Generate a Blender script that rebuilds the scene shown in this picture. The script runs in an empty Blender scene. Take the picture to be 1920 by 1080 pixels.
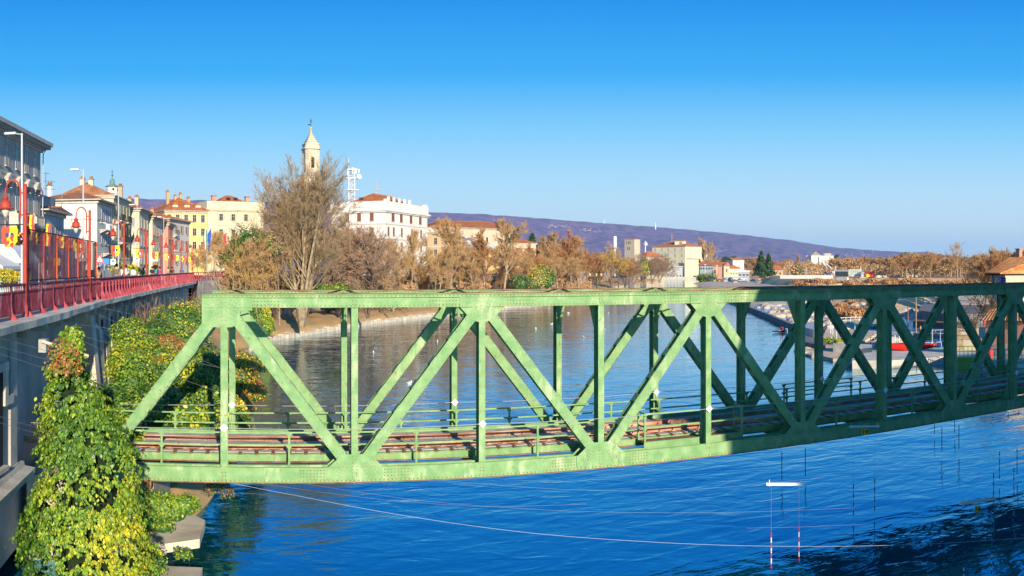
import bpy, math, random
import numpy as np
from mathutils import Vector, Matrix
sc = bpy.context.scene
R = math.radians
random.seed(7)
rng = np.random.default_rng(7)
# ---------------------------------------------------------------- camera (stitched panorama = cylindrical lens)
F, CX, HY, EZ = 1604.0, 527.0, 503.0, 11.0      # pixels per radian, column of due north, horizon row, eye height over water
cam = bpy.data.cameras.new('camera')
camo = bpy.data.objects.new('camera', cam); sc.collection.objects.link(camo); sc.camera = camo
camo.location = (0, 0, EZ); camo.rotation_euler = (R(90), 0, 0)
cam.type = 'PANO'; cam.panorama_type = 'CENTRAL_CYLINDRICAL'; cam.central_cylindrical_radius = 1.0
cam.central_cylindrical_range_u_min = -CX / F; cam.central_cylindrical_range_u_max = (1920 - CX) / F
cam.central_cylindrical_range_v_min = (HY - 1080) / F; cam.central_cylindrical_range_v_max = HY / F
cam.clip_start = 0.1; cam.clip_end = 40000
# ---------------------------------------------------------------- light: low winter sun behind the camera, a little to the right
SUN_EL, SUN_AZ = R(16.0), R(7.0)
sun = bpy.data.lights.new('sun', 'SUN'); sun.energy = 4.8; sun.angle = R(0.5); sun.color = (1.0, 0.88, 0.70)
suno = bpy.data.objects.new('sun', sun); sc.collection.objects.link(suno)
sdir = Vector((math.sin(SUN_AZ) * math.cos(SUN_EL), -math.cos(SUN_AZ) * math.cos(SUN_EL), math.sin(SUN_EL)))
suno.rotation_euler = sdir.to_track_quat('Z', 'Y').to_euler(); suno.location = (0, -20, 60)
wd = bpy.data.worlds.new('World'); sc.world = wd; wd.use_nodes = True
wn, wl = wd.node_tree.nodes, wd.node_tree.links
bg = wn['Background']
sky = wn.new('ShaderNodeTexSky'); sky.sky_type = 'NISHITA'; sky.sun_disc = False
sky.sun_elevation = SUN_EL; sky.sun_rotation = math.atan2(sdir.x, sdir.y)
sky.altitude = 200; sky.air_density = 1.0; sky.dust_density = 0.3; sky.ozone_density = 5.0
hs = wn.new('ShaderNodeHueSaturation'); hs.inputs['Saturation'].default_value = 1.25; wl.new(sky.outputs[0], hs.inputs['Color'])
wtc = wn.new('ShaderNodeTexCoord'); wsp = wn.new('ShaderNodeSeparateXYZ'); wl.new(wtc.outputs['Generated'], wsp.inputs[0])
wr = wn.new('ShaderNodeValToRGB'); wl.new(wsp.outputs['Z'], wr.inputs[0])      # clear-air gradient with elevation
SKY = [(0.0, (.66, .70, .68)), (.03, (.60, .68, .70)), (.09, (.39, .585, .70)), (.155, (.175, .46, .69)), (.22, (.025, .295, .65)), (.31, (.0, .18, .57)), (.5, (.0, .12, .42)), (1.0, (.0, .075, .28))]
wr.color_ramp.elements[0].color = (*SKY[0][1], 1); wr.color_ramp.elements[1].color = (*SKY[-1][1], 1)
for _p, _c in SKY[1:-1]: wr.color_ramp.elements.new(_p).color = (*_c, 1)
wv = wn.new('ShaderNodeVectorMath'); wv.operation = 'SCALE'; wv.inputs['Scale'].default_value = 8.0; wl.new(wr.outputs[0], wv.inputs[0])
wm = wn.new('ShaderNodeMix'); wm.data_type = 'RGBA'; wm.inputs[0].default_value = .95; wl.new(hs.outputs[0], wm.inputs[6]); wl.new(wv.outputs[0], wm.inputs[7])
wl.new(wm.outputs[2], bg.inputs[0]); bg.inputs[1].default_value = 0.12
sc.view_settings.view_transform = 'Standard'; sc.view_settings.look = 'None'
sc.view_settings.exposure = 0.66; sc.view_settings.gamma = 1.0
sc.cycles.max_bounces = 6; sc.cycles.diffuse_bounces = 3; sc.cycles.glossy_bounces = 3
sc.cycles.transparent_max_bounces = 12; sc.cycles.use_denoising = True
sc.cycles.sample_clamp_indirect = 6
# ---------------------------------------------------------------- places: a pixel of the photograph at a distance, or on a level
def D(px, r): a = (px - CX) / F; return r * math.sin(a), r * math.cos(a)
def P(px, py, r): x, y = D(px, r); return Vector((x, y, EZ + (HY - py) / F * r))
def G(px, py, z=0.0): return P(px, py, (EZ - z) * F / (py - HY))
def Z(py, r): return EZ + (HY - py) / F * r
# ---------------------------------------------------------------- materials
MATS = {}
def mat(name, col, rough=0.7, col2=None, scale=1.0, bump=0.0, metal=0.0, spec=0.3, detail=4.0, stretch=None, lo=0.35, hi=0.65, bscale=None, emit=None):
    if name in MATS: return MATS[name]
    m = bpy.data.materials.new(name); m.use_nodes = True; n, l = m.node_tree.nodes, m.node_tree.links
    b = n['Principled BSDF']; b.inputs['Roughness'].default_value = rough; b.inputs['Metallic'].default_value = metal
    b.inputs['Specular IOR Level'].default_value = spec
    b.inputs['Base Color'].default_value = (*col, 1)
    if col2 is not None or bump:
        tc = n.new('ShaderNodeTexCoord'); mp = n.new('ShaderNodeMapping'); l.new(tc.outputs['Object'], mp.inputs[0])
        if stretch: mp.inputs['Scale'].default_value = stretch
    if col2 is not None:
        t = n.new('ShaderNodeTexNoise'); t.inputs['Scale'].default_value = scale; t.inputs['Detail'].default_value = detail
        l.new(mp.outputs[0], t.inputs[0])
        r = n.new('ShaderNodeValToRGB'); r.color_ramp.elements[0].position = lo; r.color_ramp.elements[1].position = hi
        r.color_ramp.elements[0].color = (*col, 1); r.color_ramp.elements[1].color = (*col2, 1)
        l.new(t.outputs['Fac'], r.inputs[0]); l.new(r.outputs[0], b.inputs['Base Color'])
    if bump:
        t2 = n.new('ShaderNodeTexNoise'); t2.inputs['Scale'].default_value = bscale or scale * 3; t2.inputs['Detail'].default_value = 5
        l.new(mp.outputs[0], t2.inputs[0])
        bp = n.new('ShaderNodeBump'); bp.inputs['Strength'].default_value = bump; bp.inputs['Distance'].default_value = 0.1
        l.new(t2.outputs['Fac'], bp.inputs['Height']); l.new(bp.outputs[0], b.inputs['Normal'])
    if emit: b.inputs['Emission Color'].default_value = (*emit, 1); b.inputs['Emission Strength'].default_value = 1
    MATS[name] = m; return m
def M(n): return MATS[n]
def tilemat(name, c1, c2, sx=3.0, sy=2.5):
    # clay tiles: wave ridges across, courses down the slope
    m = mat(name, c1, 0.85, c2, 1.3, 0.0, detail=8.0)
    n, l = m.node_tree.nodes, m.node_tree.links
    b = n['Principled BSDF']; tc = n.new('ShaderNodeTexCoord'); w = n.new('ShaderNodeTexWave'); w.inputs['Scale'].default_value = sx
    w.inputs['Distortion'].default_value = 0.4; l.new(tc.outputs['Object'], w.inputs[0])
    t = n.new('ShaderNodeTexNoise'); t.inputs['Scale'].default_value = 6; l.new(tc.outputs['Object'], t.inputs[0])
    a = n.new('ShaderNodeMath'); a.operation = 'ADD'; l.new(w.outputs['Fac'], a.inputs[0]); l.new(t.outputs['Fac'], a.inputs[1])
    bp = n.new('ShaderNodeBump'); bp.inputs['Strength'].default_value = 0.8; bp.inputs['Distance'].default_value = 0.08
    l.new(a.outputs[0], bp.inputs['Height']); l.new(bp.outputs[0], b.inputs['Normal']); return m
# ---------------------------------------------------------------- objects
def meta(o, label=None, cat=None, group=None, kind=None):
    if label: o['label'] = label
    if cat: o['category'] = cat
    if group: o['group'] = group
    if kind: o['kind'] = kind
    return o
def empty(name, loc, label, cat, group=None, rz=0.0):
    o = bpy.data.objects.new(name, None); sc.collection.objects.link(o); o.location = loc; o.rotation_euler = (0, 0, rz)
    o.empty_display_size = 0.5
    return meta(o, label, cat, group)
def link(name, me, parent=None, loc=(0, 0, 0), rot=(0, 0, 0), scale=None):
    o = bpy.data.objects.new(name, me); sc.collection.objects.link(o); o.parent = parent
    o.location = loc; o.rotation_euler = rot
    if scale: o.scale = scale if hasattr(scale, '__len__') else (scale,) * 3
    return o
def copy_tree(o, parent=None, keep_label=False):
    c = o.copy(); sc.collection.objects.link(c); c.parent = parent
    for ch in [q for q in o.children]: copy_tree(ch, c)
    return c
class MB:
    def __init__(s, off=(0, 0, 0)): s.v, s.f, s.m, s.o = [], [], [], Vector(off)
    def add(s, vs, fs, mi=0):
        k = len(s.v); s.v += [tuple(Vector(p) - s.o) for p in vs]; s.f += [tuple(i + k for i in f) for f in fs]; s.m += [mi] * len(fs)
    def box(s, a, b, mi=0):
        x0, y0, z0 = a; x1, y1, z1 = b
        s.add([(x0,y0,z0),(x1,y0,z0),(x1,y1,z0),(x0,y1,z0),(x0,y0,z1),(x1,y0,z1),(x1,y1,z1),(x0,y1,z1)],
              [(3,2,1,0),(4,5,6,7),(0,1,5,4),(1,2,6,5),(2,3,7,6),(3,0,4,7)], mi)
    def cbox(s, c, d, mi=0): s.box([c[i]-d[i]/2 for i in range(3)], [c[i]+d[i]/2 for i in range(3)], mi)
    def bar(s, p0, p1, w, t, side, mi=0):
        # beam p0-p1, width w along `side` (made perpendicular), thickness t across
        p0, p1 = Vector(p0), Vector(p1); d = (p1 - p0).normalized(); u = Vector(side); u = (u - d * u.dot(d)).normalized(); n = d.cross(u)
        vs = []
        for p in (p0, p1):
            for a, b in ((-1,-1),(1,-1),(1,1),(-1,1)): vs.append(p + u * (a*w/2) + n * (b*t/2))
        s.add(vs, [(3,2,1,0),(4,5,6,7),(0,1,5,4),(1,2,6,5),(2,3,7,6),(3,0,4,7)], mi)
    def tube(s, pts, rs, n=6, mi=0, cap=True):
        pts = [Vector(p) for p in pts]
        if not hasattr(rs, '__len__'): rs = [rs] * len(pts)
        vs, fs = [], []
        for i, p in enumerate(pts):
            d = (pts[min(i+1, len(pts)-1)] - pts[max(i-1, 0)]).normalized()
            a = Vector((0, 0, 1)) if abs(d.z) < .9 else Vector((1, 0, 0))
            u = d.cross(a).normalized(); w = d.cross(u)
            for k in range(n):
                t = 2*math.pi*k/n; vs.append(p + (u*math.cos(t) + w*math.sin(t))*rs[i])
        for i in range(len(pts)-1):
            for k in range(n):
                a, b = i*n+k, i*n+(k+1) % n; fs.append((a, b, b+n, a+n))
        if cap: fs.append(tuple(range(n))[::-1]); fs.append(tuple(range((len(pts)-1)*n, len(pts)*n)))
        s.add(vs, fs, mi)
    def lathe(s, c, prof, n=12, mi=0, sx=1, sy=1):
        # prof: list of (radius, z)
        vs, fs = [], []
        for r, z in prof:
            for k in range(n): t = 2*math.pi*(k+.5)/n; vs.append((c[0]+r*sx*math.cos(t), c[1]+r*sy*math.sin(t), c[2]+z))
        for i in range(len(prof)-1):
            for k in range(n): a, b = i*n+k, i*n+(k+1) % n; fs.append((a, b, b+n, a+n))
        fs.append(tuple(range(n))[::-1]); fs.append(tuple(range((len(prof)-1)*n, len(prof)*n)))
        s.add(vs, fs, mi)
    def plate(s, poly, axis, c, t, mi=0):
        # 2-D polygon extruded by t: axis 'y' (x,z at y=c..c+t), 'x' (y,z), 'z' (x,y)
        def q(a, b, e): return (a, e, b) if axis == 'y' else ((e, a, b) if axis == 'x' else (a, b, e))
        n = len(poly); vs = [q(a, b, c) for a, b in poly] + [q(a, b, c+t) for a, b in poly]
        s.add(vs, [tuple(range(n)), tuple(range(n, 2*n))[::-1]] + [(i, i+n, (i+1) % n+n, (i+1) % n) for i in range(n)], mi)
    def build(s, name, mats, parent=None, loc=None, rot=(0, 0, 0), smooth=False, me_only=False):
        me = bpy.data.meshes.new(name); me.from_pydata(s.v, [], s.f)
        for m in (mats if isinstance(mats, (list, tuple)) else [mats]): me.materials.append(MATS[m] if isinstance(m, str) else m)
        if any(s.m): me.polygons.foreach_set('material_index', s.m)
        if smooth: me.polygons.foreach_set('use_smooth', [True]*len(s.f))
        me.update()
        if me_only: return me
        return link(name, me, parent, s.o if loc is None else loc, rot)
def npmesh(name, V, Fq, mats, mi=None, smooth=False):
    # fast mesh from arrays; Fq (n,k) all faces with k corners
    V = np.asarray(V, dtype=np.float32); Fq = np.asarray(Fq, dtype=np.int32); n, k = Fq.shape
    me = bpy.data.meshes.new(name); me.vertices.add(len(V)); me.vertices.foreach_set('co', V.ravel())
    me.loops.add(n*k); me.loops.foreach_set('vertex_index', Fq.ravel())
    me.polygons.add(n); me.polygons.foreach_set('loop_start', np.arange(0, n*k, k, dtype=np.int32)); me.polygons.foreach_set('loop_total', np.full(n, k, dtype=np.int32))
    for m in (mats if isinstance(mats, (list, tuple)) else [mats]): me.materials.append(MATS[m] if isinstance(m, str) else m)
    if mi is not None: me.polygons.foreach_set('material_index', np.asarray(mi, dtype=np.int32))
    if smooth: me.polygons.foreach_set('use_smooth', np.ones(n, dtype=bool))
    me.update(calc_edges=True); return me
def vnoise(P3, seed=0):
    # cheap smooth noise: sum of sines
    r = np.random.default_rng(seed); s = np.zeros(len(P3))
    for k in range(7):
        d = r.normal(size=3); d /= np.linalg.norm(d); f = 1.0 * 1.45**k
        s += np.sin(P3 @ d * f + r.uniform(0, 6.28)) / 1.35**k
    return s / 2.6
def grid_mesh(name, X, Y, Zz, mats, smooth=True):
    h, w = X.shape; V = np.stack([X, Y, Zz], -1).reshape(-1, 3)
    i = np.arange(h*w).reshape(h, w); Fq = np.stack([i[:-1,:-1], i[:-1,1:], i[1:,1:], i[1:,:-1]], -1).reshape(-1, 4)
    return npmesh(name, V, Fq, mats, smooth=smooth)
def extrude_poly(name, pts, z0, z1, mats, parent=None):
    mb = MB(); mb.plate([(p[0], p[1]) for p in pts], 'z', z0, z1-z0); return mb.build(name, mats, parent, loc=(0, 0, 0))
def text_mesh(body, size, m, depth=0.01):
    cu = bpy.data.curves.new('lettering', 'FONT'); cu.body = body; cu.size = size; cu.extrude = depth; cu.align_x = 'CENTER'; cu.align_y = 'CENTER'
    cu.offset = 0.02 * size
    o = bpy.data.objects.new('tmp', cu); sc.collection.objects.link(o); bpy.context.view_layer.update()
    me = bpy.data.meshes.new_from_object(o.evaluated_get(bpy.context.evaluated_depsgraph_get())); me.materials.clear(); me.materials.append(MATS[m])
    bpy.data.objects.remove(o); bpy.data.curves.remove(cu); return me
# ---------------------------------------------------------------- palette
mat('bridge_paint', (.165, .325, .12), .6, (.29, .43, .185), 2.2, .10, detail=9, stretch=(1, 1, 1), lo=.38, hi=.7)
def weather(name, rust, pale, rs=7.0, lo=.66, ps=1.6):
    # chalky scuffs and rust specks over paint, fixed to the object
    m = MATS[name]; n, l = m.node_tree.nodes, m.node_tree.links; b = n['Principled BSDF']; src = b.inputs['Base Color'].links[0].from_socket; tc = n.new('ShaderNodeTexCoord')
    for sc_, st, c, p0, p1, op in ((ps, (1, 1, .35), pale, .56, .66, .75), (rs, (1, 1, .5), rust, lo, lo+.05, .85), (rs*.22, (1, 1, .3), rust, .62, .80, .40)):
        mp = n.new('ShaderNodeMapping'); mp.inputs['Scale'].default_value = st; l.new(tc.outputs['Object'], mp.inputs[0]); t = n.new('ShaderNodeTexNoise'); t.inputs['Scale'].default_value = sc_; t.inputs['Detail'].default_value = 9; t.inputs['Roughness'].default_value = .68; l.new(mp.outputs[0], t.inputs[0])
        r = n.new('ShaderNodeMapRange'); r.inputs[1].default_value = p0; r.inputs[2].default_value = p1; r.inputs[4].default_value = op; l.new(t.outputs['Fac'], r.inputs[0]); x = n.new('ShaderNodeMix'); x.data_type = 'RGBA'; l.new(r.outputs[0], x.inputs[0]); l.new(src, x.inputs[6]); x.inputs[7].default_value = (*c, 1); src = x.outputs[2]
    l.new(src, b.inputs['Base Color'])
weather('bridge_paint', (.24, .12, .06), (.46, .54, .30), lo=.61)
mat('rust', (.22, .085, .04), .8, (.40, .20, .11), 3.0, .3)
mat('rail_rust', (.42, .18, .085), .65, (.62, .38, .25), 1.2, .2)
mat('planks', (.58, .52, .45), .85, (.40, .34, .29), 1.6, .4, detail=8)
mat('steel', (.55, .56, .58), .35, metal=.3); mat('white_paint', (.82, .82, .80), .5); mat('black', (.012, .012, .014), .6)
mat('cable', (.55, .55, .57), .4, metal=.2)
mat('red_paint', (.38, .04, .025), .6, (.48, .07, .04), 3.0); mat('pink_rail', (.30, .035, .05), .85, (.44, .09, .11), 3.0, .2, detail=9)
mat('orange_paint', (.70, .11, .03), .45, (.6, .07, .03), 1.5)
mat('concrete', (.56, .48, .37), .9, (.34, .29, .22), .8, .4, detail=9); mat('grey_stucco', (.52, .48, .42), .9, (.34, .32, .29), .5, .25, detail=9)
mat('pale_concrete', (.74, .66, .52), .9, (.52, .45, .34), .7, .3, detail=8)
mat('asphalt', (.08, .08, .085), .9, (.11, .11, .11), 2.0); mat('paving', (.24, .21, .18), .9, (.32, .29, .25), 1.0)
mat('glass', (.03, .045, .06), .12, spec=.6); mat('dark_void', (.02, .02, .022), .9)
mat('wire', (.30, .28, .27), .5)
for _n, _c in (('wall_cream', (.72, .62, .42)), ('wall_white', (.80, .75, .64)), ('wall_yellow', (.80, .62, .22)), ('wall_pale_yellow', (.86, .75, .48)),
               ('wall_grey', (.50, .45, .38)), ('wall_pink', (.62, .30, .20)), ('wall_beige', (.60, .49, .34)), ('wall_tan', (.52, .36, .20)), ('wall_ochre', (.70, .48, .20)), ('wall_blue_grey', (.45, .48, .50)), ('wall_marble', (.80, .76, .68))):
    mat(_n, tuple(c*.86 for c in _c), .9, _c, .35, .12, detail=9, stretch=(1, 1, .35), bscale=5)
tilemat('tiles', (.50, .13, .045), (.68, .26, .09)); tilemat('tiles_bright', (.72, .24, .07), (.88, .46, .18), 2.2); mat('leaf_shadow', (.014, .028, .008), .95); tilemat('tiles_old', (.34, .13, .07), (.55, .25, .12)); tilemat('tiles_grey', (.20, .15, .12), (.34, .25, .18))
mat('shutter_green', (.06, .16, .10), .6); mat('shutter_brown', (.22, .09, .05), .6); mat('shutter_grey', (.28, .30, .30), .6); mat('shutter_blue', (.12, .20, .30), .6); mat('shutter_olive', (.60, .50, .24), .6)
mat('trim_stone', (.60, .55, .45), .85, (.45, .41, .34), 1.5, .2)
mat('copper_green', (.10, .20, .17), .6, (.18, .30, .26), 1.0)
mat('bark', (.20, .14, .09), .95, (.10, .07, .05), 2.0, .5); mat('bark_pale', (.42, .32, .20), .95, (.24, .17, .10), 1.5, .4)
mat('twig_tan', (.54, .33, .145), .95); mat('twig_olive', (.36, .245, .13), .95); mat('twig_brown', (.42, .26, .155), .95); mat('twig_red', (.50, .25, .10), .95); mat('twig_gold', (.62, .38, .08), .95); mat('twig_grey', (.30, .23, .17), .95)
for _n, _c in (('leaf_green', (.11, .21, .020)), ('leaf_dark', (.04, .10, .014)), ('leaf_yellow', (.52, .44, .022)), ('leaf_lime', (.27, .33, .025)), ('leaf_rust', (.32, .12, .035)), ('leaf_orange', (.42, .20, .03)), ('leaf_conifer', (.025, .06, .022)), ('leaf_gold', (.45, .30, .03))):
    _m = mat(_n, _c, .45, tuple(min(1, c*1.35) for c in _c), 6.0, spec=.4)

weather('pink_rail', (.18, .05, .04), (.64, .34, .36), 9.0); weather('red_paint', (.22, .03, .02), (.60, .22, .17), 9.0)
for _w in ('wall_cream', 'wall_white', 'wall_yellow', 'wall_pale_yellow', 'wall_grey', 'wall_beige', 'wall_ochre', 'wall_marble', 'grey_stucco', 'wall_pink', 'wall_tan'): weather(_w, tuple(c*.62 for c in MATS[_w].node_tree.nodes['Principled BSDF'].inputs['Base Color'].default_value[:3]), tuple(min(.85, c*1.12) for c in MATS[_w].node_tree.nodes['Principled BSDF'].inputs['Base Color'].default_value[:3]), 1.6, .60, .5)
# ================================================================ the railway bridge
DEF_Y, FAR_Y, PX0, PITCH = 30.0, 34.95, -2.007, 4.593
ZT, CH, ZB, BH, DEP = 10.07, .44, 3.48, .52, .42
def bx(i): return PX0 + PITCH * i
bridge = empty('railway_bridge', (bx(5), 32.7, ZB), 'long green riveted steel truss railway bridge crossing the river', 'bridge')
bl = Vector(bridge.location)
def bpart(mb, name, mats=('bridge_paint', 'rust'), smooth=False):
    mb.v = [tuple(Vector(v) - bl) for v in mb.v]; return mb.build(name, list(mats), bridge, loc=(0, 0, 0), smooth=smooth)
def rivet(mb, x, y, z, s=-1, r=.019):
    # domed rivet head on a face looking along -y (s=-1) or +y
    mb.add([(x-r,y,z-r),(x+r,y,z-r),(x+r,y,z+r),(x-r,y,z+r),(x,y+s*.02,z)], [(0,1,4),(1,2,4),(2,3,4),(3,0,4)], 1)
IMAX = 11
xa, xe = bx(-1) - .35, bx(IMAX) + .4
def chord(y, top):
    mb = MB(); x0, x1 = (bx(0) - .78, bx(IMAX-1) + .78) if top else (xa, xe)
    z0, z1 = (ZT - CH, ZT) if top else (ZB, ZB + BH)
    mb.box((x0, y, z0), (x1, y+.02, z1)); mb.box((x0, y+DEP-.02, z0), (x1, y+DEP, z1))
    if top:
        mb.box((x0, y-.07, z1), (x1, y+DEP+.07, z1+.022)); mb.box((x0+.6, y-.05, z1+.024), (x1-.6, y+DEP+.05, z1+.045), 1)
        mb.box((x0, y-.07, z1-.10), (x1, y-.003, z1-.09)); mb.box((x0, y-.015, z1-.09), (x1, y-.003, z1-.002))
        mb.box((x0, y-.06, z0-.012), (x1, y+.08, z0-.002)); mb.box((x0, y+DEP-.08, z0-.012), (x1, y+DEP+.06, z0-.002))
    else:
        mb.box((x0, y-.05, z0-.02), (x1, y+DEP+.05, z0-.002), 1); mb.box((x0, y-.012, z0+.01), (x1, y-.002, z0+.10))
        mb.box((x0, y-.05, z1+.002), (x1, y+.02, z1+.016))
    k = x0 + .08
    while k < x1:
        if top: rivet(mb, k, y-.015, z1-.05); rivet(mb, k+.06, y, z0+.05)
        else: rivet(mb, k, y-.012, z0+.055, r=.022)
        k += .15
    # splice groups of rivets near every second panel point
    for i in range(0 if top else -1, IMAX+1):
        for sx in (-1, 1):
            if (i % 2 == 0) == top:
                for a in range(9):
                    for b in range(3 if top else 4): rivet(mb, bx(i)+sx*(.95+.12*a), y, z0+.09+b*(.12 if top else .11))
        if (i % 2 == 0) != top:
            for a in (-.06, .06):
                for b in range(3): rivet(mb, bx(i)+a, y, z0+.1+b*.12)
    return bpart(mb, 'top_chord' if top else 'bottom_chord')
def post(i, y):
    mb = MB(); x = bx(i); w = .235
    zb = ZB + BH - (.06 if i % 2 == 0 else -.30); zt = ZT - CH - (.50 if i % 2 == 0 else .0)
    mb.box((x-w/2, y-.024, zb), (x+w/2, y-.004, zt)); mb.box((x-w/2, y+DEP+.004, zb), (x+w/2, y+DEP+.024, zt))
    mb.box((x-.012, y-.004, zb), (x+.012, y+DEP+.004, zt))
    for s in (-1, 1):
        mb.box((x-.08, y-.004, zb), (x-.012, y+.008, zt)) if s < 0 else mb.box((x+.012, y-.004, zb), (x+.08, y+.008, zt))
    k = zb + .1
    while k < zt: rivet(mb, x-.075, y-.024, k, r=.012); rivet(mb, x+.075, y-.024, k, r=.012); k += .45
    # knee plate towards the other truss
    yy, s = (y+DEP+.025, 1) if y < 32 else (y-.025, -1)
    zk = ZT - CH - .02
    mb.plate([(yy, zk), (yy+s*.72, zk), (yy+s*.66, zk-.12), (yy+s*.10, zk-1.0), (yy, zk-1.05)] if s > 0 else [(yy, zk), (yy, zk-1.05), (yy-.10, zk-1.0), (yy-.66, zk-.12), (yy-.72, zk)], 'x', x-.05, .10)
    # knee at the deck
    z5 = ZB + .55
    mb.plate([(yy, z5), (yy+s*.42, z5), (yy, z5+1.35)], 'x', x-.012, .024)
    return bpart(mb, 'post')
def diagonal(i, j, y):
    # i = top node (even), j = bottom node (odd)
    mb = MB(); t = Vector((bx(i), 0, ZT-.32)); b = Vector((bx(j), 0, ZB+.30)); d = (b-t).normalized(); end = (i == 0 and j == -1)
    w = .40 if end else (.37 if (i+j) % 4 else .34)
    nx = Vector((-d.z, 0, d.x))
    if nx.z < 0: nx = -nx
    for yy in (y-.012, y+DEP-.008):
        mb.bar(t+Vector((0, yy, 0)), b+Vector((0, yy, 0)), w, .016, nx)
    for e in (1, -1):
        off = nx*(e*(w/2-.01))
        for yy, s in ((y+.045, 1), (y+DEP-.055, -1)):
            mb.bar(t+off+Vector((0, yy, 0)), b+off+Vector((0, yy, 0)), .085, .014, (0, 1, 0))
        L = (b-t).length; n = int(L/1.15)
        for k in range(n+1):
            c = t + (b-t)*((k+.5)/(n+1))
            mb.bar(c-d*.17+off*1.07+Vector((0, y+DEP/2, 0)), c+d*.17+off*1.07+Vector((0, y+DEP/2, 0)), DEP-.02, .012, (0, 1, 0), 0)
    L = (b-t).length; k = .55
    while k < L-.3:
        c = t + d*k
        for e in (-1, 1): q = c + nx*(e*(w/2-.05)); rivet(mb, q.x, y-.02, q.z, r=.016)
        k += .28
    return bpart(mb, 'diagonal')
def gusset(i, y, top):
    mb = MB(); x = bx(i); ps = []
    if top:
        z = ZT - .105
        if i == 0 or i == IMAX-1:
            s = 1 if i == 0 else -1
            poly = [(x-s*.78, z), (x-s*.78, ZT-1.02), (x-s*.55, ZT-1.14), (x+s*.30, ZT-1.14), (x+s*.48, ZT-.98), (x+s*.60, ZT-.55), (x+s*1.0, ZT-.55), (x+s*1.0, z)]
        else:
            poly = [(x-.82, z), (x-.82, ZT-.46), (x-.52, ZT-.78)] + [(x+.50*math.cos(a), ZT-.74-.27*math.sin(a)) for a in np.linspace(math.pi-.25, .25, 9)] + [(x+.52, ZT-.78), (x+.82, ZT-.46), (x+.82, z)]
        zr = (ZT-.15, ZT-.9)
    else:
        poly = [(x-.98, ZB+.12), (x-.98, ZB+BH-.02), (x-.42, ZB+.98), (x+.42, ZB+.98), (x+.98, ZB+BH-.02), (x+.98, ZB+.12)]; zr = (ZB+.2, ZB+.9)
    for yy in (y-.034, y+DEP+.026): mb.plate(poly, 'y', yy, .010)
    for a in (-.07, .07):
        for b in range(7): rivet(mb, x+a, y-.034, zr[0]+(zr[1]-zr[0])*b/6, r=.013)
    for s in (-1, 1):
        for a in range(4):
            for b in range(5):
                px, pz = x+s*(.25+.10*a-.055*b if top else .55-.10*a+.06*b), (ZT-.2-.13*b-.05*a if top else ZB+.75-.10*b-.05*a)
                rivet(mb, px, y-.034, pz, r=.012)
        if top and i not in (0, IMAX-1): mb.box((x+s*.60-.22, y-.05, ZT-.475), (x+s*.60+.22, y-.036, ZT-.46), 1)
    return bpart(mb, 'gusset_plate')
for y in (DEF_Y, FAR_Y):
    chord(y, True); chord(y, False)
    for i in range(0, IMAX): post(i, y)
    for i in range(0, IMAX, 2):
        diagonal(i, i-1, y); diagonal(i, i+1, y); gusset(i, y, True)
    for i in range(1, IMAX, 2): gusset(i, y, False)
for i in range(0, IMAX):
    mb = MB(); x = bx(i); y0, y1 = DEF_Y+DEP+.03, FAR_Y-.03
    mb.box((x-.10, y0, ZT-.09), (x+.10, y1, ZT-.07)); mb.box((x-.012, y0, ZT-.44), (x+.012, y1, ZT-.09)); mb.box((x-.08, y0, ZT-.46), (x+.08, y1, ZT-.44))
    bpart(mb, 'cross_strut')
    mb = MB(); mb.box((x-.012, y0, ZB+.06), (x+.012, y1, ZB+.5)); mb.box((x-.13, y0, ZB+.502), (x+.13, y1, ZB+.52)); mb.box((x-.13, y0, ZB+.03), (x+.13, y1, ZB+.05))
    bpart(mb, 'floor_beam')
for i in range(0, IMAX-1):
    mb = MB()
    for s in (0, 1):
        ya, yb = (DEF_Y+.45, FAR_Y) if s else (FAR_Y, DEF_Y+.45)
        mb.bar((bx(i), ya, ZT+.05+.012*s), (bx(i+1), yb, ZT+.05+.012*s), .16, .010, (0, 1, 0), 1)
    bpart(mb, 'wind_brace')
# deck: stringers, sleepers of steel, planks, two rails
for yy in (31.15, 33.85):
    mb = MB(); mb.box((xa, yy-.012, 3.98), (xe, yy+.012, 4.24)); mb.box((xa, yy-.10, 4.242), (xe, yy+.10, 4.262)); mb.box((xa, yy-.10, 3.955), (xe, yy+.10, 3.978), 1)
    if yy < 32: mb.box((xa, yy-.42, 3.80), (xe, yy-.40, 3.93)); mb.box((xa, yy-.50, 3.932), (xe, yy-.38, 3.95))
    k = xa + .1
    while k < xe: rivet(mb, k, yy-.012, 4.02, r=.014); k += .22
    bpart(mb, 'stringer')
for yy in (31.78, 33.22):
    mb = MB(); mb.box((xa-25, yy-.036, 4.43), (xe+10, yy+.036, 4.475)); mb.box((xa-25, yy-.010, 4.32), (xe+10, yy+.010, 4.43)); mb.box((xa-25, yy-.075, 4.295), (xe+10, yy+.075, 4.32))
    k = xa - 8
    while k < xe:
        for s in (-1, 1): mb.cbox((k, yy+s*.10, 4.315), (.16, .09, .045)); mb.tube([(k, yy+s*.10, 4.33), (k, yy+s*.10, 4.40)], .028, 5)
        mb.cbox((k, yy, 4.27), (.30, .34, .045), 1); k += .60
    bpart(mb, 'rail', ('rail_rust', 'rust'))
for (ya, yb, zz, nm) in ((31.98, 33.02, 4.33, 'track_planking'), (33.42, 34.45, 4.33, 'walkway'), (31.26, 31.60, 4.285, 'walkway')):
    mb = MB(); k = xa
    while k < xe:
        mb.box((k, ya, zz-.035+random.uniform(-.004, .004)), (k+1.48, yb, zz+random.uniform(-.004, .004))); k += 1.5
    bpart(mb, nm, ('planks',))
mb = MB(); k = xa
while k < xe: mb.box((k, 30.95, 4.24 if 0 else 4.263), (k+.13, 34.05, 4.288)); k += .6
bpart(mb, 'sleepers', ('rust',))
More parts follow.
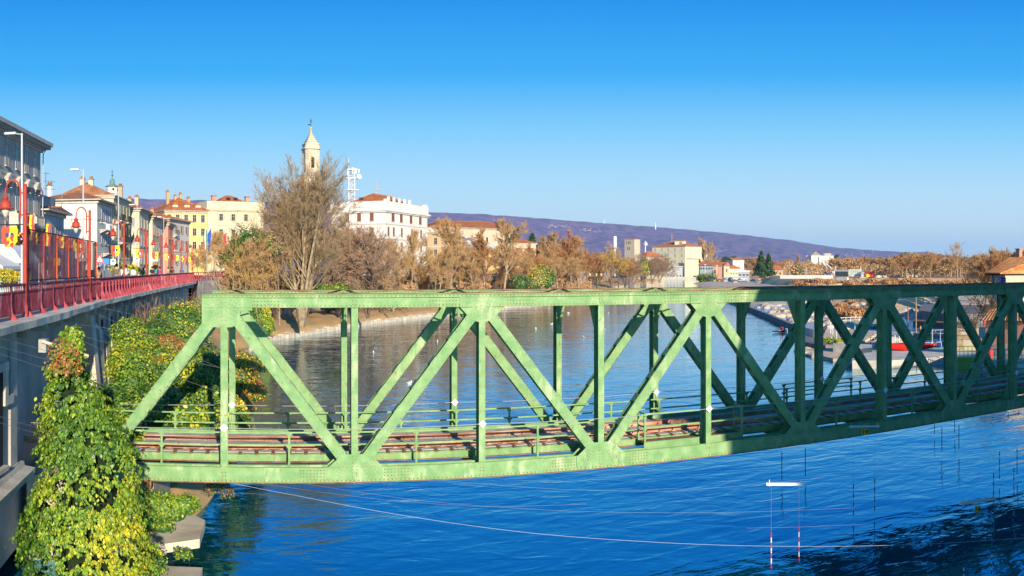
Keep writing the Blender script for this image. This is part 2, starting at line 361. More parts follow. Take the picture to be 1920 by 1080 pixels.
mb = MB(); mb.box((xa, 34.46, 4.20), (xe, 34.48, 4.47)); mb.box((xa, 34.42, 4.472), (xe, 34.50, 4.485)); bpart(mb, 'kerb_girder')
def handrail(y, x0, x1, zs, posts, zfoot, name='handrail'):
    mb = MB()
    for z in zs: mb.bar((x0, y, z), (x1, y, z), .055, .055, (0, 0, 1))
    for x in posts:
        mb.bar((x, y+.03, zfoot), (x, y+.03, zs[0]), .075, .06, (1, 0, 0))
        for z in zs: mb.plate([(x-.16, z), (x+.16, z), (x+.04, z-.15), (x-.04, z-.15)], 'y', y+.035, .012)
    bpart(mb, name)
mids = [bx(i)+PITCH/2 for i in range(-1, IMAX)]
handrail(30.62, xa, 13.4, (5.12, 4.68), [m for m in mids if m < 13], 3.9)
handrail(30.62, 18.9, xe, (5.12, 4.68), [m for m in mids if m > 20], 3.9)
handrail(34.62, xa, xe, (5.14, 4.74), [m for m in mids] + [bx(i)+.02 for i in range(1, IMAX)], 4.3)
# refuge platform on the near side
mb = MB(); mb.box((13.75, 30.46, 4.14), (18.25, 31.1, 4.18), 1); mb.box((13.75, 30.44, 3.98), (18.25, 30.46, 4.20)); mb.box((13.75, 30.40, 4.20), (18.25, 30.50, 4.215))
bpart(mb, 'refuge_platform')
handrail(30.45, 13.75, 18.25, (5.30, 4.78), [13.8, 18.2], 3.95, 'refuge_handrail')
for x in (13.8, 18.2):
    mb = MB()
    for z in (5.30, 4.78): mb.bar((x, 30.45, z), (x, 31.1, z), .05, .05, (0, 0, 1))
    mb.bar((x, 31.1, 4.1), (x, 31.1, 5.3), .06, .06, (0, 1, 0))
    bpart(mb, 'refuge_handrail')
handrail(35.9, 23.9, 28.3, (5.14, 4.74), [23.95, 28.25], 4.1, 'refuge_handrail')
# signal cables with white diamond plates on every second post
for y, z in ((DEF_Y-.07, 5.40), (FAR_Y-.07, 5.42)):
    mb = MB(); pts = []
    for i in range(-2, IMAX, 2):
        for k in range(8):
            t = k/8; pts.append((bx(i)+2*PITCH*t, y, z-.05*4*t*(1-t)))
    mb.tube(pts, .010, 4); bpart(mb, 'signal_cable', ('cable',))
    for i in range(0, IMAX, 2):
        mb = MB(); x = bx(i); s = .15; mb.plate([(x-s, z), (x, z-s), (x+s, z), (x, z+s)], 'y', y-.02, .012); mb.tube([(x, y-.07, z), (x, y+.05, z)], .03, 8)
        bpart(mb, 'insulator_plate', ('white_paint',))
# stone/concrete abutment pier on the left bank with the beam seat below the bridge end
pier = empty('bridge_abutment', (-6, 31, 0), 'stepped concrete abutment pier half hidden by ivy under the left bridge end', 'pier')
mb = MB(); v = lambda px, py, r: P(px, py, r)
mb.plate([(-9.5, 30.9), (-5.0, 29.7), (-2.95, 30.9), (-2.95, 33.2), (-3.4, 33.8), (-9.5, 33.8)], 'z', .85, .33)
mb.v = [tuple(Vector(q)-Vector((-6, 31, 0))) for q in mb.v]; mb.build('pier_ledge', 'pale_concrete', pier, loc=(0, 0, 0))
mb = MB(); mb.plate([(-6.5, 28.4), (-4.3, 27.6), (-2.75, 28.4), (-2.75, 29.9), (-6.5, 29.9)], 'z', .1, .4)
mb.v = [tuple(Vector(q)-Vector((-6, 31, 0))) for q in mb.v]; mb.build('pier_ledge', 'pale_concrete', pier, loc=(0, 0, 0))
mb = MB(); mb.plate([(-9.5, 31.0), (-5.2, 31.0), (-4.7, 31.4), (-4.7, 36.0), (-9.5, 36.0)], 'z', -.8, 4.0)
mb.v = [tuple(Vector(q)-Vector((-6, 31, 0))) for q in mb.v]; mb.build('pier_shaft', 'concrete', pier, loc=(0, 0, 0))
for _y in (30.05, 34.9): mb = MB(); mb.box((xa, _y, 3.2), (-4.6, _y+.4, 3.44)); mb.v = [tuple(Vector(q)-Vector((-6, 31, 0))) for q in mb.v]; mb.build('bearing', 'rust', pier, loc=(0, 0, 0))
beam = MB((-4.6, 29.35, .1)); beam.box((-5.6, 29.2, .10), (-3.9, 29.22, .42)); beam.box((-5.6, 29.1, .42), (-3.8, 29.4, .44)); beam.box((-5.6, 29.1, .08), (-4.1, 29.4, .10)); beam.box((-5.0, 29.16, .44), (-4.9, 29.2, .6))
meta(beam.build('steel_beam', ['bridge_paint']), 'short pale green steel beam lying on the lower pier ledge', 'beam')
# right pier of the bridge in shadow
rp = MB((51, 33, 0)); rp.box((47, 29.5, -1), (56, 36.5, 3.1)); rp.box((46.6, 29.2, 2.7), (56.4, 36.8, 3.15))
meta(rp.build('bridge_pier', 'concrete'), 'dark stone pier under the right end of the bridge', 'pier')
# ================================================================ ground, river, banks, hills
def water_mat(name, base, scale, strength, rough=.04, white=0.0):
    m = bpy.data.materials.new(name); m.use_nodes = True; n, l = m.node_tree.nodes, m.node_tree.links; b = n['Principled BSDF']
    b.inputs['Base Color'].default_value = (*base, 1); b.inputs['Roughness'].default_value = rough; b.inputs['Metallic'].default_value = .86 if not white else .2; b.inputs['IOR'].default_value = 1.6
    tc = n.new('ShaderNodeTexCoord'); mp = n.new('ShaderNodeMapping'); mp.inputs['Scale'].default_value = (.55, 1.0, 1); mp.inputs['Rotation'].default_value = (0, 0, R(-14)); l.new(tc.outputs['Object'], mp.inputs[0])
    acc = None
    for s, w in ((scale, 1.0), (scale*2.7, .22), (scale*.19, 2.2), (scale*.05, 3.0)):
        t = n.new('ShaderNodeTexNoise'); t.inputs['Scale'].default_value = s; t.inputs['Detail'].default_value = 3; t.inputs['Distortion'].default_value = .6; l.new(mp.outputs[0], t.inputs[0])
        q = n.new('ShaderNodeMath'); q.operation = 'MULTIPLY'; q.inputs[1].default_value = w; l.new(t.outputs['Fac'], q.inputs[0])
        if acc is None: acc = q
        else: a = n.new('ShaderNodeMath'); a.operation = 'ADD'; l.new(acc.outputs[0], a.inputs[0]); l.new(q.outputs[0], a.inputs[1]); acc = a
    bp = n.new('ShaderNodeBump'); bp.inputs['Strength'].default_value = strength; bp.inputs['Distance'].default_value = .25
    l.new(acc.outputs[0], bp.inputs['Height']); l.new(bp.outputs[0], b.inputs['Normal'])
    if white:
        t = n.new('ShaderNodeTexNoise'); t.inputs['Scale'].default_value = scale*.9; t.inputs['Detail'].default_value = 8; l.new(mp.outputs[0], t.inputs[0])
        r = n.new('ShaderNodeValToRGB'); r.color_ramp.elements[0].position = .58; r.color_ramp.elements[0].color = (*base, 1); r.color_ramp.elements[1].position = .66; r.color_ramp.elements[1].color = (.75, .8, .85, 1)
        l.new(t.outputs['Fac'], r.inputs[0]); l.new(r.outputs[0], b.inputs['Base Color'])
    MATS[name] = m; return m
water_mat('river_water', (.010, .33, .49), .85, .21); water_mat('rapids_water', (.02, .20, .42), 1.2, .9, .1, 1.0)
mat('soil', (.20, .14, .07), .95, (.12, .09, .05), .3, .5, detail=8); mat('dry_grass', (.42, .26, .09), .95, (.26, .20, .08), .25, .6, detail=9)
mat('gravel', (.80, .62, .42), .95, (.56, .42, .28), .12, .8, detail=10, bscale=1.5); mat('scrub_ground', (.76, .42, .18), .95, (.76, .54, .28), .06, .8, detail=10, bscale=.8)
mat('stone_wall', (.54, .46, .37), .9, (.24, .20, .17), 1.2, .9, detail=10); mat('bank_path', (.62, .36, .14), .95, (.46, .32, .15), .4, .4)
mat('rock_pale', (.66, .56, .43), .9, (.48, .40, .30), .8, .6, detail=9); mat('rock_dark', (.26, .23, .20), .9, (.15, .14, .13), .8, .6, detail=9); mat('rock_tan', (.68, .52, .34), .9, (.46, .34, .22), .5, .7, detail=9)
mat('hazed_forest', (.27, .15, .24), .95, (.11, .08, .16), .012, 0, detail=12); mat('wood_mass', (.30, .18, .09), .95, (.2, .13, .08), .05, .9, detail=10)  # hill woods: violet of the distant haze mixed into the base colour
def sheet(name, pts, z, m, kind='structure'):
    mb = MB(); mb.add([(p[0], p[1], z) for p in pts], [tuple(range(len(pts)))]); return meta(mb.build(name, m, loc=(0, 0, 0)), kind=kind)
def disc(r, n=48): return [(r*math.cos(2*math.pi*k/n), r*math.sin(2*math.pi*k/n)) for k in range(n)]
sheet('ground', disc(16000), -1.2, 'soil')
sheet('river', [(-140, -160), (420, -160), (520, 250), (640, 700), (560, 960), (330, 960), (150, 620), (-60, 300), (-60, 130)][::1], 0.0, 'river_water')
# left bank ribbon: wall line, foot of slope, water edge
STA = [((-9.2, 31), (-4.6, 31)), ((-9.4, 34), (-4.4, 34)), ((-9.9, 45), (-3.4, 40)), ((-10.5, 62), (-1.6, 57)), ((-10.9, 85), (-3.2, 80)), ((-11.4, 112), (-6.5, 112)), ((-4.5, 141), (-2.2, 128)), ((10, 178), (18.3, 168)),
       ((33, 216), (41.4, 203)), ((76, 272), (82, 254)), ((108, 345), (122, 338)), ((196, 500), (210, 488)), ((232, 575), (240, 560)), ((300, 760), (306, 745))]
def lerp(a, b, t): return a + (b-a)*t
rows = []
for k in range(len(STA)-1):
    for q in range(8):
        t = q/8; w = [lerp(STA[k][0][j], STA[k+1][0][j], t) for j in (0, 1)]; e = [lerp(STA[k][1][j], STA[k+1][1][j], t) for j in (0, 1)]; rows.append((w, e))
rows.append(STA[-1])
T = np.linspace(-.06, 1.04, 14); X = np.zeros((len(rows), 14)); Y = X.copy(); Zs = X.copy()
for k, (w, e) in enumerate(rows):
    far = min(1, max(0, (w[1]-100)/40))
    for j, t in enumerate(T):
        X[k, j] = lerp(w[0], e[0], t); Y[k, j] = lerp(w[1], e[1], t)
        prof = np.interp(t, [-.06, 0, .5, .92, .97, 1.04], [2.6, 2.6, 2.0, 1.1, .55, -.7]) + .25*math.sin(k*1.3+j*2.1)*(.1 < t < .9)
        Zs[k, j] = prof if True else 0
o = link('left_bank', grid_mesh('left_bank', X, Y, Zs, ['bank_path'])); meta(o, kind='structure')
# light edging stones along the water
em = MB()
for k in range(44, len(rows)-16):
    (w, e), (w2, e2) = rows[k], rows[k+1]; n = 7
    for q in range(n):
        t = q/n; x, y = lerp(e[0], e2[0], t), lerp(e[1], e2[1], t); L = math.dist(e, e2)/n*.96; a = math.atan2(e2[1]-e[1], e2[0]-e[0]) + random.uniform(-.12, .12)
        ca, sa = math.cos(a), math.sin(a); hh = random.uniform(.5, .85); ww = random.uniform(.9, 1.5)
        c = [(-L/2, -ww/2), (L/2, -ww/2), (L/2, ww/2), (-L/2, ww/2)]
        pts = [(x+ca*u-sa*v_-.25, y+sa*u+ca*v_, -.3) for u, v_ in c] + [(x+ca*u*.85-sa*v_*.8-.25+random.uniform(-.1, .1), y+sa*u*.85+ca*v_*.8, hh+random.uniform(-.12, .12)) for u, v_ in c]
        em.add(pts, [(4,5,6,7),(0,1,5,4),(1,2,6,5),(2,3,7,6),(3,0,4,7)])
meta(em.build('edging_stones', 'rock_pale', loc=(0, 0, 0)), 'row of pale boulders edging the left river bank', 'stones', kind='stuff')
# quay wall of rough stone from the promenade end along the river, behind the bank path
def wallrun(name, pts, z0, z1, th, m, label, cat, cap=None, seg=1.6, rough=.10):
    P_, off = [], 0
    rws = []
    for k in range(len(pts)-1):
        n = max(1, int(math.dist(pts[k], pts[k+1])/seg))
        for q in range(n): t = q/n; rws.append((lerp(pts[k][0], pts[k+1][0], t), lerp(pts[k][1], pts[k+1][1], t)))
    rws.append(pts[-1]); A = np.array(rws); tn = np.gradient(A, axis=0); tn /= np.linalg.norm(tn, axis=1)[:, None]; nn = np.stack([tn[:, 1], -tn[:, 0]], 1)
    nz = max(2, int((z1-z0)/1.0)); zz = np.linspace(z0, z1, nz+1)
    X = np.repeat(A[:, :1] + nn[:, :1]*th/2, nz+1, 1); Y = np.repeat(A[:, 1:] + nn[:, 1:]*th/2, nz+1, 1); Zz = np.repeat(zz[None], len(A), 0)
    j = rng.normal(size=X.shape)*rough; X = X + nn[:, :1]*j; Y = Y + nn[:, 1:]*j
    X = np.concatenate([X, (A[:, :1]-nn[:, :1]*th/2), (A[:, :1]-nn[:, :1]*th/2)], 1); Y = np.concatenate([Y, (A[:, 1:]-nn[:, 1:]*th/2), (A[:, 1:]-nn[:, 1:]*th/2)], 1)
    Zz = np.concatenate([Zz, np.full((len(A), 1), z1), np.full((len(A), 1), z0)], 1)
    o = link(name, grid_mesh(name, X, Y, Zz, [m], smooth=False)); meta(o, label, cat); return o
wallrun('quay_wall', [STA[k][0] for k in range(5, 14)], 1.5, 9.3, .8, 'stone_wall', 'rough grey stone quay wall behind the path on the left bank', 'wall')
# town level behind the promenade
town = [(-9.6, -30), (-8.6, 10), (-9.15, 27), (-10.2, 45), (-11.0, 80), (-11.8, 112)] + [(s[0][0]-.3, s[0][1]) for s in STA[6:]] + [(300, 1500), (-900, 1500), (-900, -30)]
sheet('town_ground', town, 9.28, 'paving')
sheet('street', [(-14.5, -30), (-13.6, 27), (-14.6, 45), (-15.4, 80), (-16, 112), (-14, 150), (-17, 190), (-21, 190), (-21, 60), (-24, -30)], 9.285, 'asphalt')
# far plain
sheet('far_plain', [(-900, 1480), (300, 1480), D(1236, 940), D(1310, 850), D(1345, 700), D(1420, 620), D(1560, 560), D(1700, 520), D(1950, 470), D(2300, 470), (15500, 1500), (9000, 11000), (0, 15500), (-9000, 11000)], 1.2, 'scrub_ground')
# right bank: gravel fan, scrub, rock flats
def bump_sheet(name, px_r, m, z, amp, seed, step=4.0, skirt=True):
    # land inside an outline given by (azimuth column, distance)
    poly = np.array([D(a, r) for a, r in px_r]); x0, y0 = poly.min(0); x1, y1 = poly.max(0)
    gx = np.arange(x0-step, x1+step, step); gy = np.arange(y0-step, y1+step, step); X, Y = np.meshgrid(gx, gy)
    ins = np.zeros(X.shape, bool); n = len(poly); dmin = np.full(X.shape, 1e9)
    for i in range(n):
        (ax, ay), (bx_, by) = poly[i], poly[(i+1) % n]
        c = ((ay > Y) != (by > Y)) & (X < (bx_-ax)*(Y-ay)/((by-ay) or 1e-9)+ax); ins ^= c
        L2 = (bx_-ax)**2+(by-ay)**2; t = np.clip(((X-ax)*(bx_-ax)+(Y-ay)*(by-ay))/L2, 0, 1); dmin = np.minimum(dmin, np.hypot(X-ax-t*(bx_-ax), Y-ay-t*(by-ay)))
    sd = np.where(ins, dmin, -dmin); Q = np.stack([X.ravel()/step*.45, Y.ravel()/step*.45, np.zeros(X.size)], 1)
    nz = vnoise(Q, seed).reshape(X.shape)
    H = np.clip(sd/(step*1.3), -1, 1)*z + nz*amp*np.clip(sd/(step*1.5)+.4, 0, 1)
    H = np.where(sd < -step*1.2, -1.0, H)
    return meta(link(name, grid_mesh(name, X, Y, H, [m])), kind='structure')
bump_sheet('gravel_bank', [(1300, 640), (1330, 430), (1352, 330), (1372, 262), (1400, 230), (1560, 215), (1950, 250), (2100, 330), (2100, 520), (1500, 640), (1380, 760)], 'gravel', 1.0, .35, 3, 7)
bump_sheet('scrub_bank', [(1420, 380), (1560, 215), (1590, 185), (1640, 175), (1700, 190), (1745, 200), (1760, 230), (1800, 290), (1900, 320), (2050, 380), (2050, 560), (1450, 560)], 'scrub_ground', 1.7, .7, 5, 6)
bump_sheet('rapids_bed', [(1385, 262), (1420, 215), (1455, 180), (1490, 152), (1540, 150), (1600, 150), (1640, 175), (1560, 230), (1480, 270)], 'rock_tan', .45, .38, 8, 1.6)
# the weir: dark stepped sill between the pool and the rapids
wallrun('weir', [D(1349, 322), D(1385, 254), D(1400, 228), D(1440, 188), D(1480, 157), D(1500, 147)], -.8, .95, 1.2, 'rock_dark', 'long dark stone weir sill between the calm pool and the rapids', 'weir', seg=2)
# hills
sky_line = [(-300, 360), (230, 372), (330, 374), (560, 380), (785, 397), (900, 401), (1000, 408), (1100, 416), (1170, 421), (1250, 427), (1330, 434), (1400, 441), (1440, 446), (1480, 450), (1560, 463), (1620, 468), (1700, 473), (1740, 472), (1780, 480), (1830, 484), (1900, 486), (2300, 488)]
az = np.linspace(-600, 2500, 640); rr = np.linspace(0, 1, 60)
AZ, RR = np.meshgrid(az, rr); crest = np.interp(AZ, [p[0] for p in sky_line], [p[1] for p in sky_line]); rc = np.interp(AZ, [0, 900, 1500, 1700, 2200], [5200, 6000, 7600, 9000, 10500])
dist = rc*(.70+.42*RR); hcrest = EZ + (HY-crest)/F*rc
prof = np.interp(RR, [0, .1, .35, .714, .85, 1], [0, .06, .42, 1.0, .96, .7])
QQ = np.stack([AZ.ravel()*.022, RR.ravel()*1.2, dist.ravel()*0], 1); nz1 = vnoise(QQ, 11).reshape(AZ.shape); nz2 = vnoise(QQ*4.2, 12).reshape(AZ.shape)
prof2 = prof + (nz1*.09+nz2*.035)*np.clip(1-abs(RR-.35)/.36, 0, 1) ; hh = 1.0 + (hcrest-1)*prof2 + vnoise(QQ*9, 13).reshape(AZ.shape)*3.0*(prof > .05)
A_ = (AZ-CX)/F; o = link('hills', grid_mesh('hills', dist*np.sin(A_), dist*np.cos(A_), hh, ['hazed_forest'])); meta(o, kind='structure')

# thin winter air; the hill colour itself already holds part of the violet haze
hz = bpy.data.materials.new('haze_air'); hz.use_nodes = True; n, l = hz.node_tree.nodes, hz.node_tree.links; n.remove(n['Principled BSDF'])
pv_ = n.new('ShaderNodeVolumePrincipled'); pv_.inputs['Color'].default_value = (.30, .62, 1.0, 1); pv_.inputs['Density'].default_value = 6e-5; pv_.inputs['Anisotropy'].default_value = 0.0
l.new(pv_.outputs[0], n['Material Output'].inputs['Volume']); MATS['haze_air'] = hz
mb = MB(); mb.box((-16500, -16500, -2.2), (16500, 16500, 640)); meta(mb.build('haze', 'haze_air', loc=(0, 0, 0)), kind='stuff')
# ================================================================ promenade on the left: wall, slab, railing, lamps, banners
RL = [(-7.35, -4), (-7.9, 8), (-8.74, 25.66), (-9.87, 44.9), (-10.75, 75), (-11.4, 112)]
def rail_at(px, off=0.0):
    t = math.tan((px-CX)/F)
    for (x0, y0), (x1, y1) in zip(RL, RL[1:]):
        den = (x1-x0) - t*(y1-y0)
        s = (t*y0 - x0)/den if den else -1
        if 0 <= s <= 1 and y0+s*(y1-y0) > 5: return Vector((x0+s*(x1-x0)+off, y0+s*(y1-y0), 9.28))
    return Vector((RL[-1][0]+off, RL[-1][1], 9.28))
def rail_pts(y0, y1, step, off=0.0):
    out, y = [], y0
    while y <= y1+1e-6:
        for (xa_, ya_), (xb_, yb_) in zip(RL, RL[1:]):
            if ya_ <= y <= yb_: out.append(Vector((xa_+(xb_-xa_)*(y-ya_)/(yb_-ya_)+off, y, 9.28))); break
        y += step
    return out
# slab edge with broken lip
pts = rail_pts(6, 112, 1.0); mb = MB(); vs = []
for p in pts:
    j = random.uniform(-.05, .05); o = .33 + (.30 if p.y < 36 else max(0, .30-.03*(p.y-36)))+j
    vs += [(p.x-1.2, p.y, 9.02), (p.x+o, p.y, 9.0+random.uniform(-.04, .03)), (p.x+o, p.y, 9.24), (p.x+o-.06, p.y, 9.275), (p.x-1.2, p.y, 9.275)]
fs = []
for i in range(len(pts)-1):
    for k in range(5): fs.append((i*5+k, i*5+(k+1) % 5, (i+1)*5+(k+1) % 5, (i+1)*5+k))
mb.add(vs, fs); mb.build('promenade_slab', 'pale_concrete', loc=(0, 0, 0)); meta(bpy.data.objects['promenade_slab'], 'weathered concrete edge slab carrying the pink railing of the promenade', 'slab')
# embankment wall below with dark openings and buttresses
emb = empty('embankment_wall', (-10, 28, 2), 'tall blue grey plastered embankment wall below the pink railing', 'wall')
eo = Vector((-10, 28, 2))
def epart(mb, name, mats): mb.v = [tuple(Vector(q)-eo) for q in mb.v]; return mb.build(name, mats, emb, loc=(0, 0, 0))
pts = rail_pts(28, 112, 2.0, -.75); mb = MB()
for a, b in zip(pts, pts[1:]): mb.add([(a.x, a.y, .5), (b.x, b.y, .5), (b.x, b.y, 9.0), (a.x, a.y, 9.0)], [(0, 1, 2, 3)])
a, b = pts[0], pts[-1]; mb.box((a.x-2.5, a.y-.3, .5), (a.x+.02, a.y, 9.0)); epart(mb, 'wall_face', ['grey_stucco'])
for p in rail_pts(29, 110, 3.0, -.7): mb = MB(); mb.box((p.x, p.y-.12, 8.55), (p.x+.85, p.y+.12, 9.0)); epart(mb, 'corbel', ['grey_stucco'])
for k, p in enumerate(rail_pts(50, 108, 3.4, -.75)):
    mb = MB(); mb.box((p.x, p.y, 5.9 if k % 2 else 5.2), (p.x+.035, p.y+.9, 7.9)); epart(mb, 'opening', ['dark_void'])
    mb = MB(); mb.box((p.x, p.y-1.25, 3.0), (p.x+.22, p.y-.65, 8.3)); epart(mb, 'pilaster', ['pale_concrete'])
def buttress(px, base_y, ztop, wtop, wbot, depth, zb):
    p = rail_at(px, -.7); mb = MB(); x, y = p.x, p.y
    mb.add([(x-.25, y, zb), (x+wbot, y, zb), (x+wbot, y+.9, zb), (x-.25, y+.9, zb), (x-.05, y, ztop), (x+wtop, y, ztop-.5), (x+wtop, y+.9, ztop-.5), (x-.05, y+.9, ztop)],
           [(3,2,1,0),(4,5,6,7),(0,1,5,4),(1,2,6,5),(2,3,7,6),(3,0,4,7)]); epart(mb, 'buttress', ['pale_concrete'])
buttress(176, 725, 8.9, .55, 1.0, 1, 3.5); buttress(193, 700, 8.0, .5, .75, 1, 3.5); buttress(207, 0, 7.0, .45, .7, 1, 3.5); buttress(219, 0, 7.0, .4, .7, 1, 3.5); buttress(231, 0, 7.2, .4, .7, 1, 3.5)
for k, px in enumerate((262, 275, 286, 296, 305)): buttress(px, 0, 7.2, .5, .9, 1, 2.5)
# the house wall below street level at the far left
hb = empty('riverside_house', (-8.2, 20, 3), 'grey plastered house side with pilasters below the promenade slab at the left edge', 'house'); ho = Vector((-8.2, 20, 3))
def hpart(mb, name, mats): mb.v = [tuple(Vector(q)-ho) for q in mb.v]; return mb.build(name, mats, hb, loc=(0, 0, 0))
def hx(y): return -7.9 - .84*(y-8)/17.66 + .02
mb = MB(); mb.add([(hx(10), 10, 4.2), (hx(27.6), 27.6, 4.2), (hx(27.6), 27.6, 9.0), (hx(10), 10, 9.0), (hx(10)-5, 10, 4.2), (hx(27.6)-5, 27.6, 4.2), (hx(27.6)-5, 27.6, 9.0), (hx(10)-5, 10, 9.0)], [(0,1,2,3),(1,5,6,2),(4,0,3,7),(0,4,5,1),(3,2,6,7)]); hpart(mb, 'wall', ['grey_stucco'])
for y in (13, 18.0, 22.9, 26.9):
    mb = MB(); mb.box((hx(y)-.2, y-.35, 4.45), (hx(y)+.10, y+.35, 8.6)); mb.box((hx(y)-.2, y-.45, 4.2), (hx(y)+.16, y+.45, 4.5)); hpart(mb, 'pilaster', ['grey_stucco'])
for y in (15.5, 20.5, 25.1):
    mb = MB(); x = hx(y); mb.box((x-.2, y-.62, 4.75), (x+.03, y+.62, 7.75)); hpart(mb, 'window', ['dark_void'])
    mb = MB(); x = hx(y)+.03
    mb.box((x-.1, y-.95, 7.75), (x+.10, y+.95, 8.02)); mb.box((x-.1, y-.95, 6.9), (x+.08, y-.62, 7.75)); mb.box((x-.1, y+.62, 6.9), (x+.08, y+.95, 7.75)); mb.box((x-.1, y-1.5, 6.62), (x+.08, y-.62, 6.9)); mb.box((x-.1, y+.62, 6.62), (x+.08, y+1.5, 6.9)); mb.box((x-.1, y-.7, 4.62), (x+.18, y+.7, 4.75)); mb.box((x-.05, y-.03, 4.75), (x+.02, y+.03, 7.75))
    hpart(mb, 'window_surround', ['trim_stone'])
mb = MB(); mb.plate([(0, 3.75), (.55, 4.0), (.62, 4.25), (.25, 4.3), (.2, 4.45), (-.3, 4.45), (-.3, 3.75)], 'y', 0, 1)
mb2 = MB()
for q in mb.v: t = q[1]; y = lerp(10, 27.8, t); mb2.v.append((hx(y)+q[0], y, q[2]))
mb2.f, mb2.m = mb.f, mb.m; hpart(mb2, 'base_cornice', ['trim_stone'])
mb = MB(); mb.box((-8.25, 28.3, 8.1), (-7.98, 28.7, 8.55)); meta(mb.build('utility_box', 'grey_stucco'), 'small grey metal box hanging under the slab by the house corner', 'box')
mb = MB(); mb.tube([(-8.1, 28.2, 8.5), (-6.55, 28.6, 7.98)], .06, 8); meta(mb.build('drain_pipe', 'pale_concrete'), 'pale pipe sticking out below the slab above the ivy', 'pipe')
# ---- railing near section: thin balusters and scroll band
rn = empty('promenade_railing', (-9, 25, 9.28), 'pink iron railing with thin balusters and a scroll band beside the red screens', 'railing'); ro = Vector((-9, 25, 9.28))
def rpart(root, ro_, mb, name, mats): mb.v = [tuple(Vector(q)-ro_) for q in mb.v]; return mb.build(name, mats, root, loc=(0, 0, 0))
pa = rail_pts(7, 46, .5)
for z, n, t in ((10.44, 'top_rail', .06), (10.18, 'middle_rail', .04), (9.45, 'bottom_rail', .05), (9.36, 'bottom_rail', .03)):
    mb = MB()
    for a, b in zip(pa, pa[1:]): mb.bar((a.x, a.y, z), (b.x, b.y, z), t, t, (0, 0, 1))
    rpart(rn, ro, mb, n, ['pink_rail'])
mb = MB()
for p in rail_pts(7, 46, .105): mb.box((p.x-.012, p.y-.012, 9.45), (p.x+.012, p.y+.012, 10.18))
rpart(rn, ro, mb, 'balusters', ['pink_rail'])['kind'] = 'stuff'
mb = MB()
for k, p in enumerate(rail_pts(7, 46, .26)):
    c = [(p.x, p.y+.10*math.cos(a), 10.31+.10*math.sin(a)) for a in np.linspace(0, 5.3, 9)]; mb.tube(c, .014, 4); mb.box((p.x-.012, p.y+.11, 10.18), (p.x+.012, p.y+.14, 10.44))
rpart(rn, ro, mb, 'scroll_band', ['pink_rail'])
for p in rail_pts(9, 45, 2.25):
    mb = MB(); mb.box((p.x-.03, p.y-.04, 9.27), (p.x+.03, p.y+.04, 10.44)); mb.plate([(p.x, 9.9), (p.x+.07, 9.5), (p.x+.26, 9.27), (p.x, 9.27)], 'y', p.y-.02, .04); rpart(rn, ro, mb, 'post', ['pink_rail'])
rf = empty('promenade_railing', (-11, 78, 9.28), 'pink railing with broad flat uprights running away behind the pedestrians', 'railing'); fo = Vector((-11, 78, 9.28))
pa = rail_pts(46, 112, 1.0)
for z, t in ((10.44, .07), (10.18, .05), (9.42, .06)):
    mb = MB()
    for a, b in zip(pa, pa[1:]): mb.bar((a.x, a.y, z), (b.x, b.y, z), t, t, (0, 0, 1))
    rpart(rf, fo, mb, 'rail', ['pink_rail'])
mb = MB()
for p in rail_pts(46, 112, .16): mb.box((p.x-.012, p.y-.015, 9.42), (p.x+.012, p.y+.015, 10.44))
rpart(rf, fo, mb, 'balusters', ['pink_rail'])['kind'] = 'stuff'
for p in rail_pts(46.5, 111.9, 1.15):
    mb = MB(); mb.box((p.x+.02, p.y-.10, 9.25), (p.x+.12, p.y+.10, 10.25)); mb.plate([(p.x+.12, 9.75), (p.x+.34, 9.25), (p.x+.12, 9.25)], 'y', p.y-.06, .12); rpart(rf, fo, mb, 'upright', ['pink_rail'])
# ---- red screens on the railing
m = bpy.data.materials.new('screen_mesh'); m.use_nodes = True; n, l = m.node_tree.nodes, m.node_tree.links
tr = n.new('ShaderNodeBsdfTransparent'); mx = n.new('ShaderNodeMixShader'); b = n['Principled BSDF']; b.inputs['Base Color'].default_value = (.58, .06, .035, 1); b.inputs['Roughness'].default_value = .5
tc = n.new('ShaderNodeTexCoord'); ns = n.new('ShaderNodeTexNoise'); ns.inputs['Scale'].default_value = .9; mp = n.new('ShaderNodeMapping'); mp.inputs['Scale'].default_value = (1, 2.2, .5); l.new(tc.outputs['Object'], mp.inputs[0]); l.new(mp.outputs[0], ns.inputs[0])
rp_ = n.new('ShaderNodeMapRange'); rp_.inputs[1].default_value = .4; rp_.inputs[2].default_value = .6; rp_.inputs[3].default_value = .50; rp_.inputs[4].default_value = .93; l.new(ns.outputs['Fac'], rp_.inputs[0])
l.new(rp_.outputs[0], mx.inputs[0]); l.new(tr.outputs[0], mx.inputs[1]); l.new(b.outputs[0], mx.inputs[2]); l.new(mx.outputs[0], n['Material Output'].inputs[0]); MATS['screen_mesh'] = m
scr = empty('red_screen', rail_at(120, -.12), 'row of tall see-through red mesh screens between orange posts on the railing', 'screen'); so = Vector(scr.location)
def spart(mb, name, mats): mb.v = [tuple(Vector(q)-so) for q in mb.v]; return mb.build(name, mats, scr, loc=(0, 0, 0))
cols = [58, 87, 111, 133, 150, 169, 184]; sp = [rail_at(c, -.12) for c in cols]
for k, p in enumerate(sp):
    mb = MB(); mb.tube([(p.x, p.y, 9.28), (p.x, p.y, 12.42)], .05 if k % 2 == 0 else .035, 8); mb.lathe((p.x, p.y, 12.2), [(.04, 0), (.10, .05), (.11, .12), (.04, .22)], 8) if k in (0, 2, 4, 6) else None
    if k == 0: mb.lathe((p.x, p.y, 10.9), [(.06, 0), (.10, .04), (.10, .08), (.05, .14)], 8)
    spart(mb, 'screen_post', ['orange_paint' if k else 'red_paint'])
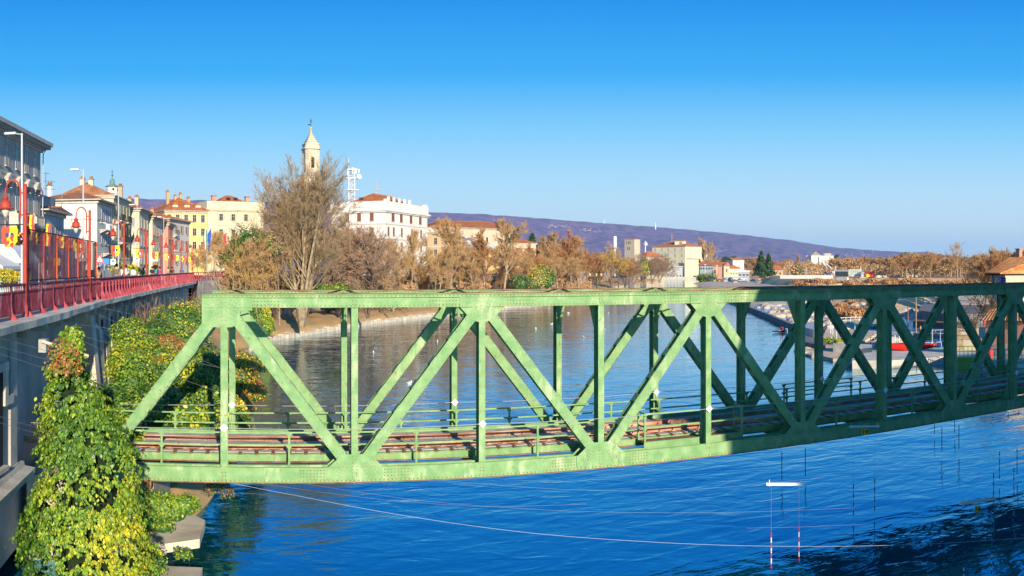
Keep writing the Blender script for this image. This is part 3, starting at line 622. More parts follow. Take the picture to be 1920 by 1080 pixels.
for a, b in zip(sp, sp[1:]):
    
    for _z in (12.42, 10.55): mb = MB(); mb.bar((a.x, a.y, _z), (b.x, b.y, _z), .05, .05, (0, 0, 1)); spart(mb, 'screen_rail', ['black'])
   
    d = (b-a); q = a+d*.04; w = a+d*.96; mb = MB(); vs = []; fs = []
    for i in range(9):
        t = i/8; p = q+(w-q)*t; vs += [(p.x+.02*math.sin(i*2.1), p.y, 10.56), (p.x+.03*math.sin(i*1.7+1), p.y, 12.38)]
    for i in range(8): fs.append((2*i, 2*i+2, 2*i+3, 2*i+1))
    mb.add(vs, fs); spart(mb, 'mesh_panel', ['screen_mesh'])
# ---- red goose-neck street lamps
mat('lamp_glass', (.62, .56, .45), .3); mat('banner_red', (.68, .07, .03), .6); mat('banner_yellow', (.85, .66, .01), .6); mat('banner_dark', (.05, .05, .10), .6); mat('banner_white', (.8, .78, .72), .6)
def make_lamp():
    t = empty('street_lamp', (0, 0, 0), 'x', 'street lamp')
    mb = MB(); mb.tube([(0, 0, 0), (0, 0, 4.65)], .065, 10); mb.lathe((0, 0, 0), [(.11, 0), (.11, .35), (.07, .5)], 10); mb.lathe((0, 0, 4.63), [(.075, 0), (.075, .05), (.03, .09)], 10); mb.build('pole', 'red_paint', t, loc=(0, 0, 0), smooth=False)
    mb = MB(); pts = [(-.17, 0, 3.5), (-.17, 0, 4.35)]+[(-.45+.28*math.cos(a), 0, 4.45+.42*math.sin(a)) for a in np.linspace(.1, math.pi-.1, 12)]+[(-.73, 0, 4.3)]
    mb.tube(pts, .035, 7); mb.tube([(-.17, 0, 4.4), (0, 0, 4.4)], .03, 6); mb.tube([(-.17, 0, 3.62), (0, 0, 3.62)], .03, 6); mb.build('arm', 'red_paint', t, loc=(0, 0, 0))
    mb = MB(); mb.lathe((-.73, 0, 3.84), [(.30, 0), (.31, .03), (.20, .06), (.19, .22), (.12, .30), (.09, .34), (.12, .38), (.11, .42), (.03, .50)], 14); s = mb.build('lamp_shade', 'red_paint', t, loc=(0, 0, 0))
    mb = MB(); mb.lathe((-.73, 0, 3.52), [(.02, 0), (.08, .08), (.13, .2), (.16, .32)], 12); mb.build('lamp_glass', 'lamp_glass', s, loc=(0, 0, 0), smooth=True)
    mb = MB(); mb.tube([(-1.05, 0, 3.28), (0, 0, 3.28)], .018, 6); mb.build('banner_rod', 'black', t, loc=(0, 0, 0))
    return t
lamp0 = make_lamp(); lcols = [48, 169, 233, 275, 303, 325, 340, 352, 362]
where = ['nearest red goose-neck lamp, cut by the left edge beside the first screen post', 'red goose-neck lamp rising out of the red screens in front of the white wall', 'red goose-neck lamp just right of the red screens, beside the first warning triangle',
         'fourth red lamp along the railing, left of the man in teal', 'fifth red lamp along the railing, near the orange balloon', 'sixth red lamp in front of the white house with brown shutters', 'seventh red lamp, small, before the white house corner', 'eighth small red lamp in front of the yellow block', 'farthest red lamp at the end of the pink railing']
lamps = []
for k, c in enumerate(lcols):
    t = lamp0 if k == 0 else copy_tree(lamp0); p = rail_at(c, -.02); t.location = (p.x, p.y, 9.28); t['label'] = where[k]; t['group'] = 'red street lamps along the railing'; lamps.append(t)
def shield(flip):
    out = [(0, .36), (.10, .33), (.24, .36), (.30, .20), (.27, .0), (.28, -.18), (.16, -.32), (0, -.37)]
    t = empty('shield_banner', (0, 0, 0), 'x', 'banner'); L, Rr = ('banner_yellow', 'banner_red') if flip else ('banner_red', 'banner_yellow')
    mb = MB(); mb.plate(out[::-1], 'y', -.01, .02); mb.build('right_field', Rr, t, loc=(0, 0, 0))
    mb = MB(); mb.plate([(-a, b) for a, b in out], 'y', -.01, .02); mb.build('left_field', L, t, loc=(0, 0, 0))
    mb = MB()
    if not flip:
        for s in (-1, 1): mb.plate([(s*.03, -.02)]+[(s*(.09+.07*math.cos(a)), .04+.10*math.sin(a)) for a in np.linspace(-.9, 3.4, 9)][::s], 'y', -.022, .010)
        mb.plate([(.06, -.10), (.10, -.12), (.09, -.22), (.06, -.16)], 'y', -.022, .01)
    else:
        mb.plate([(-.14, -.06), (-.10, .10), (-.02, .12), (-.02, -.04), (-.08, -.14)], 'y', -.022, .01); mb.plate([(-.10, -.2), (-.03, -.16), (-.05, -.24)], 'y', -.022, .01)
    mb.build('emblem', 'banner_dark', t, loc=(0, 0, 0))
    mb = MB(); mb.plate([(-.02, -.04), (.02, -.04), (.035, .10), (-.01, .12)] if not flip else [(.02, -.02), (.06, .10), (.10, .12), (.16, -.03), (.09, -.12)], 'y', -.026, .003); mb.plate([(-.10, -.20), (-.06, -.12), (-.08, -.10)] if not flip else [(.06, -.2), (.1, -.16), (.1, -.22)], 'y', -.026, .003)
    mb.build('emblem', 'banner_white', t, loc=(0, 0, 0)); return t
sh = [shield(False), shield(True)]
for k, t in enumerate(lamps):
    s = sh[k] if k < 2 else copy_tree(sh[k % 2]); s.location = t.location + Vector((-.57, -.02, 2.86)); sc_ = 1.0 if k else 1.02; s.scale = (sc_,)*3; s.rotation_euler = (0, 0, R(5))
    half = 'red left and yellow right' if k % 2 == 0 else 'yellow left and red right'
    s['label'] = 'shield banner, %s, on the %s red lamp' % (half.replace(' and', ','), ['nearest', 'second', 'third', 'fourth', 'fifth', 'sixth', 'seventh', 'eighth', 'farthest'][k]); s['group'] = 'red and yellow shield banners on the lamps'
# ---- tall grey light poles
def light_pole(px, r, top, label):
    x, y = D(px, r); t = empty('light_pole', (x, y, 9.28), label, 'light pole', 'tall grey street light poles'); h = top-9.28
    mb = MB(); mb.tube([(0, 0, 0), (0, 0, h)], [.075, .045], 8); mb.build('pole', 'steel', t, loc=(0, 0, 0))
    mb = MB(); mb.tube([(0, 0, h-.05), (-.35, 0, h)], .03, 6); mb.cbox((-.55, 0, h+.02), (.55, .24, .10)); mb.build('lamp_head', 'steel', t, loc=(0, 0, 0))
for a in ((41, 40, Z(250, 40), 'tall grey light pole beside the nearest red lamp'), (156, 55, Z(318, 55), 'tall grey light pole in front of the white end wall'), (222, 70, Z(352, 70), 'tall grey light pole before the house with green shutters'), (257, 88, Z(384, 88), 'tall grey light pole before the cream house, third shortest'), (307, 108, Z(407, 108), 'shortest grey light pole, with a round lamp by the white house')): light_pole(*a)
# ================================================================ buildings
WCACHE = {}
def window_mesh(w, h, fr, gl, arch=False, sill=True, trim=None):
    k = ('w', w, h, fr, gl, sill, trim)
    if k in WCACHE: return WCACHE[k]
    mb = MB(); mb.box((-w/2, -.02, -h/2), (w/2, .06, h/2), 1); t = .07
    for a, b in (((-w/2-t, -.05, -h/2), (-w/2, .06, h/2)), ((w/2, -.05, -h/2), (w/2+t, .06, h/2)), ((-w/2-t, -.05, h/2), (w/2+t, .06, h/2+t)), ((-.025, -.04, -h/2), (.025, 0, h/2)), ((-w/2, -.04, h*.12), (w/2, 0, h*.12+.04))): mb.box(a, b, 0)
    if sill: mb.box((-w/2-.16, -.16, -h/2-.12), (w/2+.16, .06, -h/2), 2)
    if trim: mb.box((-w/2-.2, -.12, h/2+t), (w/2+.2, .06, h/2+t+.16), 2)
    WCACHE[k] = mb.build('window', [fr, gl, 'trim_stone'], me_only=True); return WCACHE[k]
def shutter_mesh(w, h, m):
    k = ('s', w, h, m)
    if k in WCACHE: return WCACHE[k]
    mb = MB(); mb.box((-w/2, -.05, -h/2), (w/2, .02, h/2))
    for q in range(int(h/.25)): mb.box((-w/2+.06, -.062, -h/2+.1+q*.25), (w/2-.06, -.052, -h/2+.22+q*.25))
    WCACHE[k] = mb.build('shutter', [m], me_only=True); return WCACHE[k]
def balcony_mesh(w, m='trim_stone', rail='black'):
    k = ('b', w, m, rail)
    if k in WCACHE: return WCACHE[k]
    mb = MB(); mb.box((-w/2, -1.0, -.18), (w/2, .02, 0)); mb.plate([(-.9, -.18), (.0, -.18), (.0, -.6)], 'x', -w/2+.15, .2); mb.plate([(-.9, -.18), (.0, -.18), (.0, -.6)], 'x', w/2-.35, .2)
    mb.box((-w/2, -1.0, .95), (w/2, -.94, 1.0), 1); mb.box((-w/2, -1.0, .95), (-w/2+.05, 0, 1.0), 1); mb.box((w/2-.05, -1.0, .95), (w/2, 0, 1.0), 1)
    n = max(2, int(w/.16))
    for i in range(n+1): x = -w/2+.02+(w-.04)*i/n; mb.box((x-.012, -.98, 0), (x+.012, -.955, .95), 1)
    WCACHE[k] = mb.build('balcony', [m, rail], me_only=True); return WCACHE[k]
def place(face, w, d, s, z):
    # local spot on a face: s metres from its left end as seen from outside
    if face == 'front': return (-w+s, -.005, z), 0.0
    if face == 'right': return (.005, s, z), R(90)
    if face == 'left': return (-w-.005, d-s, z), R(-90)
def roof_mesh(kind, w, d, rise, ov, m, trim='trim_stone', ridge_at=.5):
    mb = MB(); x0, x1, y0, y1 = -w-ov, ov, -ov, d+ov; e = -.0; t = .16
    mb.box((x0, y0, -t), (x1, y1, 0), 1)
    if kind == 'gable_u': ym = y0+(y1-y0)*ridge_at; V = [(x0, y0, .002), (x1, y0, .002), (x1, y1, .002), (x0, y1, .002), (x0, ym, rise), (x1, ym, rise)]; Fs = [(0,1,5,4),(2,3,4,5),(0,4,3),(1,2,5)]; rg = [(V[4], V[5])]
    elif kind == 'gable_v': xm = x0+(x1-x0)*ridge_at; V = [(x0, y0, .002), (x1, y0, .002), (x1, y1, .002), (x0, y1, .002), (xm, y0, rise), (xm, y1, rise)]; Fs = [(0,4,5,3),(1,2,5,4),(0,1,4),(2,3,5)]; rg = [(V[4], V[5])]
    else:
        i = min(x1-x0, y1-y0)/2*.98; 
        if (x1-x0) >= (y1-y0): a, b = (x0+i, (y0+y1)/2, rise), (x1-i, (y0+y1)/2, rise)
        else: a, b = ((x0+x1)/2, y0+i, rise), ((x0+x1)/2, y1-i, rise)
        V = [(x0, y0, .002), (x1, y0, .002), (x1, y1, .002), (x0, y1, .002), a, b]
        Fs = [(0,1,5,4),(1,2,5),(2,3,4,5),(3,0,4)] if (x1-x0) >= (y1-y0) else [(0,1,4),(1,2,5,4),(2,3,5),(3,0,4,5)]; rg = [(a, b), (V[0], a), (V[3], a if (x1-x0) >= (y1-y0) else b), (V[1], b if (x1-x0) >= (y1-y0) else a), (V[2], b)]
    mb.add(V, Fs, 0)
    for a, b in rg: mb.tube([a, b], .13, 5, 0)
    return mb.build('roof', [m, trim], me_only=True)
def building(name, label, L, Rt, d, ze, wallm, zb=9.2, roof=('hip', 2, 'tiles', .6), wins=(), cat='house', courses=(), cornice=True, chimneys=(), balconies=(), group=None, front_m=None):
    L, Rt = Vector(L), Vector(Rt); w = (Rt-L).length; ang = math.atan2(Rt.y-L.y, Rt.x-L.x); H = ze-zb
    t = empty(name, (Rt.x, Rt.y, zb), label, cat, group, ang)
    mb = MB(); mb.box((-w, 0, 0), (0, d, H)); 
    if roof and roof[0] == 'gable_v':   # wall fills the gable
        mb.plate([(-w, H), (0, H), (-w*(1-(roof[4] if len(roof) > 4 else .5)), H+roof[1]*.96)], 'y', 0.0, .3)
    if roof and roof[0] == 'gable_u':
        mb.plate([(0, H), (d, H), (d*.5, H+roof[1]*.95)], 'x', -.3, .3); mb.plate([(0, H), (d, H), (d*.5, H+roof[1]*.95)], 'x', -w, .3)
    mb.build('wall', wallm, t, loc=(0, 0, 0))
    if roof:
        if roof[0] == 'parapet':
            mb = MB(); h = roof[1]; q = .25
            for a, b in (((-w-q, -q, H), (q, .2, H+h)), ((-w-q, d-.2, H), (q, d+q, H+h)), ((-w-q, .2, H), (-w+.2, d-.2, H+h)), ((-.2, .2, H), (q, d-.2, H+h))): mb.box(a, b)
            mb.box((-w+.2, .2, H-.1), (-.2, d-.2, H+.1)); mb.box((-w-.7, -.7, H-.45), (.7, d+.7, H-.02)); mb.box((-w-.4, -.4, H-.75), (.4, d+.4, H-.452)); mb.build('parapet', roof[2], t, loc=(0, 0, 0))
        else: 
            rm = link('roof', roof_mesh(roof[0], w, d, roof[1], roof[3], roof[2], ridge_at=roof[4] if len(roof) > 4 else .5), t, (0, 0, H+.16))
    for c in chimneys:
        mb = MB(); u, v_, zt = c[:3]; h = zt-ze+1.0; mb.box((u-.35, v_-.3, H-.6), (u+.35, v_+.3, H+h-.5)); mb.box((u-.45, v_-.4, H+h-.5), (u+.45, v_+.4, H+h-.38), 1); mb.box((u-.25, v_-.2, H+h-.38), (u+.25, v_+.2, H+h), 1); mb.build('chimney', [c[3] if len(c) > 3 else 'wall_white', 'tiles_old'], t, loc=(0, 0, 0))
    if cornice and roof and roof[0] != 'parapet': mb = MB(); mb.box((-w-.25, -.25, H-.4), (.25, d+.25, H-.05)); mb.build('cornice', 'trim_stone', t, loc=(0, 0, 0))
    if courses:
        mb = MB()
        for z in courses: mb.box((-w-.08, -.08, z-zb-.12), (.08, d+.08, z-zb+.12))
        mb.build('string_courses', 'trim_stone', t, loc=(0, 0, 0))
    for W in wins:
        face, ss, zs, ww, wh, fr, shm, mode = W[:8]; per = w if face == 'front' else d
        if isinstance(ss, int): ss = [per*(k+.5)/ss for k in range(ss)]
        for s in ss:
            for z in zs:
                loc, rz = place(face, w, d, s, z-zb); o = link('window', window_mesh(ww, wh, fr, 'glass', sill=mode != 'bare'), t, loc, (0, 0, rz))
                if shm:
                    if mode == 'closed': link('shutter', shutter_mesh(ww, wh, shm), o, (0, -.03, 0))
                    else:
                        for e in (-1, 1): link('shutter', shutter_mesh(ww*.52, wh, shm), o, (e*ww*.80, -.01, 0))
    for B in balconies:
        face, s, z, bw = B[:4]; loc, rz = place(face, w, d, s, z-zb); link('balcony', balcony_mesh(bw, 'trim_stone', B[4] if len(B) > 4 else 'black'), t, loc, (0, 0, rz))
    return t, w, d, H
def S(px, y): return (y*math.tan((px-CX)/F), y)
# --- the tall grey palazzo at the left edge
t, w, d, H = building('palazzo', 'tall grey stone palazzo with deep bracketed cornice and pedimented windows at the left edge', (-40, 55), (-26, 55), 35, 24.6, 'wall_grey', roof=('hip', 2.2, 'tiles_old', .3), cornice=False, cat='palazzo',
    courses=(12.6, 16.2, 20.2), wins=[('right', [20.0, 23.3, 26.6, 29.7, 33.0], (21.9,), 1.05, 2.0, 'wall_grey', None, 'sill'), ('right', [20.0, 23.3, 26.6, 29.7, 33.0], (18.0,), 1.1, 2.4, 'wall_grey', None, 'sill'), ('right', [20.0, 23.3, 26.6, 29.7, 33.0], (14.4,), 1.1, 2.3, 'wall_grey', 'shutter_blue', 'closed')])
mb = MB(); mb.box((-14.9, -1.0, H-.25), (1.15, 36.1, H+.14)); mb.box((-14.6, -.6, H-.75), (.45, 35.6, H-.252)); mb.box((-14.4, -.3, H-.95), (.22, 35.3, H-.755)); mb.build('cornice', 'trim_stone', t, loc=(0, 0, 0))
k = 14.4
while k < 35.6: mb = MB(); mb.box((.46, k, H-.6), (1.0, k+.22, H-.26)); mb.build('cornice_bracket', 'wall_grey', t, loc=(0, 0, 0)); k += .62
for s in [20.0, 23.3, 26.6, 29.7, 33.0]:
    mb = MB(); mb.plate([(s-.95, 10.35), (s+.95, 10.35), (s, 11.0)], 'x', .01, .45); mb.box((.01, s-1.0, 10.15), (.5, s+1.0, 10.34)); mb.box((.01, s-.85, 9.6), (.3, s-.65, 10.15)); mb.box((.01, s+.65, 9.6), (.3, s+.85, 10.15)); mb.build('pediment', 'trim_stone', t, loc=(0, 0, 0))
    mb = MB(); mb.box((.01, s-.5, 13.9), (.06, s+.5, 14.6)); mb.build('frieze_panel', 'trim_stone', t, loc=(0, 0, 0))
for s in (25.2, 31.6):
    mb = MB(); mb.box((.01, s-1.5, 6.0), (1.1, s+1.5, 6.25)); mb.box((.9, s-1.5, 6.25), (1.05, s-1.3, 7.3)); mb.box((.9, s+1.3, 6.25), (1.05, s+1.5, 7.3)); mb.box((.9, s-1.5, 7.15), (1.05, s+1.5, 7.3)); mb.plate([(s-1.3, 5.2), (s-1.0, 5.2), (s-1.0, 6.0), (s-1.3, 6.0)], 'x', .01, .8); mb.plate([(s+1.0, 5.2), (s+1.3, 5.2), (s+1.3, 6.0), (s+1.0, 6.0)], 'x', .01, .8)
    for q in range(10): mb.box((.93, s-1.25+q*.27, 6.25), (1.02, s-1.13+q*.27, 7.15))
    for yy in (s-1.5, s+1.3): mb.box((.1, yy, 6.25), (.9, yy+.2, 7.3))
    mb.build('balcony', 'trim_stone', t, loc=(0, 0, 0))
mb = MB(); mb.tube([(1.0, 35.2, H-.1), (.3, 35.05, H-1.1), (.14, 35.0, 0)], .07, 6); mb.build('downpipe', 'steel', t, loc=(0, 0, 0))
# carnival drapes on the balconies
def drape(x, y, z, h, label, c=('banner_red', 'banner_yellow'), w=.5):
    mb = MB((x, y, z))
    for k, (o, mi) in enumerate(((-.5, 0), (0, 1), (.5, 0))):
        vs, fs = [], []
        for i in range(6): q = z-h*i/5; a = .06*math.sin(i*2+k); vs += [(x+o*w+a-.16*w, y+a, q), (x+o*w+a+.30*w, y+a+.05, q-.04)]
        for i in range(5): fs.append((2*i, 2*i+1, 2*i+3, 2*i+2))
        mb.add(vs, fs, mi)
    return meta(mb.build('bunting', list(c)), label, 'bunting')
drape(-24.9, 88.6, 9.2+6.6, 2.4, 'red and yellow cloth hanging from the second stone balcony of the grey palazzo')
drape(-24.9, 82.5, 9.2+7.2, 2.6, 'red and yellow cloth hanging from the first stone balcony of the grey palazzo')
for k, (px, py, r, lb) in enumerate(((17, 440, 30.5, 'red and yellow ribbons hanging just behind the nearest banner'), (35, 436, 31.5, 'red and yellow ribbons between the grey pole and the first screen'), (68, 436, 33.5, 'yellow and red ribbons hung behind the first red screen'), (118, 440, 40, 'red and yellow ribbons behind the third red screen'), (128, 446, 42, 'yellow ribbons behind the fourth red screen'))):
    p = P(px, py, r); drape(p.x, p.y, p.z, .42 if k < 3 else .6, lb, w=.22)
# awnings & planters by the palazzo
aw = empty('awning', (-24.9, 72, 9.28), 'white curved cafe awning at the foot of the grey palazzo', 'awning')
mb = MB(); pr = [(0, 4.0), (.9, 3.9), (1.8, 3.4), (2.4, 2.5), (2.4, 2.2), (0, 2.2)]; mb.plate(pr[::-1], 'y', 2.5, 6.0); mb.build('canopy', 'white_paint', aw, loc=(-.9, 0, 0))
mb = MB(); mb.plate([(0, 3.4), (2.7, 1.9), (2.7, 1.6), (0, 2.9)][::-1], 'y', -3.5, 5.5); mb.build('canopy', 'banner_white', aw, loc=(-.9, 0, 0))
for y in (-3.4, 1.9, 8.4): mb = MB(); mb.tube([(1.5, y, 0), (1.5, y, 2.2)], .05, 6); mb.build('awning_post', 'steel', aw, loc=(0, 0, 0))
pl = empty('planter', tuple(P(5, 540, 42))[:2]+(9.28,), 'painted planter with patchwork colours and a yellow green bush by the near railing', 'planter')
mat('paint_teal', (.30, .55, .48), .6, (.62, .75, .68), 2.0); mat('paint_patch', (.60, .15, .06), .6, (.10, .30, .42), 2.4)
mb = MB(); mb.plate([(-.8, -.5), (.8, -.5), (.8, .5), (-.8, .5)], 'z', 0, .9); mb.build('planter_box', 'paint_teal', pl, loc=(0, 0, 0)); mb = MB(); mb.lathe((1.0, .1, 0), [(.3, 0), (.45, .9)], 12); mb.build('planter_pot', 'paint_patch', pl, loc=(0, 0, 0)); PLANTER = pl
# --- small blue-grey house next to it
building('small_house', 'small blue grey house with shuttered windows beside the grey palazzo', (-36, 91.2), (-26, 91.2), 9.0, 17.4, 'wall_blue_grey', roof=('gable_u', .5, 'tiles_old', .9), wins=[('right', [2.6, 4.4, 6.6], (14.8,), .9, 2.2, 'wall_blue_grey', 'shutter_grey', 'open'), ('right', [2.6, 6.6], (11.4,), 1.0, 2.4, 'wall_blue_grey', 'shutter_grey', 'open')])
mb = MB((-30, 95, 18.05)); mb.box((-35, 91.5, 18.1), (-26.9, 99.6, 19.4)); meta(mb.build('terrace_screen', 'shutter_grey'), 'dark screened roof terrace on top of the small blue grey house', 'screen')
# --- roofs behind with many chimneys
building('tile_roofed_block', 'low block with orange tiled roof and crowded chimneys behind the small house', S(70, 118), (-31.5, 120), 14, 19.2, 'wall_tan', roof=('gable_u', 1.6, 'tiles', .4), chimneys=[(-1.2, 2, 22.6, 'wall_white'), (-2.4, 3, 21.7, 'wall_pink'), (-4.2, 2, 21.6, 'wall_tan'), (-6.2, 3, 21.4), (-8.0, 2, 21.6, 'wall_tan'), (-9.6, 2, 21.2)])
# --- the white house with blank sunny end wall
building('white_house', 'white house showing a sunny blank end wall with a hipped tile roof', (-33.6, 119), (-26, 119), 11, 20.7, 'wall_white', roof=('hip', 1.5, 'tiles_old', .8), courses=(18.0,), wins=[('right', [2.5, 5.5, 8.5], (18.8, 15.6, 12.4), .95, 1.9, 'wall_white', 'shutter_blue', 'open')], balconies=[('right', 3.0, 16.6, 3.0, 'white_paint'), ('right', 7.5, 16.6, 3.0, 'white_paint'), ('right', 5.5, 13.2, 4.0)])
building('gabled_house', 'tall house with pale yellow gable, green shutters and flowery balconies', (-34.6, 131), (-26, 131), 15, 22.3, 'wall_pale_yellow', roof=('gable_v', 1.9, 'tiles_old', .4, .5), wins=[('right', [2, 5, 8, 11, 13.6], (20.3, 17, 13.7), 1.0, 2.0, 'wall_cream', 'shutter_green', 'open')], chimneys=[(-5.2, 1.0, 24.6, 'wall_cream'), (-3.8, 1.0, 24.5, 'wall_cream'), (-.8, 10, 24.2, 'wall_tan')], balconies=[('right', 3.5, 18.6, 3.5), ('right', 9.5, 18.6, 3.5), ('right', 6.5, 15.2, 5.5)])
building('cream_house', 'narrow cream house with plain sunny end wall right of the green shuttered one', (-31, 149.5), (-25, 149.5), 10.5, 21.5, 'wall_cream', roof=('hip', 1.4, 'tiles_old', .7), wins=[('right', 3, (19.2, 16, 12.8), 1.0, 1.9, 'wall_cream', 'shutter_grey', 'open'), ('front', [4.8], (19.2, 16), .8, 1.6, 'wall_cream', 'shutter_grey', 'closed')], chimneys=[(-1.5, 6, 23.6, 'wall_beige'), (-3, 7, 23.4, 'wall_beige')])
building('cream_house', 'cream corner house with red brown tiled roof between cream and pink neighbours', (-31, 161.8), (-24.5, 161.8), 14, 20.8, 'wall_cream', roof=('hip', 2.1, 'tiles', .8), wins=[('right', 4, (18.4, 15.2, 12.2), 1.0, 1.9, 'wall_beige', 'shutter_grey', 'open'), ('front', [5.4], (18.4, 15.2), .8, 1.6, 'wall_cream', 'shutter_grey', 'closed')], chimneys=[(-3.6, 4, 23.9, 'wall_tan')])
building('pink_house', 'narrow salmon pink house left of the white shuttered house', (-30, 178), (-23.6, 178), 12, 20.4, 'wall_pink', roof=('hip', 2.0, 'tiles_old', .5), wins=[('right', 3, (18.2, 15, 12), .9, 1.8, 'wall_pink', 'shutter_brown', 'open')], chimneys=[(-4, 4, 23.2, 'wall_pink')])
building('white_house', 'white three-storey house with shutters and a bright orange roof facing the street end', D(316, 184), D(355, 198), 10, 21.6, 'wall_white', roof=('hip', 1.5, 'tiles', .7), wins=[('front', 4, (19.6, 16.4, 12.6), .85, 1.7, 'wall_white', 'shutter_brown', 'open')], balconies=[('front', 4.0, 18.3, 1.6)], courses=(14.6,))
t, w, d, H = building('yellow_block', 'large yellow apartment block with red hipped roof, dormers and many chimneys', D(309, 214), D(388, 218), 14, 25.4, 'wall_yellow', roof=('hip', 3.6, 'tiles', .6), cat='apartment block', wins=[('front', 5, (23.6, 20.2, 16.8, 13.4), .95, 1.8, 'wall_cream', 'wall_cream', 'open')], chimneys=[(-8.5, 6, 30.2, 'wall_tan'), (-6.4, 6, 29.2, 'wall_tan'), (-4.6, 7, 29.8, 'wall_tan'), (-2.4, 7, 28.8, 'wall_tan')])
for s in (-8.2, -5.0, -2.0):
    mb = MB(); mb.box((s-.7, 1.0, H+.5), (s+.7, 3.2, H+1.7)); mb.plate([(s-.9, H+1.7), (s+.9, H+1.7), (s, H+2.2)], 'y', .8, 2.6, 1); mb.build('dormer', ['wall_cream', 'tiles'], t, loc=(0, 0, 0))
t, w, d, H = building('cream_villa', 'cream classical villa with stone parapet and small pyramid roof with two skylights', D(389, 236), D(494, 242), 16, 27.6, 'wall_cream', roof=('parapet', 2.0, 'wall_cream'), cat='villa', courses=(23.0, 18.8), wins=[('front', [4.0, 7.6, 11.4], (25.2, 18.6+2.3, 16.5, 12.6), 1.0, 1.8, 'wall_cream', 'wall_beige', 'open')])
link('roof', roof_mesh('hip', 10, 9, 2.6, .0, 'tiles'), t, (-3.2, 2.0, H+1.6))
for u in (-9.2, -7.0): mb = MB(); mb.add([(u-.55, 3.3, H+2.9), (u+.55, 3.3, H+2.9), (u+.55, 3.9, H+3.5), (u-.55, 3.9, H+3.5), (u-.55, 4.2, H+2.6), (u+.55, 4.2, H+2.6)], [(0,1,2,3),(0,4,5,1),(1,5,2),(0,3,4),(3,2,5,4)]); mb.build('skylight', 'glass', t, loc=(0, 0, 0))
for u in (-12.6, -2.4): mb = MB(); mb.box((u-.6, 6, H), (u+.6, 7, H+3.9)); mb.box((u-.8, 5.8, H+3.9), (u+.8, 7.2, H+4.1), 1); mb.build('chimney', ['wall_pink', 'tiles_old'], t, loc=(0, 0, 0))
# --- white palazzo in the centre
Lp, Cp = D(622, 207), D(722, 200)
t, w, d, H = building('white_palazzo', 'big white palazzo with curved-looking parapet, orange roof and tall windows in the centre', Lp, Cp, 24, 24.9, 'wall_marble', zb=9.0, roof=('parapet', 1.9, 'wall_marble'), cat='palazzo', courses=(21.4, 17.9, 14.0), wins=[('front', [4.4, 7.6, 11.0], (23.1, 19.7, 16.2, 12.4), 1.0, 1.9, 'wall_marble', 'shutter_brown', 'closed'), ('right', [4.0, 8.5, 14.0, 19.5], (23.1,), 1.5, 1.9, 'wall_marble', 'shutter_brown', 'closed'), ('right', [1.6, 4.4, 8.8, 14.5, 20], (19.7, 16.2, 12.4), .9, 2.1, 'wall_marble', 'shutter_brown', 'closed')])
link('roof', roof_mesh('hip', 12.4, 22, 3.5, .0, 'tiles'), t, (-.9, 1.2, H+.9))
for s in (8, 11, 14, 17, 20): mb = MB(); mb.box((-3.4, s-.3, H+1), (-2.9, s+.3, H+3.6)); mb.build('chimney', 'wall_marble', t, loc=(0, 0, 0))
for s in (1.0, 22.8): mb = MB(); mb.box((-.5, s-.8, H+1.9), (.28, s+.8, H+2.4)); mb.build('parapet_block', 'wall_marble', t, loc=(0, 0, 0))
mb = MB(); mb.box((-7.6, 1.2, H+2.4), (-6.4, 1.25, H+3.0)); mb.build('skylight', 'glass', t, loc=(0, 0, 0))
mb = MB(); mb.tube([(-7, 9, H+3), (-7, 9, H+8)], .05, 5); mb.cbox((-6.5, 9, H+5.6), (1.2, .3, .5)); mb.tube([(-7.8, 9, H+7.6), (-6.2, 9, H+7.6)], .03, 4); mb.build('antenna', 'steel', t, loc=(0, 0, 0))
# --- ochre complex right of it
building('beige_wing', 'long beige wing with roof terrace balustrade right of the white palazzo', D(786, 250), D(866, 258), 10, 22.0, 'wall_tan', zb=9, roof=('parapet', 1.0, 'trim_stone'), wins=[('front', 4, (19, 15.6, 12.4), 1.0, 1.9, 'wall_beige', None, 'sill')], courses=(17.4,))
building('tan_block', 'tan block with long orange tiled roof behind bare trees in the centre', D(812, 292), D(966, 310), 14, 25.0, 'wall_beige', zb=9, roof=('hip', 2.6, 'tiles', .8), wins=[('front', 7, (21, 17.6, 14), 1.0, 1.9, 'wall_beige', 'wall_cream', 'open')], courses=(19.2,))
building('gabled_workshop', 'broad tan workshop with low grey gable below the orange roofed block', D(846, 277), D(938, 285), 9, 17.6, 'wall_ochre', zb=9, roof=('gable_v', 3.2, 'wall_blue_grey', .5, .45), wins=[('front', 4, (14,), 1.2, 2.0, 'wall_tan', None, 'sill')], cat='workshop')
building('ochre_house', 'small ochre house with orange roof at the right end of the tan block', D(962, 318), D(1005, 322), 9, 20.2, 'wall_beige', zb=9, roof=('hip', 1.8, 'tiles', .5), wins=[('front', 2, (17.6, 13.6), 1.2, 1.9, 'wall_beige', 'shutter_brown', 'open')])
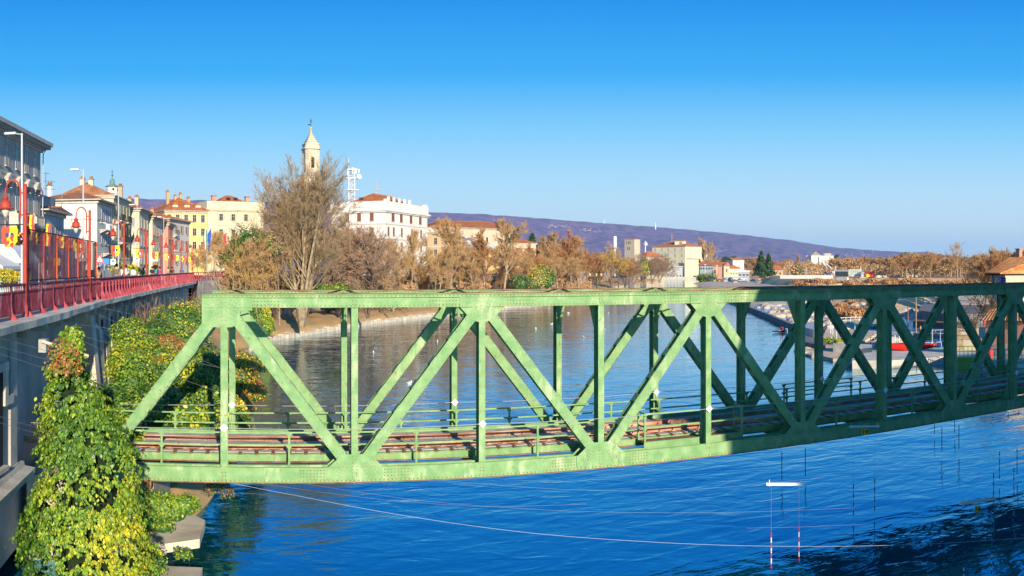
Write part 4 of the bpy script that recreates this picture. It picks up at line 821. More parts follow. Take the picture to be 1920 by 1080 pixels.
# --- bell tower
bt = empty('bell_tower', D(583, 332)+(9.0,), 'pale baroque bell tower with clock and tiered stone spire rising behind the big bare tree', 'bell tower', rz=R(14))
def tier(name, hw, z0, z1, m='wall_cream', parent=None, hw2=None):
    mb = MB(); h2 = hw if hw2 is None else hw2
    c = .18  # chamfered corners
    def ring(h, z): return [(-h+c*h, -h, z), (h-c*h, -h, z), (h, -h+c*h, z), (h, h-c*h, z), (h-c*h, h, z), (-h+c*h, h, z), (-h, h-c*h, z), (-h, -h+c*h, z)]
    mb.add(ring(hw, z0-9)+ring(h2, z1-9), [(0,1,2,3,4,5,6,7)[::-1], tuple(range(8, 16))]+[(k, (k+1) % 8, (k+1) % 8+8, k+8) for k in range(8)]); return mb.build(name, m, parent or bt, loc=(0, 0, 0))
zz = lambda y: Z(y, 332)
tier('tower_shaft', 3.3, 9, zz(354)); tier('cornice', 3.8, zz(354), zz(351), 'trim_stone'); tier('clock_stage', 3.45, zz(351), zz(330)); tier('cornice', 3.9, zz(330), zz(325), 'trim_stone', hw2=3.1)
tier('belfry', 2.65, zz(325), zz(281)); tier('cornice', 3.3, zz(281), zz(278.5), 'trim_stone'); tier('attic', 2.8, zz(278.5), zz(272)); tier('cornice', 3.1, zz(272), zz(270.5), 'trim_stone')
for k in range(6): a = 2.6-.4*k; y0 = 270.5-3.9*k; tier('spire_tier', a, zz(y0), zz(y0-3.4), 'wall_cream', hw2=a-.5); tier('spire_ledge', a-.25, zz(y0-3.4), zz(y0-3.9), 'shutter_grey')
for a_ in (0, 1, 2, 3):
    for u_ in (-1, 1): mb = MB(); mb.box((u_*2.05-.32, -2.82, zz(324)-9), (u_*2.05+.32, -2.6, zz(282)-9)); mb.box((u_*2.05-.42, -2.95, zz(286)-9), (u_*2.05+.42, -2.6, zz(284)-9)); mb.build('pilaster', 'trim_stone', bt, loc=(0, 0, 0), rot=(0, 0, R(90)*a_))
mb = MB(); mb.lathe((0, 0, zz(248)-9), [(.45, 0), (.3, 1.0), (.2, 1.4)], 8); mb.lathe((0, 0, zz(243)-9), [(.1, 0), (.45, .25), (.55, .6), (.4, 1.0), (.1, 1.1)], 10); mb.build('ball', 'wall_ochre', bt, loc=(0, 0, 0))
mb = MB(); mb.tube([(0, 0, zz(241)-9), (0, 0, zz(222)-9)], .1, 5); mb.box((-.55, -.06, zz(229)-9), (.55, .06, zz(228)-9)); mb.box((-.35, -.06, zz(226)-9), (.35, .06, zz(225)-9)); mb.box((-1.2, -.04, zz(234.8)-9), (0, .04, zz(233)-9)); mb.build('cross', 'black', bt, loc=(0, 0, 0))
for a in (0, R(90)):
    mb = MB(); q = [(-.65, 0), (.65, 0), (.65, 3.6)]+[(.65*math.cos(b), 3.6+.65*math.sin(b)) for b in np.linspace(0, math.pi, 7)]+[(-.65, 3.6)]; mb.plate(q, 'y', -2.69, .06); o = mb.build('bell_opening', 'dark_void', bt, loc=(0, 0, zz(316)-9), rot=(0, 0, a))
    mb = MB(); mb.tube([(0, -3.42, 0), (0, -3.52, 0)], 1.15, 20); mb.build('clock_face', 'white_paint', bt, loc=(0, 0, zz(337)-9), rot=(0, 0, a))
    mb = MB(); mb.bar((0, -3.54, 0), (.5, -3.54, .5), .12, .03, (1, 0, -1)); mb.bar((0, -3.54, 0), (-.3, -3.54, .75), .12, .03, (1, 0, 0)); mb.build('clock_hand', 'black', bt, loc=(0, 0, zz(337)-9), rot=(0, 0, a))
# --- small turret with green onion roof
gt = empty('domed_turret', D(210.5, 190)+(9.2,), 'small white turret with green copper onion roof above the street houses', 'turret')
zq = lambda y: Z(y, 190)-9.2
mb = MB(); mb.lathe((0, 0, 0), [(1.35, 0), (1.35, zq(364)), (1.6, zq(363)), (1.6, zq(362)), (1.2, zq(361)), (1.2, zq(351))], 8); mb.build('turret_wall', 'wall_white', gt, loc=(0, 0, 0))
mb = MB(); mb.lathe((0, 0, 0), [(1.65, zq(350)), (1.5, zq(349)), (.7, zq(346.5)), (.5, zq(343)), (.62, zq(340)), (.4, zq(337)), (.12, zq(334)), (.08, zq(328))], 10); mb.build('onion_roof', 'copper_green', gt, loc=(0, 0, 0), smooth=True)
mb = MB(); mb.tube([(0, 0, zq(328)), (0, 0, zq(318))], .05, 5); mb.box((-.3, -.04, zq(323)), (.3, .04, zq(322.4))); mb.lathe((0, 0, zq(331)), [(.05, 0), (.22, .2), (.05, .4)], 8); mb.build('cross', 'black', gt, loc=(0, 0, 0))
for k in range(4): a = R(90)*k+R(22); mb = MB(); mb.box((-.22, -1.2, zq(358)), (.22, -1.08, zq(354))); mb.build('turret_window', 'dark_void', gt, loc=(0, 0, 0), rot=(0, 0, a))
# --- telecom mast
tm = empty('telecom_mast', D(659, 300)+(9.0,), 'white lattice phone mast with panel antennas and a dish left of the white palazzo', 'mast')
zt = lambda y: Z(y, 300)-9
mb = MB(); hw = 1.05
for x, y in ((-hw, -hw), (hw, -hw), (hw, hw), (-hw, hw)): mb.tube([(x, y, 0), (x, y, zt(318))], .13, 5)
k = 0; z = 20
while z < zt(318)-1.5:
    for (a, b), (c, e) in (((-hw, -hw), (hw, -hw)), ((hw, -hw), (hw, hw)), ((hw, hw), (-hw, hw)), ((-hw, hw), (-hw, -hw))): mb.tube([(a, b, z), (c, e, z+1.6)], .07, 4); mb.tube([(a, b, z), (c, e, z)], .06, 4)
    z += 1.6
mb.build('lattice', 'white_paint', tm, loc=(0, 0, 0)); mb = MB(); mb.tube([(-hw, -hw, zt(318)), (-hw, -hw, zt(296))], [.12, .04], 5); mb.build('whip_antenna', 'white_paint', tm, loc=(0, 0, 0))
for x, y0, y1 in ((.2, 327, 315), (.9, 328, 316), (1.5, 326, 317), (2.4, 325, 318), (-1.5, 330, 320)): mb = MB(); mb.box((x-.2, -1.7, zt(y0)), (x+.2, -1.4, zt(y1))); mb.build('panel_antenna', 'white_paint', tm, loc=(0, 0, 0))
mb = MB(); mb.lathe((0, 0, 0), [(.2, 0), (.85, .1), (.9, .9)], 12); mb.build('dish', 'white_paint', tm, loc=(2.2, -1.2, zt(333)), rot=(R(80), 0, R(25)))
for y in (319, 335, 357): mb = MB(); mb.box((-1.7, -1.6, zt(y)), (2.3, 1.6, zt(y)+.15)); mb.build('platform', 'steel', tm, loc=(0, 0, 0))
# ================================================================ vegetation
def tubes_np(p0, p1, r0, r1, n=3):
    d = p1-p0; L = np.linalg.norm(d, axis=1, keepdims=True); d = d/np.maximum(L, 1e-6)
    a = np.where(np.abs(d[:, 2:]) < .9, np.array([[0, 0, 1.]]), np.array([[1., 0, 0]])); u = np.cross(d, a); u /= np.linalg.norm(u, axis=1, keepdims=True); w = np.cross(d, u)
    V = []
    for p, r in ((p0, r0), (p1, r1)):
        for k in range(n): t = 2*math.pi*k/n; V.append(p + (u*math.cos(t)+w*math.sin(t))*r[:, None])
    V = np.stack(V, 1).reshape(-1, 3); m = len(p0); base = (np.arange(m)*2*n)[:, None]
    Fq = np.concatenate([base+np.array([[k, (k+1) % n, (k+1) % n+n, k+n]]) for k in range(n)], 0); return V, Fq
def grow(seed, H, style='round', levels=5, rmin=.012, stems=1, dens=1.0):
    # returns segments of a bare tree about H metres tall, (p0, p1, r0, r1)
    g = np.random.default_rng(seed); out = []
    if style == 'poplar': kids, ang, lf, up, trunkL = 9, 16, .34, .55, .93
    elif style == 'spread': kids, ang, lf, up, trunkL = 6, 30, .50, .30, .42
    elif style == 'willow': kids, ang, lf, up, trunkL = 6, 42, .50, -.05, .42
    elif style == 'shrub': kids, ang, lf, up, trunkL = 5, 30, .55, .25, .5
    else: kids, ang, lf, up, trunkL = 6, 44, .52, .16, .55
    pos = np.zeros((stems, 3)); di = np.tile([0, 0, 1.], (stems, 1))
    if stems > 1:
        a = np.arange(stems)/stems*6.283+g.uniform(0, .8, stems); s = g.uniform(.05, .30, stems) if H > 20 else g.uniform(.12, .55, stems); di = np.stack([np.cos(a)*s, np.sin(a)*s, np.ones(stems)], 1); di /= np.linalg.norm(di, axis=1, keepdims=True); pos = di*[.4, .4, 0]
        le = H*g.uniform(.55, .72, stems)
    else: le = np.array([H*trunkL])
    ra = np.full(stems, H*.020 if stems == 1 else H*.013)
    for lv in range(levels):
        ns = 4 if lv < 3 else 2
        p = pos.copy(); d = di.copy(); pts = [p.copy()]; dirs = [d.copy()]
        for s in range(ns):
            d = d + g.normal(size=d.shape)*(.05 if lv == 0 else .13) + np.array([0, 0, up*(.12 if lv else .02)])
            if style == 'willow' and lv >= 3: d = d + np.array([0, 0, -.75])
            d /= np.linalg.norm(d, axis=1, keepdims=True); q = p + d*(le/ns)[:, None]
            rr0 = np.maximum(ra*(1-.62*s/ns), rmin); rr1 = np.maximum(ra*(1-.62*(s+1)/ns), rmin*.8); out.append((p, q, rr0, rr1)); p = q; pts.append(p.copy()); dirs.append(d.copy())
        if lv == levels-1: break
        k = int(kids*dens*(1.0 if lv else (1.6 if stems == 1 and style != 'poplar' else (3 if style == 'poplar' else 1.2)))); n = len(pos)
        t = g.uniform(.25 if lv or stems > 1 else (.12 if style == 'poplar' else .42), 1.0, (n, k)); t[:, 0] = 1.0
        f = t*ns; i = np.minimum(f.astype(int), ns-1); fr = (f-i)[..., None]; PA = np.stack(pts, 1); DA = np.stack(dirs, 1); ar = np.arange(n)[:, None]
        base = PA[ar, i]*(1-fr)+PA[ar, i+1]*fr; bd = DA[ar, i]
        rn = g.normal(size=(n, k, 3)); rn -= bd*(rn*bd).sum(-1, keepdims=True); rn /= np.linalg.norm(rn, axis=-1, keepdims=True)
        an = np.radians(g.normal(ang, ang*.28, (n, k)))[..., None]; an[:, 0] *= .35
        nd = bd*np.cos(an)+rn*np.sin(an)+np.array([0, 0, up*.35]); nd /= np.linalg.norm(nd, axis=-1, keepdims=True)
        nl = le[:, None]*lf*g.uniform(.65, 1.25, (n, k))*(1.15-.5*t if lv == 0 and style == 'poplar' else 1.15-.35*t)
        nr = (ra[:, None]*(1-.62*t))*g.uniform(.42, .62, (n, k)); nr[:, 0] = ra*.38
        pos = base.reshape(-1, 3); di = nd.reshape(-1, 3); le = nl.ravel(); ra = np.maximum(nr.ravel(), rmin)
    P0 = np.concatenate([o[0] for o in out]); P1 = np.concatenate([o[1] for o in out]); r0 = np.concatenate([o[2] for o in out]); r1 = np.concatenate([o[3] for o in out])
    s = H/P1[:, 2].max(); return P0*s, P1*s, r0, r1
def tree_meshes(key, H, style, levels, rmin, tw, bark, stems=1, dens=1.0, split=None, seed=1):
    P0, P1, r0, r1 = grow(seed, H, style, levels, rmin, stems, dens); th = split or H*.0042
    big = r0 > th; V, Fq = tubes_np(P0[big], P1[big], r0[big], r1[big], 6); a = npmesh('trunk', V, Fq, [bark], smooth=True)
    V, Fq = tubes_np(P0[~big], P1[~big], r0[~big], r1[~big], 3); b = npmesh('crown', V, Fq, [tw]); return (a, b, H)
TM = {}
def proto(key, *a, **k): TM[key] = tree_meshes(key, *a, **k)
proto('big', 29, 'spread', 5, .020, 'twig_olive', 'bark_pale', stems=12, dens=1.2, seed=3)
proto('broadA', 17, 'round', 5, .026, 'twig_brown', 'bark', stems=4, dens=1.25, seed=5, split=.09)
proto('broadB', 15, 'round', 5, .03, 'twig_tan', 'bark_pale', dens=1.4, seed=8)
proto('tallA', 18, 'spread', 5, .034, 'twig_tan', 'bark_pale', dens=1.4, seed=12)
proto('tallB', 18, 'spread', 5, .036, 'twig_red', 'bark', dens=1.4, seed=15)
proto('feather', 18, 'spread', 5, .022, 'twig_tan', 'bark_pale', dens=1.15, seed=19)
proto('willow', 20, 'willow', 5, .045, 'twig_gold', 'bark', dens=1.1, seed=21)
proto('poplar', 22, 'poplar', 4, .045, 'twig_tan', 'bark_pale', dens=1.1, seed=23)
proto('shrubA', 4, 'shrub', 4, .022, 'twig_red', 'bark', stems=12, dens=1.4, seed=31)
proto('shrubB', 4, 'shrub', 4, .022, 'twig_brown', 'bark', stems=12, dens=1.4, seed=33)
proto('youngA', 11, 'shrub', 4, .016, 'twig_gold', 'bark_pale', stems=2, dens=.8, seed=37)
proto('stick', 5.5, 'spread', 4, .010, 'twig_red', 'bark_pale', stems=5, dens=.55, seed=41)
for k, (tw, bk, sd) in enumerate((('twig_tan', 'bark_pale', 51), ('twig_red', 'bark_pale', 52), ('twig_brown', 'bark', 53), ('twig_tan', 'bark_pale', 54))): proto('far%d' % k, 14, 'spread' if k != 3 else 'poplar', 4, .085, tw, bk, dens=1.4, seed=sd, split=.12)
def tree(key, x, y, z, h, label, group=None, wide=1.0, rz=None, name='bare_tree', cat='tree'):
    a, b, H = TM[key]; t = empty(name, (x, y, z), label, cat, group, rz if rz is not None else random.uniform(0, 6.28)); s = h/H; t.scale = (s*wide, s*wide, s)
    link('trunk', a, t); link('crown', b, t); return t
def tree_px(key, px, r, zb, ytop, *a, **k): x, y = D(px, r); return tree(key, x, y, zb, Z(ytop, r)-zb, *a, **k)
tree_px('big', 566, 133, 1.9, 280, 'huge bare tree with many pale upright limbs in front of the bell tower', rz=.4, wide=1.0)
tree_px('broadA', 690, 155, 2.0, 404, 'wide dark twiggy tree in front of the white palazzo', wide=.92)
tree_px('broadA', 640, 160, 2.2, 418, 'dark twiggy tree between the huge tree and the white palazzo', wide=.8)
tree_px('broadB', 738, 172, 2.2, 440, 'small bare tree before the corner of the white palazzo', wide=.7)
tree_px('tallA', 772, 190, 2.2, 425, 'slim bare tree at the right edge of the white palazzo', wide=.6)
tree_px('tallA', 845, 216, 2.2, 403, 'lone bare tree with yellow lit trunk before the beige wing', wide=.95)
tree_px('broadB', 812, 205, 2.2, 455, 'low bare tree left of the lone tree with yellow trunk', wide=.8)
tree_px('tallB', 912, 236, 2.2, 420, 'bare tree in front of the grey gabled workshop', wide=.95)
tree_px('tallA', 945, 246, 2.2, 405, 'tall bare tree right of the grey gabled workshop', wide=.95)
tree_px('broadB', 890, 232, 2.2, 470, 'small dense tree under the workshop gable', wide=.9)
for k, (px, r, yt, key, lb) in enumerate(((1000, 300, 452, 'tallB', 'reddish bare tree right of the small ochre house'), (1030, 330, 432, 'tallA', 'tall orange-tan bare tree, leftmost of the big riverside clump'), (1058, 345, 428, 'tallB', 'tallest orange-tan bare tree of the riverside clump'), (1085, 350, 440, 'tallA', 'orange-tan bare tree right of the tallest in the riverside clump'), (1102, 372, 462, 'tallB', 'lower bare tree at the right end of the riverside clump'), (1015, 310, 476, 'broadB', 'low bare tree behind the yellow green bush'), (1072, 335, 478, 'broadB', 'low bare tree in front of the riverside clump'), (1046, 328, 482, 'broadB', 'low twiggy tree at the left foot of the riverside clump'), (968, 262, 470, 'broadB', 'bare tree between the workshop and the ochre house'))): tree_px(key, px, r, 2.0, yt, lb, wide=1.15)
tree_px('willow', 1146, 400, 1.0, 452, 'golden weeping willow hanging over the far left bank', name='willow_tree', wide=1.0)
tree_px('willow', 1160, 405, 1.0, 462, 'second golden willow just right of the larger one', name='willow_tree', wide=.7)
for px, r, yt, key, lb in ((1120, 410, 470, 'tallB', 'bare tree left of the golden willow'), (1180, 430, 484, 'tallB', 'rust coloured bare tree right of the golden willow'), (1172, 440, 474, 'broadA', 'dark bare tree in front of the brick campanile'), (1205, 520, 478, 'broadA', 'dark bare tree between campanile and yellow palazzo'), (1222, 560, 474, 'broadA', 'rounded grey brown tree left of the yellow palazzo'), (1236, 590, 482, 'broadA', 'grey brown tree at the waterside below the yellow palazzo'), (1195, 505, 492, 'broadB', 'low brown tree at the water edge right of the willows')): tree_px(key, px, r, 1.0, yt, lb, wide=1.35)
for px, r, yt, lb in ((402, 200, 428, 'small pollarded tree before the left part of the cream villa'), (436, 205, 430, 'pollarded tree before the middle of the cream villa'), (462, 208, 436, 'pollarded tree before the right part of the cream villa'), (385, 190, 455, 'small twiggy tree between the yellow block and the cream villa'), (372, 170, 470, 'low twiggy tree at the end of the promenade')): tree_px('broadB', px, r, 9.2, yt, lb, wide=.8)
for px, r, yt, lb in ((436, 118, 442, 'slim yellowish young tree left of the ivy tree'), (462, 120, 446, 'slim yellowish young tree in front of the ivy tree'), (487, 124, 452, 'slim yellowish young tree right of the ivy tree'), (524, 128, 455, 'slim pale tree left of the huge bare tree'), (500, 140, 470, 'thin young tree on the quay right of the ivy tree')): tree_px('youngA', px, r, 2.5, yt, lb, wide=.7, name='young_tree')
tree_px('stick', 262, 62, 3.2, 545, 'bare orange twigged sapling against the embankment wall', name='sapling', wide=1.0)
tree_px('stick', 250, 56, 3.5, 552, 'pale bare sapling in front of the orange twigged one', name='sapling', wide=.8); tree_px('stick', 286, 72, 3.0, 548, 'thin bare sapling nearest the first pier of the wall end', name='sapling', wide=.9)
# brush along the quay slope and on top of the wall
k = 0
for s in range(6, 11):
    (wa, _), (wb, _) = STA[s], STA[s+1]; n = (6, 9, 9, 9, 7)[s-6]
    for q in range(n):
        t_ = (q+random.random())/n; x, y = lerp(wa[0], wb[0], t_)+random.uniform(.5, 2.6), lerp(wa[1], wb[1], t_)-random.uniform(0, 3)
        tree(('shrubA', 'shrubB')[k % 2], x, y, 2.0, random.uniform(5.5, 9.0), 'tangled leafless brushwood growing against the rough stone quay wall', 'leafless brushwood along the quay wall', wide=random.uniform(.7, 1.0), name='leafless_bush', cat='bush'); k += 1
# ---- leafy masses
def leaf_mesh(name, blobs, n, size, mats, weights, droop=.5, seed=1, thick=.3, keep=None, ptfn=None):
    g = np.random.default_rng(seed)
    if ptfn is None:
        B = np.array(blobs, float); area = (B[:, 3]*B[:, 4]+B[:, 4]*B[:, 5]+B[:, 3]*B[:, 5]); idx = g.choice(len(B), n, p=area/area.sum())
        d = g.normal(size=(n, 3)); d /= np.linalg.norm(d, axis=1, keepdims=True); d[:, 2] = np.where(d[:, 2] < -.35, -d[:, 2], d[:, 2])
        lump = 1+.20*vnoise(d*2.6+idx[:, None]*3.1, seed)+.10*vnoise(d*7+idx[:, None], seed+1)
        rad = lump*(1-thick*g.random(n)**1.6); pos = B[idx, :3]+d*B[idx, 3:6]*rad[:, None]
    else: pos, d = ptfn(g, n)
    nrm = d+g.normal(size=(n, 3))*.55; nrm /= np.linalg.norm(nrm, axis=1, keepdims=True)
    ax = g.normal(size=(n, 3))*.6+d*.5+np.array([0, 0, -droop*1.6]); ax -= nrm*(ax*nrm).sum(1, keepdims=True); ax /= np.linalg.norm(ax, axis=1, keepdims=True); sd = np.cross(ax, nrm)
    s = size*(.45+1.0*g.random(n)**1.3)[:, None]
    V = np.stack([pos, pos+ax*s*.45+sd*s*.34+nrm*s*.08, pos+ax*s, pos+ax*s*.45-sd*s*.34+nrm*s*.08], 1).reshape(-1, 3); Fq = np.arange(4*n).reshape(n, 4)
    # colour kinds grow in patches
    pn = vnoise(pos*(.55/max(size*6, .5)), seed+5)+.35*g.normal(size=n); cum = np.cumsum(weights)/np.sum(weights); q = np.argsort(np.argsort(pn))/n; mi = np.searchsorted(cum, q).clip(0, len(mats)-1)
    return npmesh(name, V, Fq, mats, mi)
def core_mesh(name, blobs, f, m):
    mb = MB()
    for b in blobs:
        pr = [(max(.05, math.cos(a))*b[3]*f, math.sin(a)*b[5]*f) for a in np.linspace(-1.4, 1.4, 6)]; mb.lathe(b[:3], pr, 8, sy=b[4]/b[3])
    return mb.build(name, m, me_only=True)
def bush(name, label, blobs, n, size, mats, weights, cat='bush', droop=.4, seed=1, core=.72, corem='leaf_dark', group=None, thick=.3):
    c = np.array(blobs)[:, :3].mean(0); zb = min(b[2]-b[5] for b in blobs); o = (c[0], c[1], max(0, zb)); B = [(b[0]-o[0], b[1]-o[1], b[2]-o[2])+tuple(b[3:]) for b in blobs]
    t = empty(name, o, label, cat, group); link('foliage', leaf_mesh('foliage', B, n, size, mats, weights, droop, seed, thick), t)
    if core:
        for b_ in B: link('stems', core_mesh('stems', [b_], core, corem), t)  # added interior lumps, no real stems: dark filling that closes the foliage
    return t
GREENS = ['leaf_dark', 'leaf_green', 'leaf_lime', 'leaf_yellow']
# foreground ivy-clad tree: outline by height, built as a real column of leaves
prof = [(618, 102, 150), (640, 97, 158), (660, 95, 157), (700, 72, 162), (750, 66, 200), (800, 62, 228), (850, 46, 262), (880, 48, 276), (905, 42, 280), (950, 30, 262), (1000, 24, 268), (1040, 14, 292), (1080, 12, 292), (1180, 5, 300)]
RV = 23.5
def vine_pts(g, n):
    ys = np.array([p[0] for p in prof]); x0 = np.array([p[1] for p in prof], float); x1 = np.array([p[2] for p in prof], float)
    w = x1-x0; yy = g.uniform(612, 1180, n*2); ww = np.interp(yy, ys, w); yy = yy[g.random(n*2) < (ww+60)/340][:n]; n_ = len(yy)
    cx = np.interp(yy, ys, (x0+x1)/2); hw = np.maximum(np.interp(yy, ys, w/2)/F*RV*1.0-.20, .2); th = g.uniform(-math.pi, math.pi, n_)
    top = np.clip((yy-604)/30, .2, 1); hw = hw*np.sqrt(top)
    z = EZ+(HY-yy)/F*RV; X0, Y0 = RV*np.sin((cx-CX)/F), RV*np.cos((cx-CX)/F)
    d = np.stack([np.sin(th), -np.cos(th), g.normal(size=n_)*.25], 1); Q = np.stack([np.sin(th)*hw+X0, np.cos(th)*hw, z], 1)
    lump = 1+.16*vnoise(Q*1.7, 91)+.12*vnoise(Q*4.4, 92); dp = np.minimum(hw*.85, 2.0)
    # leaves sit in drooping sprays: a root on the surface, leaves along an arc
    ns_ = n//15; ii = g.integers(0, n_, ns_); ii = ii[(vnoise(Q[ii]*2.6, 95)+.45*g.normal(size=ns_)) > -.15]; ns_ = len(ii); hfac = np.clip(hw[ii]*1.1, .35, 1); per = n//ns_+1; ii = np.repeat(ii, per)[:n]; t = np.tile(np.linspace(.0, 1, per), ns_)[:n]; n2 = len(ii)
    sw = np.repeat(g.normal(size=ns_)*.8, per)[:n]; ln = np.repeat(g.uniform(.18, .55, ns_)*hfac, per)[:n]; k = (lump[ii])*(.90-.10*np.repeat(g.random(ns_), per)[:n])
    thp = th[ii]+0*t; tang = np.stack([np.cos(thp), np.sin(thp), 0*thp], 1); out = np.stack([np.sin(thp), -np.cos(thp), 0*thp], 1)
    base = np.stack([X0[ii]+np.sin(thp)*hw[ii]*k, Y0[ii]-np.cos(thp)*dp[ii]*k+.5, z[ii]], 1)
    pos = base+out*(ln*t*.75)[:, None]+tang*(sw*ln*t)[:, None]+np.array([0, 0, 1.])*(ln*(.35*t-.75*t*t))[:, None]+g.normal(size=(n2, 3))*.022
    d = out+tang*(sw*.3)[:, None]; return (pos, d) if n2 == n else (np.concatenate([pos, pos[:n-n2]]), np.concatenate([d, d[:n-n2]]))
vt = empty('ivy_clad_tree', (-6.2, 23.3, 0), 'tall ivy-clad tree mass with drooping yellow green leaves in the left foreground', 'tree')
me = leaf_mesh('foliage', None, 60000, .105, ['leaf_dark', 'leaf_green', 'leaf_lime', 'leaf_yellow', 'leaf_gold'], [24, 40, 29, 6, .8], droop=1.1, seed=77, ptfn=vine_pts); me.transform(Matrix.Translation((6.2, -23.3, 0))); link('foliage', me, vt)
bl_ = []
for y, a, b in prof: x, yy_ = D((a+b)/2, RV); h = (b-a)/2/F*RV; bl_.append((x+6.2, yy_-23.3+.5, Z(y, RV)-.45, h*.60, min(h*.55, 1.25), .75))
link('stems', core_mesh('stems', bl_[1:], .74, 'leaf_shadow'), vt)  # not real stems: near-black lumps painting the shade in the leaf gaps
b_ = [P(125, 692, 22.3), P(112, 672, 22.3)]
g = [(p.x, p.y, p.z, .42, .4, .5) for p in b_]; bush('flowering_ivy', 'rust brown seed heads in the upper part of the ivy-clad tree', g, 900, .085, ['leaf_rust', 'leaf_orange', 'leaf_green'], [5, 2, 2], seed=5, core=None)
# ivy slab hanging over the pier ledge under the bridge end
def blobs_px(lst): return [tuple(P(px, py, r))+(a, b, c) for px, py, r, a, b, c in lst]
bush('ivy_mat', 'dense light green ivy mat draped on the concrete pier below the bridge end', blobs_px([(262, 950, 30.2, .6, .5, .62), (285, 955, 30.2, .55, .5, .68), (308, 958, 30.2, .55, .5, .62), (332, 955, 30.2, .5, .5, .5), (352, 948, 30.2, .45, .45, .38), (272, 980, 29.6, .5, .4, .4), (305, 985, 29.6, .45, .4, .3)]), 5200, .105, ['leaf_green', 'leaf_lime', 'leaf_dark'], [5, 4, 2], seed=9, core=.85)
bush('ivy_tuft', 'small ivy tuft around the lower steel beam', blobs_px([(345, 1040, 29.3, .35, .3, .22), (262, 1045, 28.2, .6, .5, .5), (285, 1065, 27.8, .5, .5, .6)]), 1800, .09, GREENS, [3, 4, 3, 2], seed=10, core=.7)
# bushes on the bank between wall and bridge
bank = [('dense green laurel bush at the foot of the white buttress', [(228, 690, 43, .8, 1.2, 1.2), (238, 665, 44, .7, 1, 1.2), (250, 715, 42, 1.2, 1.2, 1.5), (205, 760, 38, 1.0, 1.1, .9)], [2, 5, 4, 3], 6),
        ('green bush climbing up the embankment wall behind the laurel', [(240, 640, 50, 1.1, 1.2, 1.5), (262, 665, 51, 1.3, 1.2, 1.6), (285, 640, 56, 1.5, 1.4, 1.6), (300, 690, 50, 1.3, 1.3, 1.5)], [3, 5, 3, 2], 7),
        ('yellow green bush left of the end post of the bridge', [(345, 600, 72, 2.0, 2, 1.8), (318, 615, 66, 2, 2, 2.0), (360, 625, 68, 1.8, 2, 2.2), (335, 655, 60, 1.8, 1.8, 2), (380, 600, 88, 2.2, 2, 2)], [2, 4, 4, 4], 8),
        ('low bush mass below the sloping end post', [(255, 770, 38, 1.4, 1.2, 1.0), (300, 765, 40, 1.4, 1.4, 1.4), (330, 720, 46, 1.5, 1.5, 1.6), (290, 730, 43, 1.4, 1.3, 1.6), (345, 780, 40, 1.3, 1.3, 1.1)], [3, 4, 4, 3], 9),
        ('leafy bush seen between the end post and the first upright', [(365, 735, 45, 1.1, 1.2, 1.9), (395, 760, 44, 1.0, 1.1, 1.4), (385, 700, 50, 1.3, 1.3, 1.6), (405, 790, 42, 1.0, 1, 1.0), (370, 800, 40, 1.0, 1, .9)], [3, 4, 3, 3], 10),
        ('ivy mound on the pier top beside the ivy-clad tree', [(215, 830, 33.5, 1.1, 1.0, 1.1), (205, 790, 36, 1.1, 1.0, 1.2), (240, 850, 33, .8, .8, .8)], [4, 4, 3, 2], 11)]
for lb, bb, wts, sd in bank:
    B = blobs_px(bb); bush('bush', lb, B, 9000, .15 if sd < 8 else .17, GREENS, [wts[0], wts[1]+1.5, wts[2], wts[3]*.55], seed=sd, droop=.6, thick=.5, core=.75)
bush('autumn_bush', 'rusty orange leaved bush in the middle of the green bank', blobs_px([(318, 660, 54, 1.5, 1.4, 1.3), (300, 700, 48, 1.1, 1.1, .9), (350, 640, 62, 1.2, 1.2, 1.0)]), 5000, .14, ['leaf_rust', 'leaf_orange', 'leaf_green'], [5, 2, 3], seed=14, core=.7, corem='bark')
bush('autumn_bush', 'orange and yellow bush hanging over the water right of the first upright', blobs_px([(450, 700, 52, 1.3, 1.4, 1.3), (462, 735, 52, 1.1, 1.2, 1.1), (445, 765, 50, 1.1, 1.2, 1.0), (472, 690, 54, .9, .9, .6), (440, 795, 48, 1.1, 1.1, .8), (478, 740, 54, .7, .7, .6)]), 9000, .15, ['leaf_rust', 'leaf_orange', 'leaf_yellow', 'leaf_green', 'leaf_dark'], [3, 3, 4, 4, 2], seed=15, droop=.7)
bush('overhanging_shrub', 'brown dead twigs and leaves dangling below the bridge near the pier', blobs_px([(405, 915, 37, .55, .5, .35), (425, 925, 37, .35, .35, .5)]), 700, .10, ['leaf_rust', 'leaf_dark'], [3, 3], seed=16, core=None, droop=1.2)
bush('wall_ivy', 'yellow green climber on the quay wall right of the truss end', [tuple(P(488, 590, 127))+(1.6, .8, 3.2), tuple(P(497, 615, 127))+(1.4, .7, 1.8), tuple(P(470, 600, 124))+(1.6, .9, 2.6)], 4500, .3, GREENS, [3, 4, 3, 1.5], seed=17)
bush('ivy_tree', 'bushy dark green ivy-covered tree left of the huge bare tree', [tuple(P(464, 450, 124))+(2.6, 2, 2.2), tuple(P(450, 475, 124))+(2.4, 2, 2.0), tuple(P(500, 455, 128))+(2.2, 2, 1.8), tuple(P(515, 470, 128))+(1.8, 1.6, 1.6), tuple(P(478, 490, 126))+(2.8, 2, 1.6), tuple(P(430, 490, 124))+(2.2, 1.8, 1.6)], 4200, .27, ['leaf_dark', 'leaf_green', 'leaf_lime', 'twig_brown'], [4, 2.5, .6, 5], seed=18, core=.45, cat='tree', thick=.6)
